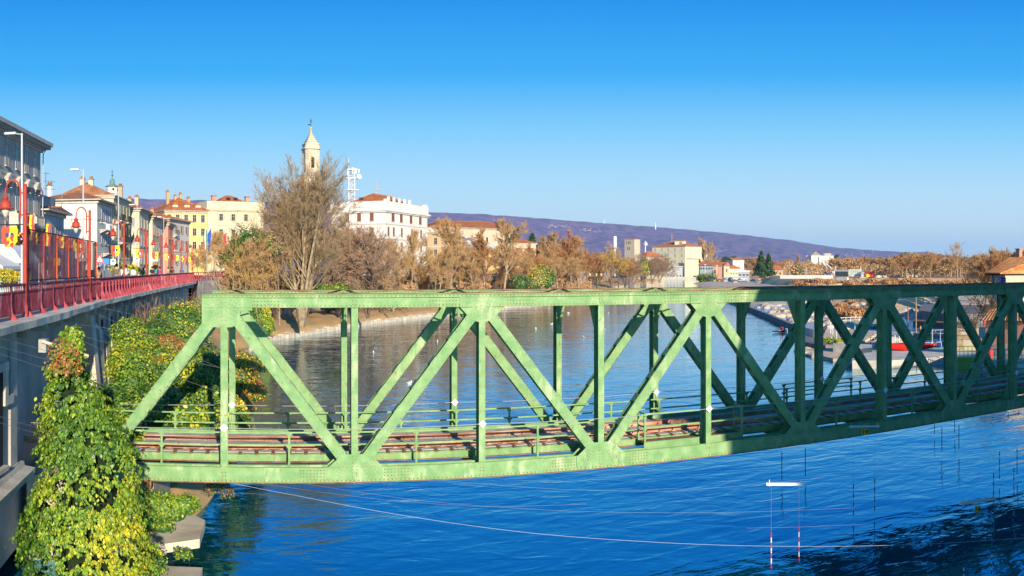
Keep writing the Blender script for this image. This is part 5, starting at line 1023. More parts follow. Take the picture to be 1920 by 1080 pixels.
bush('evergreen_bush', 'yellow green evergreen bush at the water right of the ochre house', [tuple(P(1012, 520, 262))+(4.6, 3, 4.0), tuple(P(1026, 525, 264))+(2.8, 3, 3.6), tuple(P(1000, 530, 260))+(4, 3, 3)], 5200, .45, ['leaf_dark', 'leaf_green', 'leaf_yellow', 'leaf_gold', 'twig_tan'], [3, 3, 1.6, 2, 2], seed=19, thick=.55)
bush('evergreen_bush', 'small round green shrub on the slope left of the yellow green one', [tuple(P(975, 530, 255))+(3.6, 3, 3.0)], 1300, .45, ['leaf_dark', 'leaf_green', 'twig_brown'], [4, 1, 3], seed=20)
bush('evergreen_bush', 'green ivy stump below the huge bare tree at the quay', [tuple(P(640, 545, 150))+(2.6, 2, 1.4), tuple(P(600, 542, 148))+(2, 1.6, 1.0)], 1500, .3, GREENS, [3, 4, 2, 1], seed=21)
for k, (px, py, r, a, lb) in enumerate(((1206, 505, 515, 3.2, 'bright green ivy column on the far left bank'), (1318, 523, 700, 6, 'small green bush at the foot of the yellow annex'), (1332, 524, 690, 7, 'olive bush right of the small green one near the yellow annex'))): bush('evergreen_bush', lb, [tuple(P(px, py, r))+(a, a, a*(2.0 if k == 0 else .7))], 900, .9, GREENS, [2, 4, 3, 2], seed=22+k)
for kx, (px, py, lb) in enumerate(((222, 505, 'round yellow green hedge plant behind the railing near the warning sign'), (249, 508, 'small green shrub behind the man in the olive jacket'))): bush('potted_bush', lb, [tuple(P(px, py, 72))+(.7, .7, .6)], 900, .12, ['leaf_green', 'leaf_yellow', 'leaf_gold'], [3, 4, 2], seed=30+kx, core=.8, corem='leaf_green')
_o = leaf_mesh('bush', [(0, 0, 1.25, .85, .8, .5), (1.0, .1, 1.2, .5, .5, .4)], 2600, .09, ['leaf_yellow', 'leaf_gold', 'leaf_lime'], [3, 3, 2], seed=40); link('bush', _o, PLANTER)
# conifers
def conifer(px, r, zb, yt, label, w=.34, seed=1):
    x, y = D(px, r); h = Z(yt, r)-zb; g = np.random.default_rng(seed); t = empty('conifer', (x, y, zb), label, 'tree'); n = 5200
    z = h*(1-g.random(n)**.55*.92); tier_ = .75+.25*np.abs(np.sin(z/h*26)); th = g.uniform(0, 6.283, n); rad = (1.02-z/h)*h*w*tier_*(1+.25*np.sin(th*3+z))*g.uniform(.45, 1, n)
    pos = np.stack([rad*np.cos(th), rad*np.sin(th), z], 1); d = np.stack([np.cos(th), np.sin(th), -.2+0*th], 1)
    link('crown', leaf_mesh('crown', None, n, h*.055, ['leaf_conifer', 'leaf_dark'], [3, 1], droop=.5, seed=seed, ptfn=lambda g_, n_: (pos, d)), t); mb = MB(); mb.tube([(0, 0, 0), (0, 0, h*.95)], [h*.02, .05], 6); mb.build('trunk', 'bark', t, loc=(0, 0, 0))
conifer(1427, 600, 5, 469, 'tall dark cedar, left of the two, behind the gravel bank', .36, 3); conifer(1441, 640, 5, 474, 'dark cedar, right and smaller of the two', .34, 4); conifer(1312, 900, 3, 486, 'small dark conifer right of the yellow palazzo', .25, 5); conifer(998, 330, 9, 435, 'small dark conifer behind the ochre house', .3, 6)
for px, r, a, lb in ((1362, 900, 7, 'round dark evergreen behind the long red roof, left one'), (1376, 950, 7, 'round dark evergreen behind the long red roof, right one'), (1569, 1250, 5.5, 'round dark evergreen at the right end of the white office block'), (1697, 620, 6, 'dark evergreen patch in the right wood'), (1494, 560, 5, 'dark evergreen left of the white crane')): x, y = D(px, r); zc = {1362: 17, 1376: 18, 1569: 26, 1697: 17, 1494: 9}[px]; bush('evergreen_tree', lb, [(x, y, zc, a*.9, a*.9, a), (x+a*.5, y, zc-a*.3, a*.6, a*.6, a*.7)], 1800, a*.11, ['leaf_conifer', 'leaf_dark'], [2, 1], seed=px, cat='tree', core=.8, corem='leaf_conifer')
tree_px('poplar', 1324, 960, 2, 442, 'broad golden brown poplar behind the yellow palazzo', wide=2.2, name='poplar_tree'); tree_px('poplar', 1331, 980, 2, 452, 'second golden brown poplar just right behind the yellow palazzo', wide=1.8, name='poplar_tree'); tree_px('poplar', 1495, 640, 6, 474, 'upright golden poplar left of the white office block', wide=1.3, name='poplar_tree')
# woods on the plain: each tree stands by itself
def wood(px0, px1, r0, r1, n, zb, y0, y1, label, group, keys=('far0', 'far1', 'far2', 'far0'), wide=1.7):
    for k in range(n):
        px = px0+(px1-px0)*(k+random.random())/n; r = random.uniform(r0, r1); tree_px(random.choice(keys), px, r, zb, random.uniform(y0, y1), label, group, wide=wide*random.uniform(.85, 1.3))
wood(1328, 1440, 900, 1250, 28, 3, 478, 490, 'brown leafless tree of the distant belt behind the red roofs', 'tree belt behind the red roofs')
wood(1400, 1570, 640, 950, 28, 5, 488, 500, 'leafless tree of the low belt in front of the white office block', 'tree belt in front of the office block')
wood(1450, 1570, 1350, 1600, 8, 5, 484, 490, 'leafless tree of the belt behind the white office block', 'tree belt behind the office block')
wood(1565, 1700, 560, 720, 42, 6, 478, 488, 'golden brown tree of the wood behind the glass pavilion', 'wood behind the glass pavilion')
wood(1690, 1860, 480, 640, 42, 6, 470, 486, 'golden brown tree of the wood right of the pavilion', 'wood at the right')
wood(1840, 1960, 190, 260, 18, 3, 462, 480, 'dark golden tree of the thicket behind the tiled house', 'thicket behind the tiled house', keys=('tallA', 'tallB', 'broadB'), wide=1.1)
tree_px('feather', 1795, 430, 4, 450, 'single tall slender pale tree above the right wood', wide=1.0); tree_px('feather', 1710, 440, 4, 470, 'pale multi-stemmed tree at the left edge of the right wood', wide=.9); tree_px('feather', 1745, 430, 4, 468, 'pale feathery tree in the middle of the right wood', wide=.9); tree_px('broadB', 1676, 470, 5, 486, 'white barked low tree standing before the right wood', wide=.9); tree_px('feather', 1866, 240, 3, 458, 'tall thin tree above the tiled house roof, left one', wide=.7); tree_px('tallB', 1884, 230, 3, 462, 'tall thin tree above the tiled house roof, right one', wide=.7)
DB = leaf_mesh('foliage', [(0, 0, .35, 1.2, 1.0, .75), (1.0, .3, .2, .8, .8, .5)], 900, .30, ['leaf_rust', 'twig_tan', 'twig_red'], [2, 4, 3], seed=71, droop=-.5, thick=.6)
def bank_tree(k0, k1, n, off0, off1, z, h0, h1, keys, label, group, wide=1.0):
    for k in range(n):
        t_ = k0+(k1-k0)*(k+random.random())/n; s_ = int(t_); f_ = t_-s_; w0, w1 = STA[s_][0], STA[s_+1][0]; x, y = lerp(w0[0], w1[0], f_), lerp(w0[1], w1[1], f_); dx, dy = w1[0]-w0[0], w1[1]-w0[1]; L_ = math.hypot(dx, dy); o_ = random.uniform(off0, off1); tree(random.choice(keys), x-dy/L_*o_, y+dx/L_*o_, z, random.uniform(h0, h1), label, group, wide=wide*random.uniform(.8, 1.3))
bank_tree(6.2, 10.0, 20, 2, 9, 9.2, 7, 12, ('broadB', 'tallB', 'tallA'), 'slender leafless tree on the quay in front of the palazzo and tan blocks', 'leafless trees on the quay top')
bank_tree(7.5, 10.2, 16, -6, -2, 2.0, 9, 14, ('broadB', 'tallB', 'tallA'), 'leafless tree on the lower bank below the tan blocks', 'leafless trees on the lower bank')
bank_tree(9.6, 12.4, 34, -5, 10, 2.0, 13, 21, ('tallA', 'tallB', 'broadB'), 'orange brown leafless tree of the long riverside belt before the willows', 'riverside tree belt', 1.15)
TM['dark'] = tree_meshes('dark', 9, 'round', 5, .022, 'bark', 'bark', 1, 1.0, .06, 61)
tree_px('dark', 1822, 104, .8, 535, 'dark bare spreading tree at the water station left of the tiled house', wide=1.25, rz=1.0)

tree_px('broadB', 470, 126, 2.5, 428, 'bare crown showing through the ivy-covered tree', wide=.9); tree_px('broadB', 440, 124, 2.5, 440, 'bare twiggy tree just left of the ivy-covered tree', wide=.8); tree_px('broadB', 508, 130, 2.5, 438, 'bare twiggy tree between ivy-covered tree and the huge tree', wide=.7)
# ground-level tangle inside the woods: upright dry twigs nobody could count
def tangle(name, segs, n, h0, h1, size, mats, label, seed):
    g = np.random.default_rng(seed); P_, d_ = [], []
    k = g.integers(0, len(segs), n); S_ = np.array([s_[:4] for s_ in segs], float)[k]; t = g.random(n); w = g.random(n)
    px = S_[:, 0]+(S_[:, 1]-S_[:, 0])*t; r = S_[:, 2]+(S_[:, 3]-S_[:, 2])*w; a = (px-CX)/F; zb = np.array([s_[4] for s_ in segs], float)[k]; hm = h0+(h1-h0)*(.5+.5*vnoise(np.stack([px*.11, r*.02, 0*px], 1), seed)); z = zb+hm*g.random(n)**.8
    pos = np.stack([r*np.sin(a), r*np.cos(a), z], 1); d = np.stack([-np.sin(a), -np.cos(a), 0*a], 1)
    me = leaf_mesh(name, None, n, size, mats, [1]*len(mats), droop=-.8, seed=seed, ptfn=lambda g_, n_: (pos, d)); return meta(link(name, me), label, 'undergrowth', kind='stuff')
mat('thicket_a', (.50, .31, .15), .95, (.34, .20, .10), .2); mat('thicket_b', (.40, .24, .13), .95, (.26, .16, .09), .2)
tangle('undergrowth', [(1470, 1900, 500, 720, 6), (1560, 1860, 560, 700, 6), (1328, 1500, 850, 1150, 4)], 36000, 3, 11, .95, ['thicket_a', 'thicket_b', 'twig_tan'], 'tangled brown undergrowth of the woods on the plain', 88)
tangle('undergrowth', [(640, 780, 178, 205, 2.0), (780, 920, 222, 262, 2.0), (900, 1010, 262, 300, 2.0), (1010, 1110, 330, 400, 2.0), (1110, 1240, 450, 600, 1.0)], 15000, 2.0, 6.5, .45, ['thicket_a', 'thicket_b', 'twig_red'], 'tangled leafless scrub along the left bank below the quay', 89)
# ================================================================ far bank buildings and right bank
building('long_palazzo', 'large pale yellow riverside palazzo with brown hipped roof and brick chimney', D(1223, 905), D(1285, 880), 30, 33.5, 'wall_pale_yellow', zb=1.5, roof=('hip', 5.5, 'tiles', .8), cat='palazzo', wins=[('front', 5, (30.5, 24.5, 18), 2.2, 3.2, 'wall_pale_yellow', 'shutter_olive', 'closed'), ('right', 4, (30.5, 24.5, 18), 1.8, 3.2, 'wall_pale_yellow', 'shutter_olive', 'closed')], courses=(27.5,), chimneys=[(-23, 8, 47, 'wall_pink')], balconies=[('front', 19, 20.5, 5), ('right', 14, 20.5, 26)])
x = D(1276, 895); building('roof_pavilion', 'small yellow roof pavilion on top of the pale yellow palazzo', D(1265, 893), D(1282, 890), 8, 39.5, 'wall_pale_yellow', zb=34, roof=('hip', 1.2, 'tiles_old', 1.0), cat='pavilion', wins=[('front', [6.5], (37.3,), 3, 1.4, 'wall_yellow', None, 'bare')])
building('yellow_annex', 'pale yellow flat-topped annex on the waterside below the palazzo', D(1284, 850), D(1310, 856), 16, 15.8, 'wall_pale_yellow', zb=.8, roof=('parapet', .5, 'wall_pale_yellow'), cat='annex', wins=[('front', 6, (12.2, 5.6), 1.1, 3.0, 'wall_pale_yellow', 'shutter_olive', 'closed')], courses=(9.2,))
building('white_boathouse', 'long low white waterside building left of the yellow annex', D(1243, 862), D(1285, 852), 16, 12.6, 'wall_marble', zb=.8, roof=('parapet', .6, 'wall_white'), cat='building', wins=[('front', [4, 8, 12.5], (9.4,), 1.0, 3, 'wall_white', 'shutter_grey', 'closed'), ('front', 7, (3.6,), 1.4, 1.4, 'wall_white', None, 'sill')])
building('old_house', 'old beige house with curved red roof left of the yellow palazzo', D(1212, 800), D(1246, 815), 16, 21.5, 'wall_beige', zb=.8, roof=('hip', 5, 'tiles', .6), wins=[('front', 3, (17.5, 11.5), 1.4, 2.6, 'wall_beige', None, 'sill')])
qb = MB(D(1265, 845)+(0,)); _a, _b = D(1225, 850), D(1312, 842); qb.bar((_a[0], _a[1], 1.2), (_b[0], _b[1], 1.2), 2.6, 3, (0, 0, 1)); meta(qb.build('quay_edge', 'pale_concrete'), 'pale quay edge under the white and yellow waterside buildings', 'quay')
building('campanile', 'slender pale brick campanile with red cap and arched openings', D(1171, 706), D(1189.5, 700), 8, 34.6, 'wall_beige', zb=2, roof=('hip', .8, 'tiles', .3), cat='bell tower', cornice=False, wins=[('front', [2.4, 4.1, 5.8], (32.0,), .9, 2.4, 'wall_beige', None, 'bare'), ('front', [3.3, 5.0], (27.2,), .9, 2.4, 'wall_beige', None, 'bare')])
building('tower_block', 'white flat-roofed apartment tower right of the poplar', D(1309.5, 1100), D(1326, 1104), 12, 29.4, 'wall_white', zb=3, roof=('parapet', .6, 'wall_beige'), cat='apartment block', wins=[('front', [5.5, 8.3], (25.5, 19), 1.8, 1.6, 'wall_tan', None, 'sill')])
building('long_hall', 'long low building with bright red tiled roof beyond the gravel bank', D(1312, 762), D(1358, 756), 14, 13.6, 'wall_blue_grey', zb=3, roof=('gable_u', 2.6, 'tiles', 1.6), cat='building', wins=[('front', 9, (10.8,), 1.6, 1.4, 'wall_blue_grey', None, 'sill')])
building('gabled_house', 'small cream house with pointed gable at the right end of the red roof', D(1357, 745), D(1368, 745), 14, 12.8, 'wall_cream', zb=3, roof=('gable_v', 2.8, 'tiles', .3, .5), wins=[('front', [2.6], (9.0,), .9, 3, 'wall_tan', None, 'bare')])
building('low_house', 'low house with dark red roof left of the white villa', D(1366, 765), D(1388, 768), 12, 10.5, 'wall_pale_yellow', zb=3, roof=('hip', 3.6, 'tiles', .5), wins=[('front', [2.4, 4.6, 7, 9], (6.4,), 1.3, 1.6, 'wall_cream', 'shutter_brown', 'closed')])
building('white_villa', 'tall white house with stepped brown roofs beside the low red roofs', D(1374, 800), D(1395, 806), 12, 18.6, 'wall_marble', zb=3, roof=('gable_u', 2.0, 'tiles', .5), wins=[('front', [3, 6.6], (12.5, 8), 1.2, 1.6, 'wall_white', 'shutter_brown', 'closed')])
building('riverside_house', 'brown red roofed cottage behind leafless trees on the levee', D(1436, 640), D(1468, 648), 10, 9.4, 'wall_tan', zb=3.5, roof=('gable_u', 3.4, 'tiles', .6), wins=[('front', 3, (7,), 1.2, 1.6, 'wall_tan', None, 'sill')])
for (a, b, r, top, lb, rf) in ((1512, 1522, 1300, 480, 'left wing of the white office block', None), (1521, 1538.5, 1290, 479, 'gabled middle tower of the white office block', 'g'), (1538, 1556, 1310, 480, 'plain right wing of the white office block', None), (1546, 1558, 1330, 476, 'raised lift tower of the white office block', None), (1557, 1564, 1318, 480, 'narrow end wing of the white office block', None)):
    building('office_wing', lb, D(a, r), D(b, r), 20, Z(top, r), 'wall_marble' if a != 1546 else 'wall_beige', zb=4, roof=('gable_v', 6.0, 'wall_beige', .0, .5) if rf else ('parapet', .5, 'wall_white'), cat='office wing', cornice=False, wins=[('front', [5, 7.4] if a == 1512 else ([11.0] if rf else [3.0]), (26, 22.5, 19, 15.5) if a != 1538 else (20,), 1.3, 1.3 if not rf else 3.4, 'wall_beige', None, 'bare')])
# low white shed and light blue workshops on the plain
building('blue_shed', 'light blue grey flat workshop on the far gravel bank', D(1384, 640), D(1405, 640), 10, Z(508, 640), 'wall_blue_grey', zb=1.5, roof=('parapet', .3, 'white_paint'), cat='shed', wins=[('front', 3, (6,), 1.8, 1.2, 'wall_blue_grey', None, 'bare')])
building('red_shed', 'orange fronted market hall between red roof and gravel', D(1337, 730), D(1354, 730), 8, Z(500.5, 730), 'wall_pink', zb=2, roof=('gable_u', 1.2, 'tiles', .4), cat='shed', wins=[('front', [1.5], (8,), 2, 3, 'white_paint', None, 'bare')])
for k, (px, y0, lb) in enumerate(((1322, 496, 'white mast left of the red market hall'), (1344, 498, 'white lamp mast in front of the red market hall'))): x, y = D(px, 700); t = empty('mast', (x, y, 2), lb, 'mast'); mb = MB(); mb.tube([(0, 0, 0), (0, 0, Z(y0, 700)-2)], .18, 5); mb.build('pole', 'white_paint', t, loc=(0, 0, 0)); mb = MB(); mb.cbox((0, 0, Z(y0, 700)-2), (1.6, .6, .3)); mb.build('lamp_head', 'white_paint', t, loc=(0, 0, 0))
# parked vehicles and stalls as dark / coloured cars by the hall
def car_mesh(m):
    mb = MB(); mb.plate([(-2.1, .3), (2.1, .3), (2.15, .75), (1.5, .9), (.9, 1.4), (-.9, 1.42), (-1.6, .95), (-2.1, .85)], 'y', -.85, 1.7, 0); a = mb.build('body', m, me_only=True)
    mb = MB(); mb.plate([(-.82, 1.34), (.85, 1.34), (1.25, .95), (-1.3, .98)], 'y', -.87, 1.74, 0); b = mb.build('windows', 'glass', me_only=True)
    mb = MB(); mb.tube([(0, -.1, 0), (0, .1, 0)], .32, 12); c = mb.build('wheel', 'black', me_only=True); return a, b, c
mat('car_blue', (.05, .12, .30), .3); mat('car_white', (.75, .76, .78), .3); mat('car_dark', (.05, .05, .06), .3); mat('car_red', (.45, .03, .02), .3)
CM = {m: car_mesh(m) for m in ('car_blue', 'car_white', 'car_dark', 'car_red')}
for k, (px, r, m, lb) in enumerate(((1326, 660, 'car_dark', 'dark car parked at the foot of the yellow annex'), (1334, 665, 'car_dark', 'dark car next to the first near the annex'), (1372, 640, 'car_blue', 'blue car in front of the low red roofed house'), (1378, 636, 'car_white', 'white car right of the blue one'), (1392, 630, 'car_white', 'white car in front of the blue grey shed'), (1366, 650, 'car_white', 'white car left of the blue one'))):
    x, y = D(px, r); t = empty('parked_car', (x, y, 2.2), lb, 'car', 'cars parked on the far bank', rz=R(20)); a, b, c = CM[m]; t.scale = (1.5,)*3; link('body', a, t); link('windows', b, t)
    for wx in (-1.35, 1.35):
        for wy in (-.8, .8): link('wheel', c, t, (wx, wy, .32))
# levee with white parapet wall
bump_sheet('levee', [(1425, 560), (1475, 470), (1560, 452), (1700, 470), (2100, 470), (2100, 800), (1425, 800)], 'scrub_ground', 5.4, .25, 31, 7)
def lwall(name, a, b, r0, r1, z0, z1, m, label): p, q = D(a, r0), D(b, r1); mb = MB(((p[0]+q[0])/2, (p[1]+q[1])/2, z0)); mb.bar((p[0], p[1], (z0+z1)/2), (q[0], q[1], (z0+z1)/2), z1-z0, 1.0, (0, 0, 1)); return meta(mb.build(name, m), label, 'wall')
lwall('parapet_wall', 1463, 1562, 476, 470, 5.2, Z(516, 470), 'wall_marble', 'long low white parapet wall on the levee left of the glass pavilion')
lwall('parapet_wall', 1612, 1720, 500, 520, 5.2, 6.9, 'wall_beige', 'thin beige kerb wall on the levee right of the tents')
# pavilion
pv = empty('glass_pavilion', D(1590, 480)+(6.4,), 'flat glass pavilion with grey left half and green tinted right half on the levee', 'pavilion', rz=R(-38))
hgt = Z(506, 480)-6.4; mb = MB(); mb.box((-7, 0, 0), (0, 8, hgt-.9)); mb.build('left_glazing', 'glass', pv, loc=(0, 0, 0)); mb = MB(); mb.box((-7.3, -.4, hgt-.9), (.1, 8.4, hgt)); mb.build('roof_band', 'shutter_grey', pv, loc=(0, 0, 0)); mat('green_glass', (.30, .42, .34), .2, (.5, .6, .5), .5)
mb = MB(); mb.box((.4, .1, 0), (7.6, 8, hgt-.2)); mb.build('right_glazing', 'green_glass', pv, loc=(0, 0, 0)); mb = MB()
for k in range(8): mb.box((.4+k*1.02, -.05, 0), (.52+k*1.02, .09, hgt-.2))
mb.box((.3, -.2, hgt-.2), (7.8, 8.2, hgt+.15)); mb.box((.3, -.06, hgt*.45), (7.7, .09, hgt*.45+.1)); mb.build('frame', 'white_paint', pv, loc=(0, 0, 0))
for x in (-7, 7.2): mb = MB(); mb.tube([(x, 4, 0), (x, 4, hgt+2.2)], .2, 6); mb.build('flue', 'white_paint', pv, loc=(0, 0, 0))
lwall('retaining_wall', 1570, 1590, 462, 458, .8, 6.3, 'wall_marble', 'pale cream retaining wall below the glass pavilion')
mat('dock_wood', (.50, .36, .22), .85, (.30, .22, .14), 1.5, .3); mat('teal_paint', (.05, .35, .32), .5); mat('blue_paint', (.03, .12, .45), .5)
mat('tent_red', (.75, .06, .02), .6); mat('tent_yellow', (.85, .60, .02), .6); mat('tent_grey', (.40, .42, .45), .6)
for px, m, wv, hv, lb in ((1616, 'tent_grey', 4.2, 2.6, 'grey pointed tent beside the glass pavilion'), (1628, 'tent_red', 4.0, 2.6, 'red domed tent right of the pavilion'), (1625, 'tent_yellow', 1.8, 1.4, 'yellow stall in front of the red tent')):
    x, y = D(px, 480 if m != 'tent_yellow' else 470); mb = MB((x, y, 6.4)); mb.lathe((x, y, 6.4), [(wv*.9, 0), (wv*.9, hv*.45), (wv, hv*.5), (wv*.5, hv*.9), (.1, hv*(1.1 if m != 'tent_red' else 1.0))], 4 if m != 'tent_red' else 12); meta(mb.build('tent', m), lb, 'tent')
# crane
cr = empty('mobile_crane', D(1556, 530)+(6.2,), 'white mobile crane with folded lattice boom on the levee', 'crane'); zc = lambda y: Z(y, 530)-6.2
mb = MB(); mb.tube([(2.4, 0, .5), (1.6, 0, zc(504)), (-3.0, 0, zc(494))], [.5, .35, .2], 6); mb.build('boom', 'white_paint', cr, loc=(0, 0, 0)); mb = MB(); mb.tube([(-2.4, 0, 2), (-3.2, 0, zc(497)), (-3.0, 0, zc(493))], .16, 5); mb.tube([(-1.2, 0, 2), (-2.6, 0, zc(497))], .12, 5); mb.build('jib', 'white_paint', cr, loc=(0, 0, 0))
mb = MB(); mb.box((-4.6, -1.4, .2), (2.2, 1.4, 1.6)); mb.box((-3.2, -1.2, 1.6), (-.6, 1.2, 2.8)); mb.build('carrier', 'car_blue', cr, loc=(0, 0, 0)); mb = MB(); mb.box((1.4, -.8, .2), (3.2, .8, 3.4)); mb.build('counterweight', 'white_paint', cr, loc=(0, 0, 0)); mb = MB(); mb.cbox((-4.6, 0, zc(489)), (2.6, .8, .6)); mb.build('cage', 'shutter_grey', cr, loc=(0, 0, 0))
for px, yt, lb in ((1480.5, 494, 'tall grey lamp post near the left end of the parapet wall'), (1512.5, 505, 'short white lamp post with globe behind the parapet wall'), (1541, 505, 'white lamp post left of the crane'), (1645.5, 500, 'green lamp post right of the red tent'), (1661, 505, 'thin signal post in front of the wood')): x, y = D(px, 520); t = empty('lamp_post', (x, y, 6.2), lb, 'lamp post'); h = Z(yt, 520)-6.2; mb = MB(); mb.tube([(0, 0, 0), (0, 0, h)], .12, 5); mb.build('pole', 'steel', t, loc=(0, 0, 0)); mb = MB(); mb.lathe((0, 0, h), [(.05, -.1), (.32, .1), (.32, .4), (.05, .6)], 8); mb.build('lamp_head', 'white_paint', t, loc=(0, 0, 0))
for px, r, yt, lb in ((1153, 800, 443, 'pair of white phone masts above the willow'), (1210, 900, 452, 'thin white mast with antenna ring left of the palazzo')): x, y = D(px, r); t = empty('telecom_mast', (x, y, 3), lb, 'mast'); h = Z(yt, r)-3; mb = MB(); mb.tube([(0, 0, 0), (0, 0, h)], .5, 6); mb.build('pole', 'white_paint', t, loc=(0, 0, 0)); mb = MB(); mb.lathe((0, 0, h-5), [(1.2, 0), (2.4, .2), (2.4, 3.5), (1.2, 3.8)], 8) if px > 1200 else mb.box((-1.4, -.6, h-11), (1.4, .6, h)); mb.build('antenna_head', 'steel', t, loc=(0, 0, 0))
# hill villages and summit mast
mat('village_wall', (.40, .36, .34), .9); vm = MB(); vm.box((-9, -6, 0), (9, 6, 9), 0); vm.plate([(-10, 9), (10, 9), (0, 13)], 'y', -7, 14, 1); VM_ = vm.build('village_house', ['village_wall', 'tiles_old'], me_only=True)
def hill_r(px, py):
    # first spot where the sight line of this pixel meets the hill mesh
    j = int(np.clip((px+600)/3100*639, 0, 639)); zl = EZ+(HY-py)/F*dist[:, j]; hit = np.where(hh[:, j] >= zl-2)[0]; return (dist[hit[0], j], hh[hit[0], j]) if len(hit) else (dist[40, j], hh[40, j])
VI = 0
for px0, px1, py0, py1, n, gname in ((1026, 1072, 421, 428, 26, 'village high on the hillside above the riverside clump'), (1086, 1126, 428, 437, 22, 'village on the hillside left of the phone masts'), (1312, 1362, 467, 473, 24, 'village on the hillside right of the yellow palazzo'), (1536, 1640, 474, 482, 40, 'village at the hill foot behind the office block'), (1600, 1640, 464, 474, 8, 'hamlet near the low ridge'), (1690, 1800, 478, 486, 12, 'village at the right end of the hills')):
    for k in range(n):
        px, py = random.uniform(px0, px1), py0+(py1-py0)*((k/n)*.6+.4*random.random()); r, z = hill_r(px, py); x, y = D(px, r); o = link('village_house', VM_, None, (x, y, z-3), (0, 0, random.uniform(-.6, .6)), (random.uniform(.35, .8), .8, random.uniform(.3, .6))); meta(o, 'tiny pale house of the '+gname, 'house', gname); VI += 1
for px, yt, lb in ((1229, 417, 'white transmitter tower on the hill crest'), (1133, 411, 'thin antenna on the hill crest left of the transmitter')): r = 6600; x, y = D(px, r); mb = MB((x, y, 330)); mb.tube([(x, y, Z(430, r)), (x, y, Z(yt, r))], [6 if px > 1200 else 3, 2], 6); meta(mb.build('transmitter', 'white_paint'), lb, 'transmitter')
# ---- right bank foreground: slabs, rocks, kayak, station
def block(name, cols, z0, z1, m, label, cat='block'):
    pts = [G(px, py, z1) for px, py in cols]; c = sum(pts, Vector())/len(pts); mb = MB((c.x, c.y, z0)); n = len(pts); mb.plate([(p.x, p.y) for p in pts][::-1], 'z', z0, z1-z0); return meta(mb.build(name, m), label, cat)
mat('warm_ground', (.78, .58, .37), .95, (.56, .40, .25), .5, .8, detail=10)
block('concrete_apron', [(1502, 655), (1545, 668), (1562, 672), (1640, 672), (1700, 660), (1745, 655), (1800, 640), (1800, 628), (1745, 632), (1640, 640), (1600, 632), (1560, 625), (1510, 620)], -.6, .35, 'warm_ground', 'flat concrete apron between weir and slalom channel', 'apron')
block('concrete_wall', [(1562, 648), (1635, 652), (1635, 646), (1562, 643)], -.8, 1.15, 'pale_concrete', 'pale concrete retaining wall standing in the pool left of the red kayak', 'wall')
block('concrete_wall', [(1500, 640), (1548, 648), (1548, 640), (1500, 626)], -.8, .9, 'rock_dark', 'dark wet wall at the end of the weir', 'wall')
block('concrete_slab', [(1598, 676), (1670, 676), (1770, 668), (1768, 652), (1660, 656), (1620, 662)], -.6, .9, 'pale_concrete', 'low pale concrete landing carrying the red kayak', 'landing')
block('concrete_block', [(1500, 612), (1526, 618), (1530, 606), (1506, 602)], .3, 1.8, 'wall_blue_grey', 'light grey sluice block at the weir end', 'block')
block('sluice_post', [(1472, 617), (1476, 618), (1477, 616), (1473, 615)], -.5, 1.9, 'pale_concrete', 'pale square post standing at the weir near the kayaker', 'post')
block('gate_house', [(1670, 632), (1712, 632), (1712, 622), (1670, 622)], .3, 2.2, 'pale_concrete', 'low pale block with dark graffiti beside the slalom channel', 'block')
block('timber_beam', [(1712, 603), (1812, 607), (1812, 602), (1712, 599)], .4, 1.3, 'rust', 'long rusty steel beam across the slalom channel', 'beam')
block('dark_ridge', [(1722, 582), (1790, 590), (1850, 588), (1850, 572), (1730, 570)], 0, 2.6, 'rock_dark', 'dark stone groyne in the rapids behind the slalom poles', 'groyne')
block('gravel_spit', [(1540, 640), (1620, 640), (1668, 610), (1668, 595), (1560, 590)], .2, .62, 'gravel', 'pale gravel spit behind the retaining wall', 'spit')
block('jetty', [(1790, 668), (1840, 668), (1842, 630), (1792, 632)], .2, 1.3, 'pale_concrete', 'small jetty with green netting left of the tiled hut', 'jetty')
block('green_net', [(1795, 670), (1835, 670), (1835, 669), (1795, 669)], .4, 1.9, 'leaf_lime', 'green net screen hung along the front of the jetty', 'net')
sheet('rapids', [tuple(G(px, py, .48))[:2] for px, py in ((1668, 660), (1700, 652), (1800, 640), (1900, 632), (2100, 640), (2100, 545), (1830, 541), (1788, 541), (1776, 552), (1700, 590), (1668, 610))], .48, 'rapids_water')
sheet('upper_rapids', [tuple(G(px, py, .56))[:2] for px, py in ((1408, 576), (1440, 590), (1495, 612), (1560, 618), (1585, 600), (1560, 584), (1500, 572), (1440, 566))], .62, 'rapids_water')
# rocks: a few hundred boulders in real scatter
RK = []
for s in range(5):
    g = np.random.default_rng(200+s); pr = [(max(.02, math.cos(a)), math.sin(a)*.6) for a in np.linspace(-1.35, 1.35, 6)]; mb = MB(); mb.lathe((0, 0, 0), pr, 8); v = np.array(mb.v); v *= (1+.35*vnoise(v*1.8, 300+s))[:, None]; mb.v = [tuple(q) for q in v]; RK.append([mb.build('rock', m, me_only=True) for m in ('rock_pale', 'rock_tan', 'rock_dark')])
def rocks(n, region, z, s0, s1, label, group, mi=(0, 1), zf=None):
    for k in range(n):
        px, py = region(); p = G(px, py, z); s = random.uniform(s0, s1); o = link('rock', RK[random.randrange(5)][random.choice(mi)], None, (p.x, p.y, z), (0, 0, random.uniform(0, 6)), (s*random.uniform(.8, 1.7), s, s*random.uniform(.6, 1))); meta(o, label, 'rock', group)
def quad_region(a, b, c, d):
    def f(): u, v = random.random(), random.random(); return ((a[0]*(1-u)+b[0]*u)*(1-v)+(d[0]*(1-u)+c[0]*u)*v, (a[1]*(1-u)+b[1]*u)*(1-v)+(d[1]*(1-u)+c[1]*u)*v)
    return f
rocks(110, quad_region((1392, 568), (1560, 572), (1600, 618), (1502, 618)), .6, .5, 1.6, 'pale boulder lying in the shallow rapids behind the weir', 'boulders in the rapids behind the weir', (0, 0, 1))
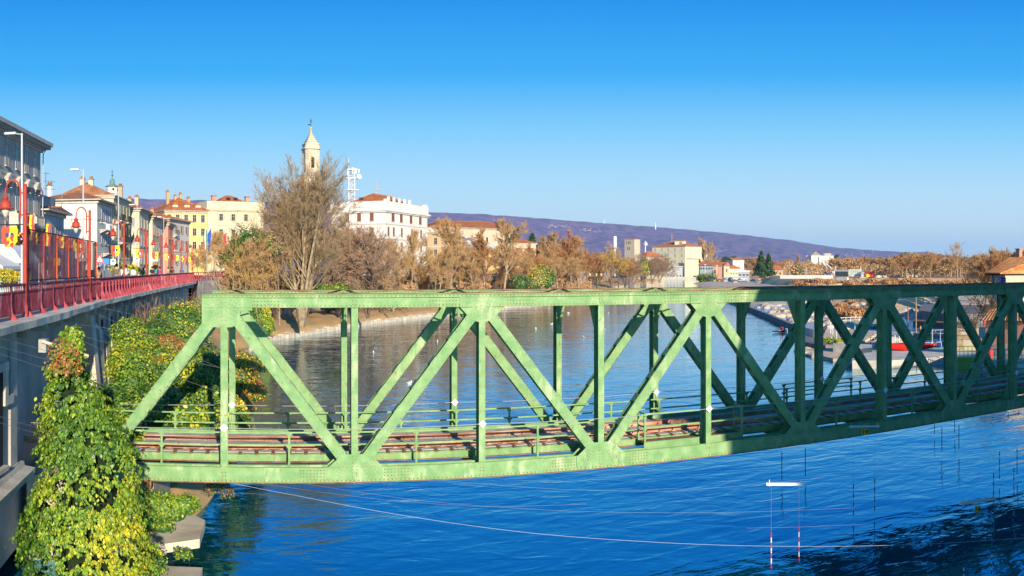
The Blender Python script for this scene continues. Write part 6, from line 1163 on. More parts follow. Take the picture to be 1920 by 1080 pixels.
rocks(60, quad_region((1400, 548), (1640, 560), (1660, 590), (1560, 584)), 1.0, .6, 1.8, 'boulder on the stony flat beyond the rapids', 'boulders on the stony flat', (0, 1, 1))
rocks(45, quad_region((1670, 578), (1775, 552), (1790, 560), (1690, 592)), .8, .8, 2.0, 'pale boulder piled on the point beside the blue inlet', 'boulders on the point', (0, 1))
rocks(34, quad_region((1595, 684), (1770, 678), (1772, 664), (1625, 670)), .2, .5, 1.3, 'tan boulder along the pool edge below the red kayak', 'boulders below the red kayak', (1, 0))
rocks(12, quad_region((1500, 652), (1530, 662), (1528, 668), (1500, 660)), .1, .4, .9, 'tan boulder at the pool edge by the dark wet wall', 'boulders by the wet wall', (1, 0))
rocks(40, quad_region((1692, 596), (1760, 600), (1800, 596), (1740, 586)), .7, .5, 1.3, 'small pale rock of the bar in the slalom channel', 'rocks of the channel bar', (0, 1))
rocks(30, quad_region((1300, 528), (1420, 524), (1520, 524), (1420, 532)), 1.1, 1, 3.0, 'scattered pale rock on the far gravel bank', 'rocks on the far gravel bank', (0, 1))
for px, py, r, a, lb in ((1555, 640, 132, 3.0, 'bright moss patch beside the pale retaining wall'), (1430, 558, 300, 5, 'orange dry tuft on the gravel')): p = G(px, py, .5); bush('moss_patch', lb, [(p.x, p.y, .45, a*1.2, a, .5)], 1200, .3, ['leaf_lime', 'leaf_yellow', 'leaf_green'] if px > 1500 else ['leaf_orange', 'leaf_rust'], [4, 2, 2] if px > 1500 else [1, 1], seed=px, core=.7, corem='leaf_green')
k0 = 0
for px, py in [(random.uniform(1560, 1655), random.uniform(560, 596)) for _ in range(26)]+[(random.uniform(1690, 1765), random.uniform(545, 566)) for _ in range(12)]+[(random.uniform(1440, 1640), random.uniform(534, 556)) for _ in range(18)]:
    p = G(px, py, 1.4); o = link('dry_bush', DB, None, (p.x, p.y, 1.2), (0, 0, random.uniform(0, 6)), (random.uniform(.8, 1.8),)*2+(random.uniform(.7, 1.4),)); meta(o, 'dry orange bush on the scrubby flat across the river', 'bush', 'dry bushes on the scrub flat')
for k in range(60):
    x, y = D(random.uniform(1480, 1860), random.uniform(330, 455)); o = link('dry_bush', DB, None, (x, y, 3.2), (0, 0, random.uniform(0, 6)), (random.uniform(1.5, 3),)*2+(random.uniform(1.2, 2.4),)); meta(o, 'dry tan bush on the slope below the levee wall', 'bush', 'dry bushes below the levee')
# red kayak on the landing
def kayak(name, c, L, w, h, m, label, ang, parent_m=None):
    mb = MB(); N = 14; vs = []
    for i in range(N+1):
        t_ = i/N; x_ = (t_-.5)*L; ww = w/2*math.sin(math.pi*min(max(t_, .02), .98))**.6; rise = h*.35*abs(2*t_-1)**2.5
        for a in range(8): th = 2*math.pi*a/8; vs.append((x_, ww*math.cos(th), h/2+rise*.8+(h/2)*(.55+.45*math.sin(math.pi*t_))*math.sin(th)))
    fs = [(i*8+a, i*8+(a+1) % 8, (i+1)*8+(a+1) % 8, (i+1)*8+a) for i in range(N) for a in range(8)]+[tuple(range(8))[::-1], tuple(range(N*8, N*8+8))]
    mb.add(vs, fs); t = empty(name, c, label, 'kayak', rz=ang); mb.build('hull', m, t, loc=(0, 0, 0), smooth=True); mb = MB(); mb.lathe((0, 0, h*.9), [(.24, 0), (.32, .06), (.28, .10)], 12, sx=1.5, sy=.8); mb.build('cockpit_rim', 'black', t, loc=(0, 0, 0)); return t
mat('kayak_red', (.80, .03, .015), .35)
p = G(1691, 658, .9); kayak('kayak', (p.x, p.y, .92), 5.0, 1.3, .95, 'kayak_red', 'long red kayak lying on the pale landing, left one', R(-40)); p = G(1727, 655, .9); kayak('kayak', (p.x, p.y, .92), 3.8, 1.1, .7, 'kayak_red', 'shorter red kayak lying on the pale landing, right one', R(-40))
# slalom frames and poles standing by the channel
def post_px(px, y0, y1, m, rad, label, name='pole', cat='pole', z=.4, group=None):
    p = G(px, y1, z); r = math.hypot(p.x, p.y); mb = MB((p.x, p.y, z)); mb.tube([(p.x, p.y, z-.3), (p.x, p.y, Z(y0, r))], rad, 6); return meta(mb.build(name, m), label, cat, group)
post_px(1717.5, 550, 632, 'bark_pale', .12, 'tall brown mooring pole in the slalom channel'); post_px(1702.5, 574, 610, 'rust', .10, 'rusty brown pole left of the tall mooring pole'); post_px(1731, 545, 574, 'red_paint', .12, 'dark red pole by the blue inlet')
post_px(1678, 628, 662, 'white_paint', .06, 'white post of the frame left of the red kayak'); post_px(1748, 617, 655, 'steel', .07, 'grey post in the channel right of the red kayak'); post_px(1557.5, 600, 626, 'white_paint', .06, 'white post on the gravel, left one of three', z=.6); post_px(1561.5, 602, 628, 'white_paint', .05, 'white post on the gravel, middle of three', z=.6); post_px(1568.5, 614, 640, 'white_paint', .05, 'white post on the gravel, right one of three', z=.6); post_px(1603, 592, 618, 'white_paint', .05, 'thin white post before the orange scrub', z=.6)
# rails of a jetty frame
for (a, b, y_, lb) in ((1680, 1700, 646, 'white rail of the frame left of the red kayak'), (1728, 1765, 643, 'white rail above the right red kayak')):
    p, q = G(a, 662, .4), G(b, 660, .4); zz_ = Z(y_, math.hypot(p.x, p.y)); mb = MB((p.x, p.y, zz_)); mb.tube([(p.x, p.y, zz_), (q.x, q.y, zz_)], .05, 5); mb.tube([(q.x, q.y, .4), (q.x, q.y, zz_)], .05, 5); meta(mb.build('frame_rail', 'steel'), lb, 'rail')
# station buildings with near clay tiles
def corr_roof(name, A_, B_, C_, D_, m, parent, ridges):
    # corrugated clay roof between eave A-B and ridge D-C
    A_, B_, C_, D_ = map(np.array, (A_, B_, C_, D_)); nu, nv = ridges*4+1, 14; u = np.linspace(0, 1, nu)[None, :, None]; v_ = np.linspace(0, 1, nv)[:, None, None]
    Q = (A_*(1-u)+B_*u)*(1-v_)+(D_*(1-u)+C_*u)*v_; nrm = np.cross(B_-A_, D_-A_); nrm = nrm/np.linalg.norm(nrm); nrm *= np.sign(nrm[2]) or 1
    W = np.abs(np.sin(np.linspace(0, 1, nu)*math.pi*ridges))*.22; Q = Q+nrm*(W[None, :, None]+((np.arange(nv) % 2)*.03)[:, None, None]); return link(name, grid_mesh(name, Q[..., 0], Q[..., 1], Q[..., 2], [m], smooth=False), parent)
hs_ = empty('tiled_house', (0, 0, 0), 'beige house with big orange clay tile roof and blue sign at the right edge', 'house'); hs_.location = (100, 88, 0); hl = np.array([100, 88, 0.])
def W3(px, py, r): return np.array(tuple(P(px, py, r)))
e0, e1, e2 = W3(1847, 513.5, 127.8), W3(1876, 514.5, 125.0), W3(2035, 514.5, 136.3); ez = e1[2]; e0[2] = ez; e2[2] = ez; rg0, rg1 = W3(1893, 485, 133.5), W3(1965, 479, 132.1)
back = e0+(e2-e1)*1.0
for a, b, c, d_ in ((e0, e1, rg1, rg0), (e1, e2, rg1+(.01, 0, 0), rg1), (e2, back, rg0, rg1), (back, e0, rg0, rg0+(.01, 0, 0))): corr_roof('roof_slope', a-hl, b-hl, c-hl, d_-hl, 'tiles_bright', hs_, 26)
def inset(p, c, f=.88): return c+(p-c)*f
cc = (e0+e1+e2+back)/4; foot = [inset(p, cc) for p in (e0, e1, e2, back)]; mb = MB(); mb.plate([(p[0]-hl[0], p[1]-hl[1]) for p in foot], 'z', .6, ez-.75); mb.build('wall', 'wall_beige', hs_, loc=(0, 0, 0))
mb = MB(); mb.plate([(p[0]-hl[0], p[1]-hl[1]) for p in (e0, e1, e2, back)], 'z', ez-.12, .10); mb.build('eave_board', 'black', hs_, loc=(0, 0, 0))
for a, b in ((0, 1), (1, 2)): mb = MB(); p, q = (e0, e1, e2)[a]-hl, (e0, e1, e2)[b]-hl; mb.tube([tuple(p+[0, -.05, 0]), tuple(q+[0, -.05, 0])], .09, 6); mb.build('gutter', 'black', hs_, loc=(0, 0, 0))
for t_ in (.12, ): p = foot[0]*(1-t_)+foot[1]*t_-hl; mb = MB(); mb.tube([(p[0]-.6, p[1]-.4, ez-.15), (p[0]-.1, p[1]-.1, ez-.7), (p[0]-.1, p[1]-.1, 1)], .07, 6); mb.build('downpipe', 'black', hs_, loc=(0, 0, 0))
mb = MB(); rc_ = rg0*.75+rg1*.25-hl; mb.box((rc_[0]-.35, rc_[1]-.35, rc_[2]-.3), (rc_[0]+.35, rc_[1]+.35, rc_[2]+1.3)); mb.box((rc_[0]-.5, rc_[1]-.5, rc_[2]+1.3), (rc_[0]+.5, rc_[1]+.5, rc_[2]+1.45)); mb.build('chimney', 'wall_pink', hs_, loc=(0, 0, 0))
mat('sign_blue', (.02, .03, .30), .5)
p, q = foot[0], foot[1]; dr = (q-p)/np.linalg.norm(q-p); nr = np.array([dr[1], -dr[0], 0]); nr = nr if nr @ (cc-p) < 0 else -nr; sp_ = p*.25+q*.75+nr*.08-hl; an = math.atan2(dr[1], dr[0])
mb = MB(); mb.box((-.8, -.03, -3.0), (1.05, .03, 0)); sg = mb.build('blue_sign', 'sign_blue', hs_, loc=(sp_[0], sp_[1], ez-.45), rot=(0, 0, an))
for k, ch in enumerate('ONI'): link('sign_letter', text_mesh(ch, .75, 'white_paint'), sg, (-.4, -.05, -.35-.58*k), (R(90), 0, 0))
hut = empty('tiled_hut', (94, 80, 0), 'lower pink brick hut with steep orange tile roof in front of the tiled house', 'hut'); hl2 = np.array([94, 80, 0.])
a0, a1, a2 = W3(1839, 602, 113.6), W3(1935, 604, 110.8), W3(1960, 604, 122.1); ez2 = a0[2]; a1[2] = a2[2] = ez2; a3 = a0+(a2-a1); r0, r1 = W3(1866, 569, 120.7), W3(1925, 569, 117.9); r1[2] = r0[2]
for a, b, c, d_ in ((a0, a1, r1, r0), (a1, a2, r1+(.01, 0, 0), r1), (a2, a3, r0, r1), (a3, a0, r0, r0+(.01, 0, 0))): corr_roof('roof_slope', a-hl2, b-hl2, c-hl2, d_-hl2, 'tiles_bright', hut, 16)
c2 = (a0+a1+a2+a3)/4; ft = [inset(p, c2, .86) for p in (a0, a1, a2, a3)]; mb = MB(); mb.plate([(p[0]-hl2[0], p[1]-hl2[1]) for p in ft], 'z', .6, ez2-.65); mb.build('wall', 'wall_pink', hut, loc=(0, 0, 0))
bump_sheet('station_ground', [(1785, 128), (1835, 108), (1880, 90), (2100, 85), (2100, 260), (1830, 230), (1790, 160)], 'rock_tan', 1.0, .25, 41, 2.0)
for k, (px, py, c, lb) in enumerate(((1806, 610, 'white_paint', 'white goal frame post at the station, left'), (1825, 606, 'white_paint', 'white goal frame post at the station, middle'), (1838, 607, 'white_paint', 'white goal frame post at the station, right'))): post_px(px, 572, py+10, c, .06, lb, z=.9)
# the house behind the camera on the right bank whose shadow crosses the bridge
def shp(x, z): return None
sh_h = empty('shadow_side_house', (40, 0, 0), 'long gabled house outside the right of the view, shading the bridge', 'house')
mb = MB(); mb.box((-17.75, -10, -.5), (40, 6, 16.9)); mb.build('wall', 'wall_beige', sh_h, loc=(0, 0, 0))
mb = MB(); mb.add([(-18.4, 6.6, 16.95), (40.5, 6.6, 16.95), (40.5, -10.6, 16.95), (-18.4, -10.6, 16.95), (-13.8, -2, 21.2), (40.5, -2, 21.2)], [(0,1,5,4),(2,3,4,5),(3,0,4),(1,2,5),(0,3,2,1)]); mb.build('roof', 'tiles', sh_h, loc=(0, 0, 0))

# clutter of the canoe station
def at_px(px, y_, z): return G(px, y_, z)
for k, (px, py, m, L_, lb) in enumerate(((1757, 657, 'teal_paint', 3.2, 'teal kayak lying on the apron behind the red ones'), (1772, 648, 'car_blue', 3.4, 'dark blue kayak right of the teal one'), (1651, 611, 'pole_y', 2.6, 'small yellow kayak on the gravel spit'), (1641, 617, 'blue_paint', 2.6, 'small blue kayak left of the yellow one'), (1736, 639, 'pole_y', 3.0, 'yellow kayak floating in the slalom channel'))):
    if m == 'pole_y': m = 'tent_yellow'
    p = at_px(px, py, .6); kayak('kayak', (p.x, p.y, .62), L_, .7, .4, m, lb, R(-40+k*9))
for k, (px, py, w_, h_, lb) in enumerate(((1799, 655, 2.2, 1.6, 'beige stacked crate on the jetty, front left'), (1811, 655, 2.2, 2.0, 'beige stacked crate on the jetty, front middle'), (1823, 655, 2.2, 1.5, 'beige stacked crate on the jetty, front right'), (1804, 640, 2.4, 2.6, 'tall beige crate at the back of the jetty, left'), (1818, 640, 2.4, 2.2, 'beige crate at the back of the jetty, right'))):
    p = at_px(px, py, 1.3); t = empty('crate', (p.x, p.y, 1.3), lb, 'crate', rz=R(-45)); mb = MB(); mb.box((-w_/2, -.6, 0), (w_/2, .6, h_*.8)); mb.build('crate_body', 'dock_wood' if k % 2 else 'wall_beige', t, loc=(0, 0, 0)); mb = MB(); mb.box((-w_/2-.06, -.66, h_*.8), (w_/2+.06, .66, h_*.8+.1)); mb.build('crate_lid', 'dock_wood', t, loc=(0, 0, 0))
def rail_run(pxs, py, z, h, m, label, n_=6):
    a_, b_ = at_px(pxs[0], py[0], z), at_px(pxs[1], py[1], z); t = empty('guard_rail', (a_+b_)/2, label, 'railing'); o_ = (a_+b_)/2
    for q in (.5, 1.0): mb = MB(); mb.tube([a_-o_+Vector((0, 0, h*q)), b_-o_+Vector((0, 0, h*q))], .045, 5); mb.build('rail', m, t, loc=(0, 0, 0))
    for k in range(n_+1): c = a_.lerp(b_, k/n_)-o_; mb = MB(); mb.tube([c, c+Vector((0, 0, h))], .045, 5); mb.build('post', m, t, loc=(0, 0, 0))
rail_run((1792, 1838), (668, 668), 1.3, 1.1, 'leaf_green', 'green guard rail along the front of the jetty'); rail_run((1745, 1800), (633, 630), .4, 1.1, 'steel', 'pale grey guard rail along the slalom channel'); rail_run((1640, 1668), (636, 632), .4, 1.1, 'steel', 'grey guard rail on the gravel spit', 4); rail_run((1845, 1925), (676, 676), 1.0, 1.2, 'steel', 'grey guard rail in front of the tiled hut', 8); rail_run((1560, 1620), (606, 604), .6, 1.0, 'white_paint', 'thin white rail on the far rapids edge', 7)
block('dock', [(1700, 626), (1790, 628), (1790, 620), (1704, 619)], .3, .95, 'dock_wood', 'long wooden dock across the slalom channel', 'dock'); block('dock', [(1640, 645), (1700, 650), (1703, 645), (1642, 640)], .3, .85, 'dock_wood', 'short wooden dock left of the red kayak', 'dock'); block('stone_step', [(1850, 690), (1925, 690), (1925, 676), (1848, 674)], .2, 1.2, 'rock_tan', 'tan stone terrace below the tiled hut', 'terrace'); block('stone_step', [(1780, 690), (1850, 692), (1848, 678), (1780, 676)], -.3, .7, 'rock_pale', 'pale stepped terrace in front of the green net', 'terrace')
for px, py, m, lb in ((1762, 655, 'blue_paint', 'blue barrel near the teal kayak'), (1744, 655, 'white_paint', 'white barrel right of the red kayaks'), (1846, 610, 'cloth_r', 'magenta drum beside the hut roof corner'), (1857, 668, 'tent_red', 'orange red drum in front of the hut wall')):
    if m == 'cloth_r': m = 'tent_red'
    p = at_px(px, py, .7); mb = MB((p.x, p.y, .7)); mb.lathe((p.x, p.y, .6), [(.28, 0), (.32, .1), (.30, .45), (.32, .8), (.27, .95)], 10); meta(mb.build('barrel', m), lb, 'barrel')
for px, y0, y1, m, lb in ((1686, 618, 660, 'white_paint', 'thin white pole behind the left red kayak'), (1763, 625, 658, 'steel', 'thin grey pole by the blue barrel'), (1632, 632, 650, 'pole_rw', 'short red and white marker pole in the channel mouth'), (1797, 575, 625, 'bark_pale', 'brown pole before the dark spreading tree'), (1776, 560, 605, 'rust', 'rusty pole behind the long rusty beam'), (1843, 640, 690, 'steel', 'grey lamp pole at the corner of the jetty')):
    if m == 'pole_rw': m = 'tent_red'
    post_px(px, y0, y1, m, .05, lb, z=.5)
bump_sheet('scrub_terrace', [(1640, 205), (1700, 200), (1760, 240), (1800, 300), (1760, 330), (1600, 300), (1580, 240)], 'scrub_ground', 2.6, .5, 51, 5)
# ================================================================ people, birds, slalom gates, wires, signs, flags
def skin_mesh(name, pts, edges, rad, mats, sub=1):
    me = bpy.data.meshes.new(name); me.from_pydata([tuple(p) for p in pts], edges, []); o = bpy.data.objects.new('tmp', me); sc.collection.objects.link(o)
    m = o.modifiers.new('s', 'SKIN'); s = o.modifiers.new('u', 'SUBSURF'); s.levels = sub; s.render_levels = sub
    for i, r in enumerate(rad): me.skin_vertices[0].data[i].radius = (r, r*.82) if not hasattr(r, '__len__') else r
    me.skin_vertices[0].data[0].use_root = True; bpy.context.view_layer.update()
    out = bpy.data.meshes.new_from_object(o.evaluated_get(bpy.context.evaluated_depsgraph_get())); out.name = name; bpy.data.objects.remove(o); bpy.data.meshes.remove(me)
    out.materials.clear()
    for q in mats: out.materials.append(MATS[q])
    for p in out.polygons: p.use_smooth = True
    return out
mat('skin', (.55, .32, .22), .6); mat('hair_dark', (.04, .025, .018), .7); mat('hair_grey', (.45, .42, .40), .7); mat('jeans', (.06, .09, .16), .8)
for _n, _c in (('cloth_black', (.03, .03, .035)), ('cloth_olive', (.16, .14, .07)), ('cloth_grey', (.30, .31, .32)), ('cloth_white', (.78, .77, .74)), ('cloth_tan', (.45, .30, .16)), ('cloth_red', (.60, .05, .04)), ('cloth_teal', (.02, .38, .36)), ('cloth_magenta', (.60, .03, .28)), ('cloth_green', (.05, .28, .12)), ('cloth_blue', (.06, .12, .35)), ('cloth_orange', (.8, .25, .03))): mat(_n, _c, .85)
def pose_pts(arm):
    # pelvis, waist, chest, neck, head, then legs and arms; z up, facing +y
    P_ = {'pel': (0, 0, .95), 'wai': (0, 0, 1.12), 'che': (0, 0, 1.34), 'nek': (0, .0, 1.48), 'hea': (0, .015, 1.60), 'top': (0, .01, 1.69), 'nose': (0, .095, 1.60),
          'hl': (-.09, 0, .90), 'kl': (-.10, .02, .50), 'al': (-.10, -.02, .08), 'tl': (-.11, .14, .03), 'hr': (.09, 0, .90), 'kr': (.10, .03, .50), 'ar': (.10, -.02, .08), 'tr': (.11, .14, .03),
          'sl': (-.17, 0, 1.40), 'sr': (.17, 0, 1.40)}
    if arm == 'down': P_.update(el=(-.23, -.03, 1.13), wl=(-.22, .05, .90), fl=(-.21, .09, .80), er=(.23, -.03, 1.13), wr=(.22, .05, .90), fr=(.21, .09, .80))
    elif arm == 'bent': P_.update(el=(-.25, -.02, 1.14), wl=(-.13, .20, 1.12), fl=(-.06, .26, 1.15), er=(.25, -.02, 1.14), wr=(.13, .20, 1.12), fr=(.06, .26, 1.15))
    else: P_.update(el=(-.27, .03, 1.20), wl=(-.20, .16, 1.40), fl=(-.14, .17, 1.50), er=(.23, -.03, 1.13), wr=(.22, .05, .90), fr=(.21, .09, .80))
    return P_
ED = [('pel', 'wai'), ('wai', 'che'), ('che', 'nek'), ('nek', 'hea'), ('hea', 'top'), ('hea', 'nose'), ('pel', 'hl'), ('hl', 'kl'), ('kl', 'al'), ('al', 'tl'), ('pel', 'hr'), ('hr', 'kr'), ('kr', 'ar'), ('ar', 'tr'), ('che', 'sl'), ('sl', 'el'), ('el', 'wl'), ('wl', 'fl'), ('che', 'sr'), ('sr', 'er'), ('er', 'wr'), ('wr', 'fr')]
RD = dict(pel=.14, wai=.13, che=.15, nek=.055, hea=.088, top=.06, nose=.018, hl=.085, kl=.055, al=.04, tl=.035, hr=.085, kr=.055, ar=.04, tr=.035, sl=.06, sr=.06, el=.042, er=.042, wl=.03, wr=.03, fl=.028, fr=.028)
def fig(name, P_, keys, f, mats):
    ks = [k for k in P_ if k in keys]; ix = {k: i for i, k in enumerate(ks)}; return skin_mesh(name, [P_[k] for k in ks], [(ix[a], ix[b]) for a, b in ED if a in ix and b in ix], [RD[k]*f for k in ks], mats)
BODY = {}
for arm in ('down', 'bent', 'up'):
    Pp = pose_pts(arm); allk = set(Pp)
    BODY[arm] = (fig('body', Pp, allk, 1.0, ['skin']), fig('jacket', Pp, {'pel', 'wai', 'che', 'sl', 'sr', 'el', 'er', 'wl', 'wr'}, 1.22, ['cloth_black']), fig('trousers', Pp, {'pel', 'hl', 'kl', 'al', 'hr', 'kr', 'ar'}, 1.16, ['jeans']))
_mb = MB(); _mb.lathe((0, -.01, 1.58), [(.085, -.06), (.105, .02), (.10, .09), (.05, .135)], 10); HAIR = _mb.build('hair', 'hair_dark', me_only=True)
JM = {}
def person(loc, rz, arm, cloth, label, h=1.72, hair='hair_dark', group=None):
    t = empty('person', loc, label, 'person', group, rz); t.scale = (h/1.75,)*3; b, j, tr_ = BODY[arm]; link('body', b, t)
    for me, m, nm in ((j, cloth, 'jacket'), (HAIR, hair, 'hair')):
        k = (nm, arm if nm == 'jacket' else '', m)
        if k not in JM: q = me.copy(); q.materials.clear(); q.materials.append(MATS[m]); JM[k] = q
        link(nm, JM[k], t)
    link('trousers', tr_, t); return t
pp = [(196, .9, 'bent', 'cloth_black', 'person in black jacket, first behind the railing right of the screens', 1.72, 180), (206, 1.6, 'down', 'cloth_grey', 'grey haired person in dark grey coat beside the one in black', 1.70, 150), (210, .8, 'up', 'cloth_tan', 'person in a tan coat leaning near the railing', 1.64, 60), (219, 1.3, 'bent', 'cloth_grey', 'person in a light grey jacket and white cap', 1.75, 200), (229, 2.2, 'down', 'cloth_blue', 'person in blue behind the one with the white cap', 1.7, 20),
      (243, .9, 'down', 'cloth_olive', 'tall broad person in an olive jacket seen from behind', 1.86, 10), (261, 1.0, 'bent', 'cloth_white', 'person in a white shirt at the railing', 1.80, 20), (269, 1.4, 'down', 'cloth_red', 'person with a red scarf beside the white shirt', 1.72, 160), (274, 2.0, 'down', 'cloth_white', 'second person in white, just right of the red scarf', 1.70, -30), (284, 1.5, 'down', 'cloth_white', 'person in white left of the teal jackets', 1.68, 40),
      (289, .9, 'bent', 'cloth_green', 'short person in green jacket with number before the teal ones', 1.60, 0), (297, 1.2, 'down', 'cloth_teal', 'person in a teal jacket with a red collar', 1.78, 0), (311, 1.3, 'bent', 'cloth_black', 'person in black holding the orange balloon', 1.74, 30), (317, 2.4, 'down', 'cloth_black', 'person in black right of the balloon', 1.72, 0), (324, 1.3, 'down', 'cloth_magenta', 'person in a magenta jacket', 1.66, 60), (331, 1.8, 'down', 'cloth_black', 'person in black between magenta and teal', 1.75, 0), (336, 2.6, 'down', 'cloth_teal', 'distant person in teal', 1.8, 10), (342, 1.2, 'bent', 'cloth_black', 'distant person in a dark coat before the green one', 1.7, 0), (347, 1.5, 'down', 'cloth_green', 'distant person in green', 1.72, 0), (352, 2.4, 'down', 'cloth_tan', 'distant person in tan near the railing end', 1.7, 0), (356, 1.0, 'down', 'cloth_blue', 'last person in dark blue at the end of the railing', 1.7, 0)]
for px, off, arm, cl, lb, h, rz in pp: p = rail_at(px, -off); person((p.x, p.y, 9.44), R(rz), arm, cl, lb, h*1.03, 'hair_grey' if 'grey haired' in lb else ('cloth_white' if 'white cap' in lb else 'hair_dark'), 'pedestrians behind the pink railing')
p = rail_at(313, -1.1); mb = MB((p.x, p.y, 10.9)); mb.lathe((p.x, p.y, 11.2), [(.02, -.36), (.14, -.25), (.27, 0), (.24, .16), (.12, .27), (.02, .30)], 14); meta(mb.build('balloon', 'cloth_orange', smooth=True), 'bright orange balloon floating over the pedestrians', 'balloon')
_pv = [(p.x-.35, p.y) for p in rail_pts(46, 112, 3)]; sheet('pavement', _pv+[(x-3.4, y) for x, y in _pv[::-1]], 9.44, 'paving')
# kayaker on the pool
p = G(1468, 624, 0); kc = (p.x, p.y, .02); kayak('kayak', kc, 3.6, .62, .34, 'cloth_black', 'small dark kayak carrying the paddler on the pool', R(150))
Ps = {'pel': (0, 0, .30), 'wai': (0, .02, .48), 'che': (0, .04, .72), 'nek': (0, .04, .86), 'hea': (0, .05, .98), 'top': (0, .04, 1.07), 'nose': (0, .13, .98), 'hl': (-.10, .05, .28), 'kl': (-.14, .48, .40), 'al': (-.12, .85, .25), 'hr': (.10, .05, .28), 'kr': (.14, .48, .40), 'ar': (.12, .85, .25), 'sl': (-.18, .04, .79), 'sr': (.18, .04, .79), 'el': (-.34, .20, .86), 'wl': (-.36, .38, 1.02), 'fl': (-.36, .43, 1.08), 'er': (.30, .18, .60), 'wr': (.26, .40, .56), 'fr': (.25, .47, .56)}
t = empty('person', kc, 'paddler in a red jacket and dark helmet seated in the small kayak', 'person', rz=R(60)); link('body', fig('body', Ps, set(Ps), 1.0, ['skin']), t); link('jacket', fig('jacket', Ps, {'wai', 'pel', 'che', 'sl', 'sr', 'el', 'er', 'wl', 'wr'}, 1.25, ['cloth_red']), t)
mb = MB(); mb.lathe((0, .04, 1.0), [(.11, -.06), (.125, .03), (.09, .11), (.02, .14)], 10); mb.build('helmet', 'cloth_black', t, loc=(0, 0, 0))
a, b = Vector((-.75, .42, 1.65)), Vector((.60, .46, .05)); mb = MB(); mb.tube([a, b], .018, 6); mb.bar(a, a+(a-b).normalized()*.42, .20, .02, (1, 0, .5)); mb.bar(b, b+(b-a).normalized()*.42, .20, .02, (1, 0, .5)); o = mb.build('paddle', 'cloth_black', None, loc=kc, rot=(0, 0, R(60))); meta(o, 'dark double bladed paddle raised by the kayaker', 'paddle')
# two people at the far jetty
for px, py, cl, lb in ((1726, 629, 'cloth_orange', 'person in orange standing by the slalom channel'), (1756, 600, 'cloth_blue', 'person in blue bending over near the rusty beam')): p = G(px, py, .6); person((p.x, p.y, .6), .5, 'bent', cl, lb, 1.7)
# water birds
mb = MB(); mb.lathe((0, 0, 0), [(.03, -.22), (.09, -.12), (.12, .02), (.10, .14), (.04, .22)], 8); mb.v = [(v[2], v[0], v[1]*.8+.08) for v in mb.v]; mb.lathe((.20, 0, .20), [(.02, -.1), (.055, -.04), (.065, .02), (.03, .07)], 8); mb.plate([(-.2, -.05), (-.38, -.03), (-.38, .03), (-.2, .05)], 'z', .10, .02); mb.tube([(.25, 0, .20), (.33, 0, .185)], [.018, .006], 5, 1); GULL = mb.build('gull', ['white_paint', 'cloth_orange'], me_only=True)
for k, (px, py) in enumerate(((1003, 580), (1066, 587), (1034, 608), (1141, 587), (1134, 619), (1005, 616), (700, 662), (768, 719), (1231, 615), (870, 605), (1095, 633), (820, 640))):
    p = G(px, py, 0); o = link('gull', GULL, None, (p.x, p.y, -.02), (0, 0, random.uniform(0, 6.2)), 1.15); meta(o, 'white gull floating on the pool', 'gull', 'gulls on the pool')
# slalom gates
for n_, c in (('pole_green', (.01, .12, .06)), ('pole_red', (.62, .02, .02)), ('pole_white', (.85, .85, .85)), ('plate_yellow', (.85, .42, .01)), ('pole_dark', (.04, .03, .04))): mat(n_, c, .5)
def gate_pole(px, y0, y1, cols, label, top=None, seg=7, zb=.25, rad=.022, group='hanging slalom poles'):
    r = (EZ-zb)*F/(y1-HY); x, y = D(px, r); L = Z(y0, r)-zb; t = empty('slalom_pole', (x, y, zb), label, 'slalom pole', group)
    mb = MB(); vs, fs, ms = [], [], []
    for k in range(seg+1): vs += [(rad*math.cos(q*math.pi/3), rad*math.sin(q*math.pi/3), L*k/seg) for q in range(6)]
    for k in range(seg):
        for q in range(6): fs.append((k*6+q, k*6+(q+1) % 6, k*6+6+(q+1) % 6, k*6+6+q)); ms.append(k % 2)
    mb.v, mb.f, mb.m = vs+[], fs+[tuple(range(6))[::-1], tuple(range(seg*6, seg*6+6))], ms+[0, 0]; mb.build('striped_pole', [cols[0], cols[1]], t, loc=(0, 0, 0))
    if top: zt_ = Z(top, r)-zb; mb = MB(); mb.tube([(0, 0, L), (0, 0, zt_)], .004, 4); mb.build('string', 'wire', t, loc=(0, 0, 0))
    return r
GP = [(1446, 998, 1066, 'pole_red', 911, 'red and white pole hanging below the long white bar, left'), (1498, 988, 1053, 'pole_red', 911, 'red and white pole hanging below the long white bar, right'),
      (1600, 908, 966, 'pole_green', 802, 'green and white pole below gate 19, left'), (1640, 897, 957, 'pole_green', 802, 'green and white pole below gate 19, right'), (1466, 848, 901, 'pole_dark', None, 'dark pole just above the left half of the white bar'), (1510, 840, 893, 'pole_dark', None, 'dark pole just above the right end of the white bar'),
      (1863, 888, 943, 'pole_green', 850, 'green and white pole reaching down to the slanted white bar'), (1874, 847, 898, 'pole_green', None, 'green pole up right of the slanted bar'), (1901, 877, 932, 'pole_green', None, 'green and white pole near the right edge, lower'), (1907, 840, 890, 'pole_green', None, 'green and white pole near the right edge, upper'),
      (1807, 1058, 1100, 'pole_green', 950, 'green and white pole cut by the lower edge'), (1859, 1033, 1075, 'pole_green', 945, 'green and white pole near the lower right corner'), (1766, 801, 847, 'pole_dark', None, 'dark thin pole below the bridge, left of four'), (1798, 797, 842, 'pole_dark', None, 'dark thin pole below the bridge, right of four'), (1790, 788, 812, 'pole_dark', None, 'short dark pole close under the bridge, right'), (1752, 795, 814, 'pole_dark', None, 'short dark pole close under the bridge, left')]
for px, y0, y1, c, top, lb in GP: gate_pole(px, y0, y1, (c, 'pole_white' if c != 'pole_dark' else 'pole_dark'), lb, top, zb=.25 if y1 < 1090 else -.3)
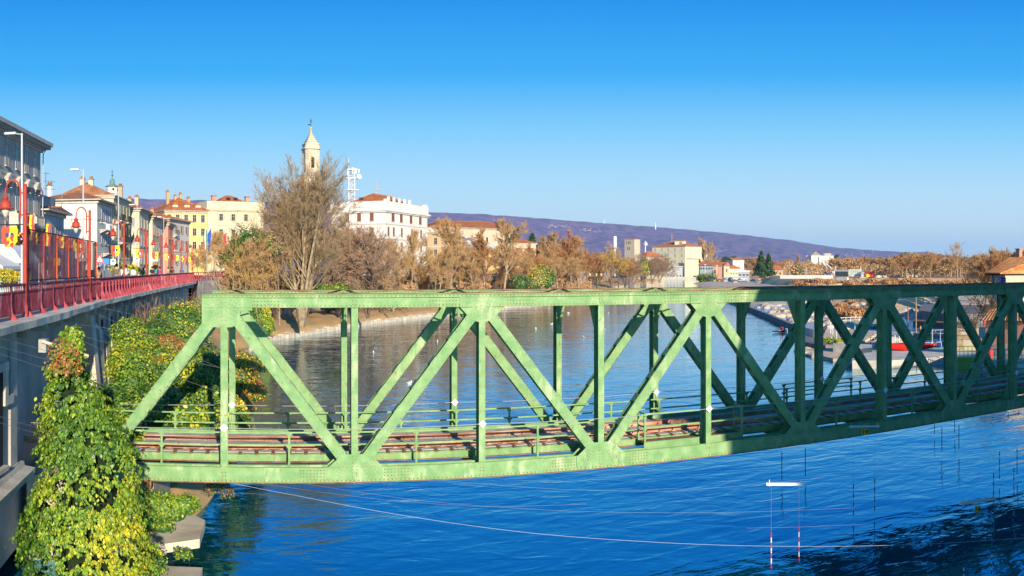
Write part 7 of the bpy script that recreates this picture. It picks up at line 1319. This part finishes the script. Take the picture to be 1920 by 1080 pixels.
def cross_bar(px0, py0, r0, px1, py1, r1, label, m='pole_white', w=.10):
    a, b = P(px0, py0, r0), P(px1, py1, r1); c = (a+b)/2; t = empty('gate_bar', c, label, 'slalom gate bar'); mb = MB(); mb.bar(a-c, b-c, w, .09, (0, 0, 1)); mb.build('bar', m, t, loc=(0, 0, 0))
    d = b-a
    for s in (.08, .92): q = a-c+d*s; mb = MB(); mb.tube([q-Vector((0, 0, .09)), q+Vector((0, 0, .16))], .015, 6); mb.build('hook', m, t, loc=(0, 0, 0))
    return t
mat('bar_warm', (.8, .72, .55), .5)
cross_bar(1437, 907.5, 31.5, 1508, 907.5, 31.5, 'long bright white slalom gate bar hanging above the water'); cross_bar(1592, 800, 37, 1650, 799, 37, 'thin white bar of gate 19 in front of the lower chord', 'steel', .06); cross_bar(1800, 944, 30.6, 1866, 934.5, 33.5, 'slanted cream bar of gate 18', 'bar_warm', .10); cross_bar(1889, 780, 40, 1912, 775, 42, 'short thin bar in front of the dark pier', 'steel', .05)
for body, px, py, r in (('19', 1621.5, 810, 37), ('18', 1833, 955, 31)):
    p = P(px, py, r); t = empty('number_plate', p, 'orange-yellow plate with black number %s, %s' % (body, 'against the lower chord' if body == '19' else 'hanging below the slanted bar'), 'number plate', rz=-(px-CX)/F); s = 11.5/F*r
    mb = MB(); mb.box((-s*.47, -.01, -s*.52), (s*.47, .01, s*.52)); mb.build('plate', 'plate_yellow', t, loc=(0, 0, 0)); link('digits', text_mesh(body, s*.98, 'black', .003), t, (0, -.016, 0), (R(90), 0, 0))
    mb = MB(); mb.tube([(0, 0, s*.5), (0, 0, s*.5+.12)], .006, 4); mb.build('hanger', 'wire', t, loc=(0, 0, 0))
# wires
def wire(name, pts, rad, m, label, sub=10):
    V = [Vector(p) for p in pts]; out = []
    for i in range(len(V)-1):
        for k in range(sub): out.append(V[i].lerp(V[i+1], k/sub))
    out.append(V[-1]); n = len(out)
    c = out[n//2]; mb = MB(c); mb.tube(out, rad, 4); return meta(mb.build(name, m), label, 'wire')
def wline(cols, y0, slope):
    o = []
    for px, py in cols: t_ = math.tan((px-CX)/F); yy = y0/(1+slope*t_); o.append(P(px, py, math.hypot(yy, yy*t_)))
    return o
wire('steel_wire', wline([(440, 907), (560, 930), (700, 957), (850, 981), (1000, 1000), (1200, 1015), (1440, 1024), (1600, 1024), (1760, 1019), (1925, 1008)], 27, .30), .0055, 'cable', 'bright steel wire sagging across the water in front')
for k, (cols, y0, sl, lb) in enumerate((([(820, 900), (1060, 918), (1260, 921), (1500, 900), (1700, 880), (1925, 850)], 29, .25, 'thin grey wire, upper one over the near water'), ([(560, 905), (800, 940), (1060, 958), (1320, 961), (1560, 954), (1800, 940), (1925, 925)], 28, .28, 'thin grey wire in the middle over the near water'), ([(1400, 990), (1600, 984), (1800, 965), (1925, 948)], 28, .3, 'thin brown wire passing below gate 18'), ([(480, 905), (700, 935), (900, 950), (1100, 945)], 29, .2, 'thin faint wire left over the near water'), ([(1440, 768), (1600, 767), (1800, 764), (1925, 757)], 29.6, 0, 'orange lit wire in front of the bridge deck, upper'), ([(1420, 812), (1540, 813), (1700, 787), (1800, 785)], 29.6, 0, 'orange lit wire in front of the lower chord'))): wire('thin_wire', wline(cols, y0, sl), .0028, 'wire', lb)
for k, (a, b) in enumerate((((0, 634), (60, 650)), ((0, 650), (66, 668)), ((0, 662), (70, 686)), ((0, 780), (62, 800)), ((0, 792), (60, 810)))):
    pa_, pb_ = rail_at(1, 1.2), D(130, 24.5); A_ = P(a[0]-30, a[1]-8, 20); B_ = P(b[0], b[1], 22.5); wire('thin_wire', [A_, B_, P(b[0]+140, b[1]+40, 26)], .005, 'wire', ['topmost', 'second', 'middle', 'fourth', 'lowest'][k]+' thin wire crossing in front of the grey riverside house')
for k, (a, b, c) in enumerate((((95, 603), (180, 612), (420, 650)), ((100, 612), (190, 640), (415, 690)), ((110, 618), (200, 660), (410, 735)), ((180, 575), (300, 600), (415, 640)), ((185, 590), (300, 640), (470, 715)))): wire('thin_wire', [P(*a, 40), P(*b, 36), P(*c, 29.5)], .005, 'wire', ['thin wire from the embankment wall over the bushes, highest of the near bundle', 'thin wire from the embankment wall over the bushes, middle of the near bundle', 'thin wire from the embankment wall over the bushes, lowest of the near bundle', 'thin wire starting behind the white buttress, upper one', 'thin wire starting behind the white buttress, lower one'][k])
# traffic signs behind the railing
mat('sign_red', (.65, .05, .03), .5); mat('sign_sky', (.03, .25, .55), .5)
for px, off, lb in ((225, 2.4, 'first red bordered warning triangle, left of the third red lamp'), (254, 2.6, 'second red bordered warning triangle, right of the third red lamp')):
    p = rail_at(px, -off); t = empty('traffic_sign', (p.x, p.y, 9.28), lb, 'traffic sign', rz=R(8)); zc_ = 2.35
    mb = MB(); mb.tube([(0, .04, 0), (0, .04, 2.7)], .03, 6); mb.build('pole', 'steel', t, loc=(0, 0, 0)); mb = MB(); mb.plate([(-.36, zc_-.22), (.36, zc_-.22), (0, zc_+.40)], 'y', -.01, .02); mb.build('sign_border', 'sign_red', t, loc=(0, 0, 0)); mb = MB(); mb.plate([(-.23, zc_-.15), (.23, zc_-.15), (0, zc_+.25)], 'y', -.016, .004); mb.build('sign_field', 'white_paint', t, loc=(0, 0, 0))
    mb = MB(); mb.plate([(-.05, zc_-.12), (.05, zc_-.12), (.03, zc_+.02), (-.03, zc_+.02)], 'y', -.020, .002); mb.build('symbol', 'cloth_green', t, loc=(0, 0, 0))
for px, py, off, w_, lb, m in ((268, 490, 3.0, .8, 'blue rectangular sign behind the fourth red lamp', 'sign_sky'), (280.5, 491, 3.0, .42, 'small white and blue parking sign right of the blue one', 'white_paint'), (307, 486, 2.5, .45, 'small white round sign below the grey light pole', 'white_paint'), (199, 491, 3.0, .5, 'small yellow and white bus stop sign right of the screens', 'plate_yellow'), (332, 486, 2.5, .9, 'white direction board between the red lamps', 'white_paint')):
    p = rail_at(px, -off); r_ = math.hypot(p.x, p.y); zc_ = Z(py, r_)-9.28; t = empty('traffic_sign', (p.x, p.y, 9.28), lb, 'sign'); mb = MB(); mb.tube([(0, .04, 0), (0, .04, zc_+.1)], .03, 6); mb.build('pole', 'steel', t, loc=(0, 0, 0)); mb = MB(); mb.box((-w_/2, -.01, zc_-.22), (w_/2, .01, zc_+.22)); mb.build('sign_plate', m, t, loc=(0, 0, 0))
    if m != 'plate_yellow' and w_ < .8: mb = MB(); mb.tube([(0, -.014, zc_+.05), (0, -.018, zc_+.05)], .11, 12); mb.build('symbol', 'sign_sky', t, loc=(0, 0, 0))
# flags at the end of the promenade
mat('flag_blue', (.01, .10, .45), .7); mat('flag_red', (.65, .04, .04), .7); mat('flag_white', (.8, .8, .8), .7); mat('flag_green', (.02, .30, .10), .7)
for px, y0, y1, ms, lb in ((388, 430, 505, ('flag_green', 'flag_white', 'flag_red'), 'limp green white and red flag on a pole at the promenade end'), (396, 428, 505, ('flag_blue', 'flag_blue', 'flag_blue'), 'limp blue flag on a pole beside the tricolour'), (427, 432, 505, ('flag_white', 'flag_red', 'flag_red'), 'red and white flag on the rightmost flagpole')):
    x, y = D(px, 128); t = empty('flagpole', (x, y, 9.28), lb, 'flag'); h = Z(y0, 128)-9.28; mb = MB(); mb.tube([(0, 0, 0), (0, 0, h+.3)], [.06, .03], 6); mb.build('pole', 'steel', t, loc=(0, 0, 0)); mb = MB()
    for q in range(3):
        vs = []
        for i in range(7): zz_ = h-2.6*i/6; sw = .10*math.sin(i*1.2+q); vs += [(-.02-.16*q, sw*.5, zz_-.25*q), (-.18-.16*q-.05*math.sin(i), sw+.06*(-1)**q, zz_-.25*q-.2)]
        mb.add(vs, [(2*i, 2*i+1, 2*i+3, 2*i+2) for i in range(6)], q)
    mb.build('flag', list(ms), t, loc=(0, 0, 0))
# dark red railing on the curved quay beyond the promenade
qr = empty('quay_railing', (0, 150, 9.3), 'distant dark red railing along the quay behind the trees', 'railing'); qo = Vector((0, 150, 9.3)); QP = [Vector((s[0][0], s[0][1], 9.3)) for s in STA[5:11]]
for z in (.55, 1.15):
    mb = MB()
    for a, b in zip(QP, QP[1:]): mb.bar(a+Vector((0, 0, z))-qo, b+Vector((0, 0, z))-qo, .08, .08, (0, 0, 1))
    mb.build('rail', 'pink_rail', qr, loc=(0, 0, 0))
mb = MB()
for a, b in zip(QP, QP[1:]):
    n_ = int((b-a).length/.9)
    for k in range(n_): q = a.lerp(b, k/n_)-qo; mb.box((q.x-.05, q.y-.05, q.z), (q.x+.05, q.y+.05, q.z+1.15))
mb.build('balusters', 'pink_rail', qr, loc=(0, 0, 0))['kind'] = 'stuff'
# red and yellow banners along the quay
for k, (px, r) in enumerate(((790, 232), (868, 262), (900, 272), (955, 300), (1046, 352), (1084, 372), (1096, 374), (1107, 376), (1118, 380), (1128, 384))):
    x, y = D(px, r); o = copy_tree(sh[k % 2]); o.location = (x, y, Z(515 if k > 3 else 509, r)); o.scale = (1.6,)*3; o['label'] = ['tiny shield banner on the quay by the white palazzo', 'tiny shield banner before the beige wing', 'tiny shield banner before the grey gabled workshop', 'tiny shield banner before the tan block', 'tiny shield banner left of the evergreen bush line', 'tiny shield banner, first of a close row', 'tiny shield banner, second of a close row', 'tiny shield banner, third of a close row', 'tiny shield banner, fourth of a close row', 'tiny shield banner, last of a close row'][k]; o['group'] = 'banners along the distant quay'
# rooftop aerials
for px, r, y0, y1, lb in ((86, 100, 372, 322, 'thin television aerial right of the grey palazzo, left one'), (97, 104, 372, 338, 'thin television aerial right of the grey palazzo, right one'), (116, 112, 366, 336, 'small dish aerial above the tiled roofs')):
    p = P(px, y0, r); t = empty('aerial', p, lb, 'aerial'); h = Z(y1, r)-p.z; mb = MB(); mb.tube([(0, 0, -1.5), (0, 0, h)], .03, 4)
    for q in range(3): mb.tube([(-.45, 0, h-.2-.9*q), (.45, 0, h-.2-.9*q)], .02, 4)
    mb.build('mast', 'steel', t, loc=(0, 0, 0))
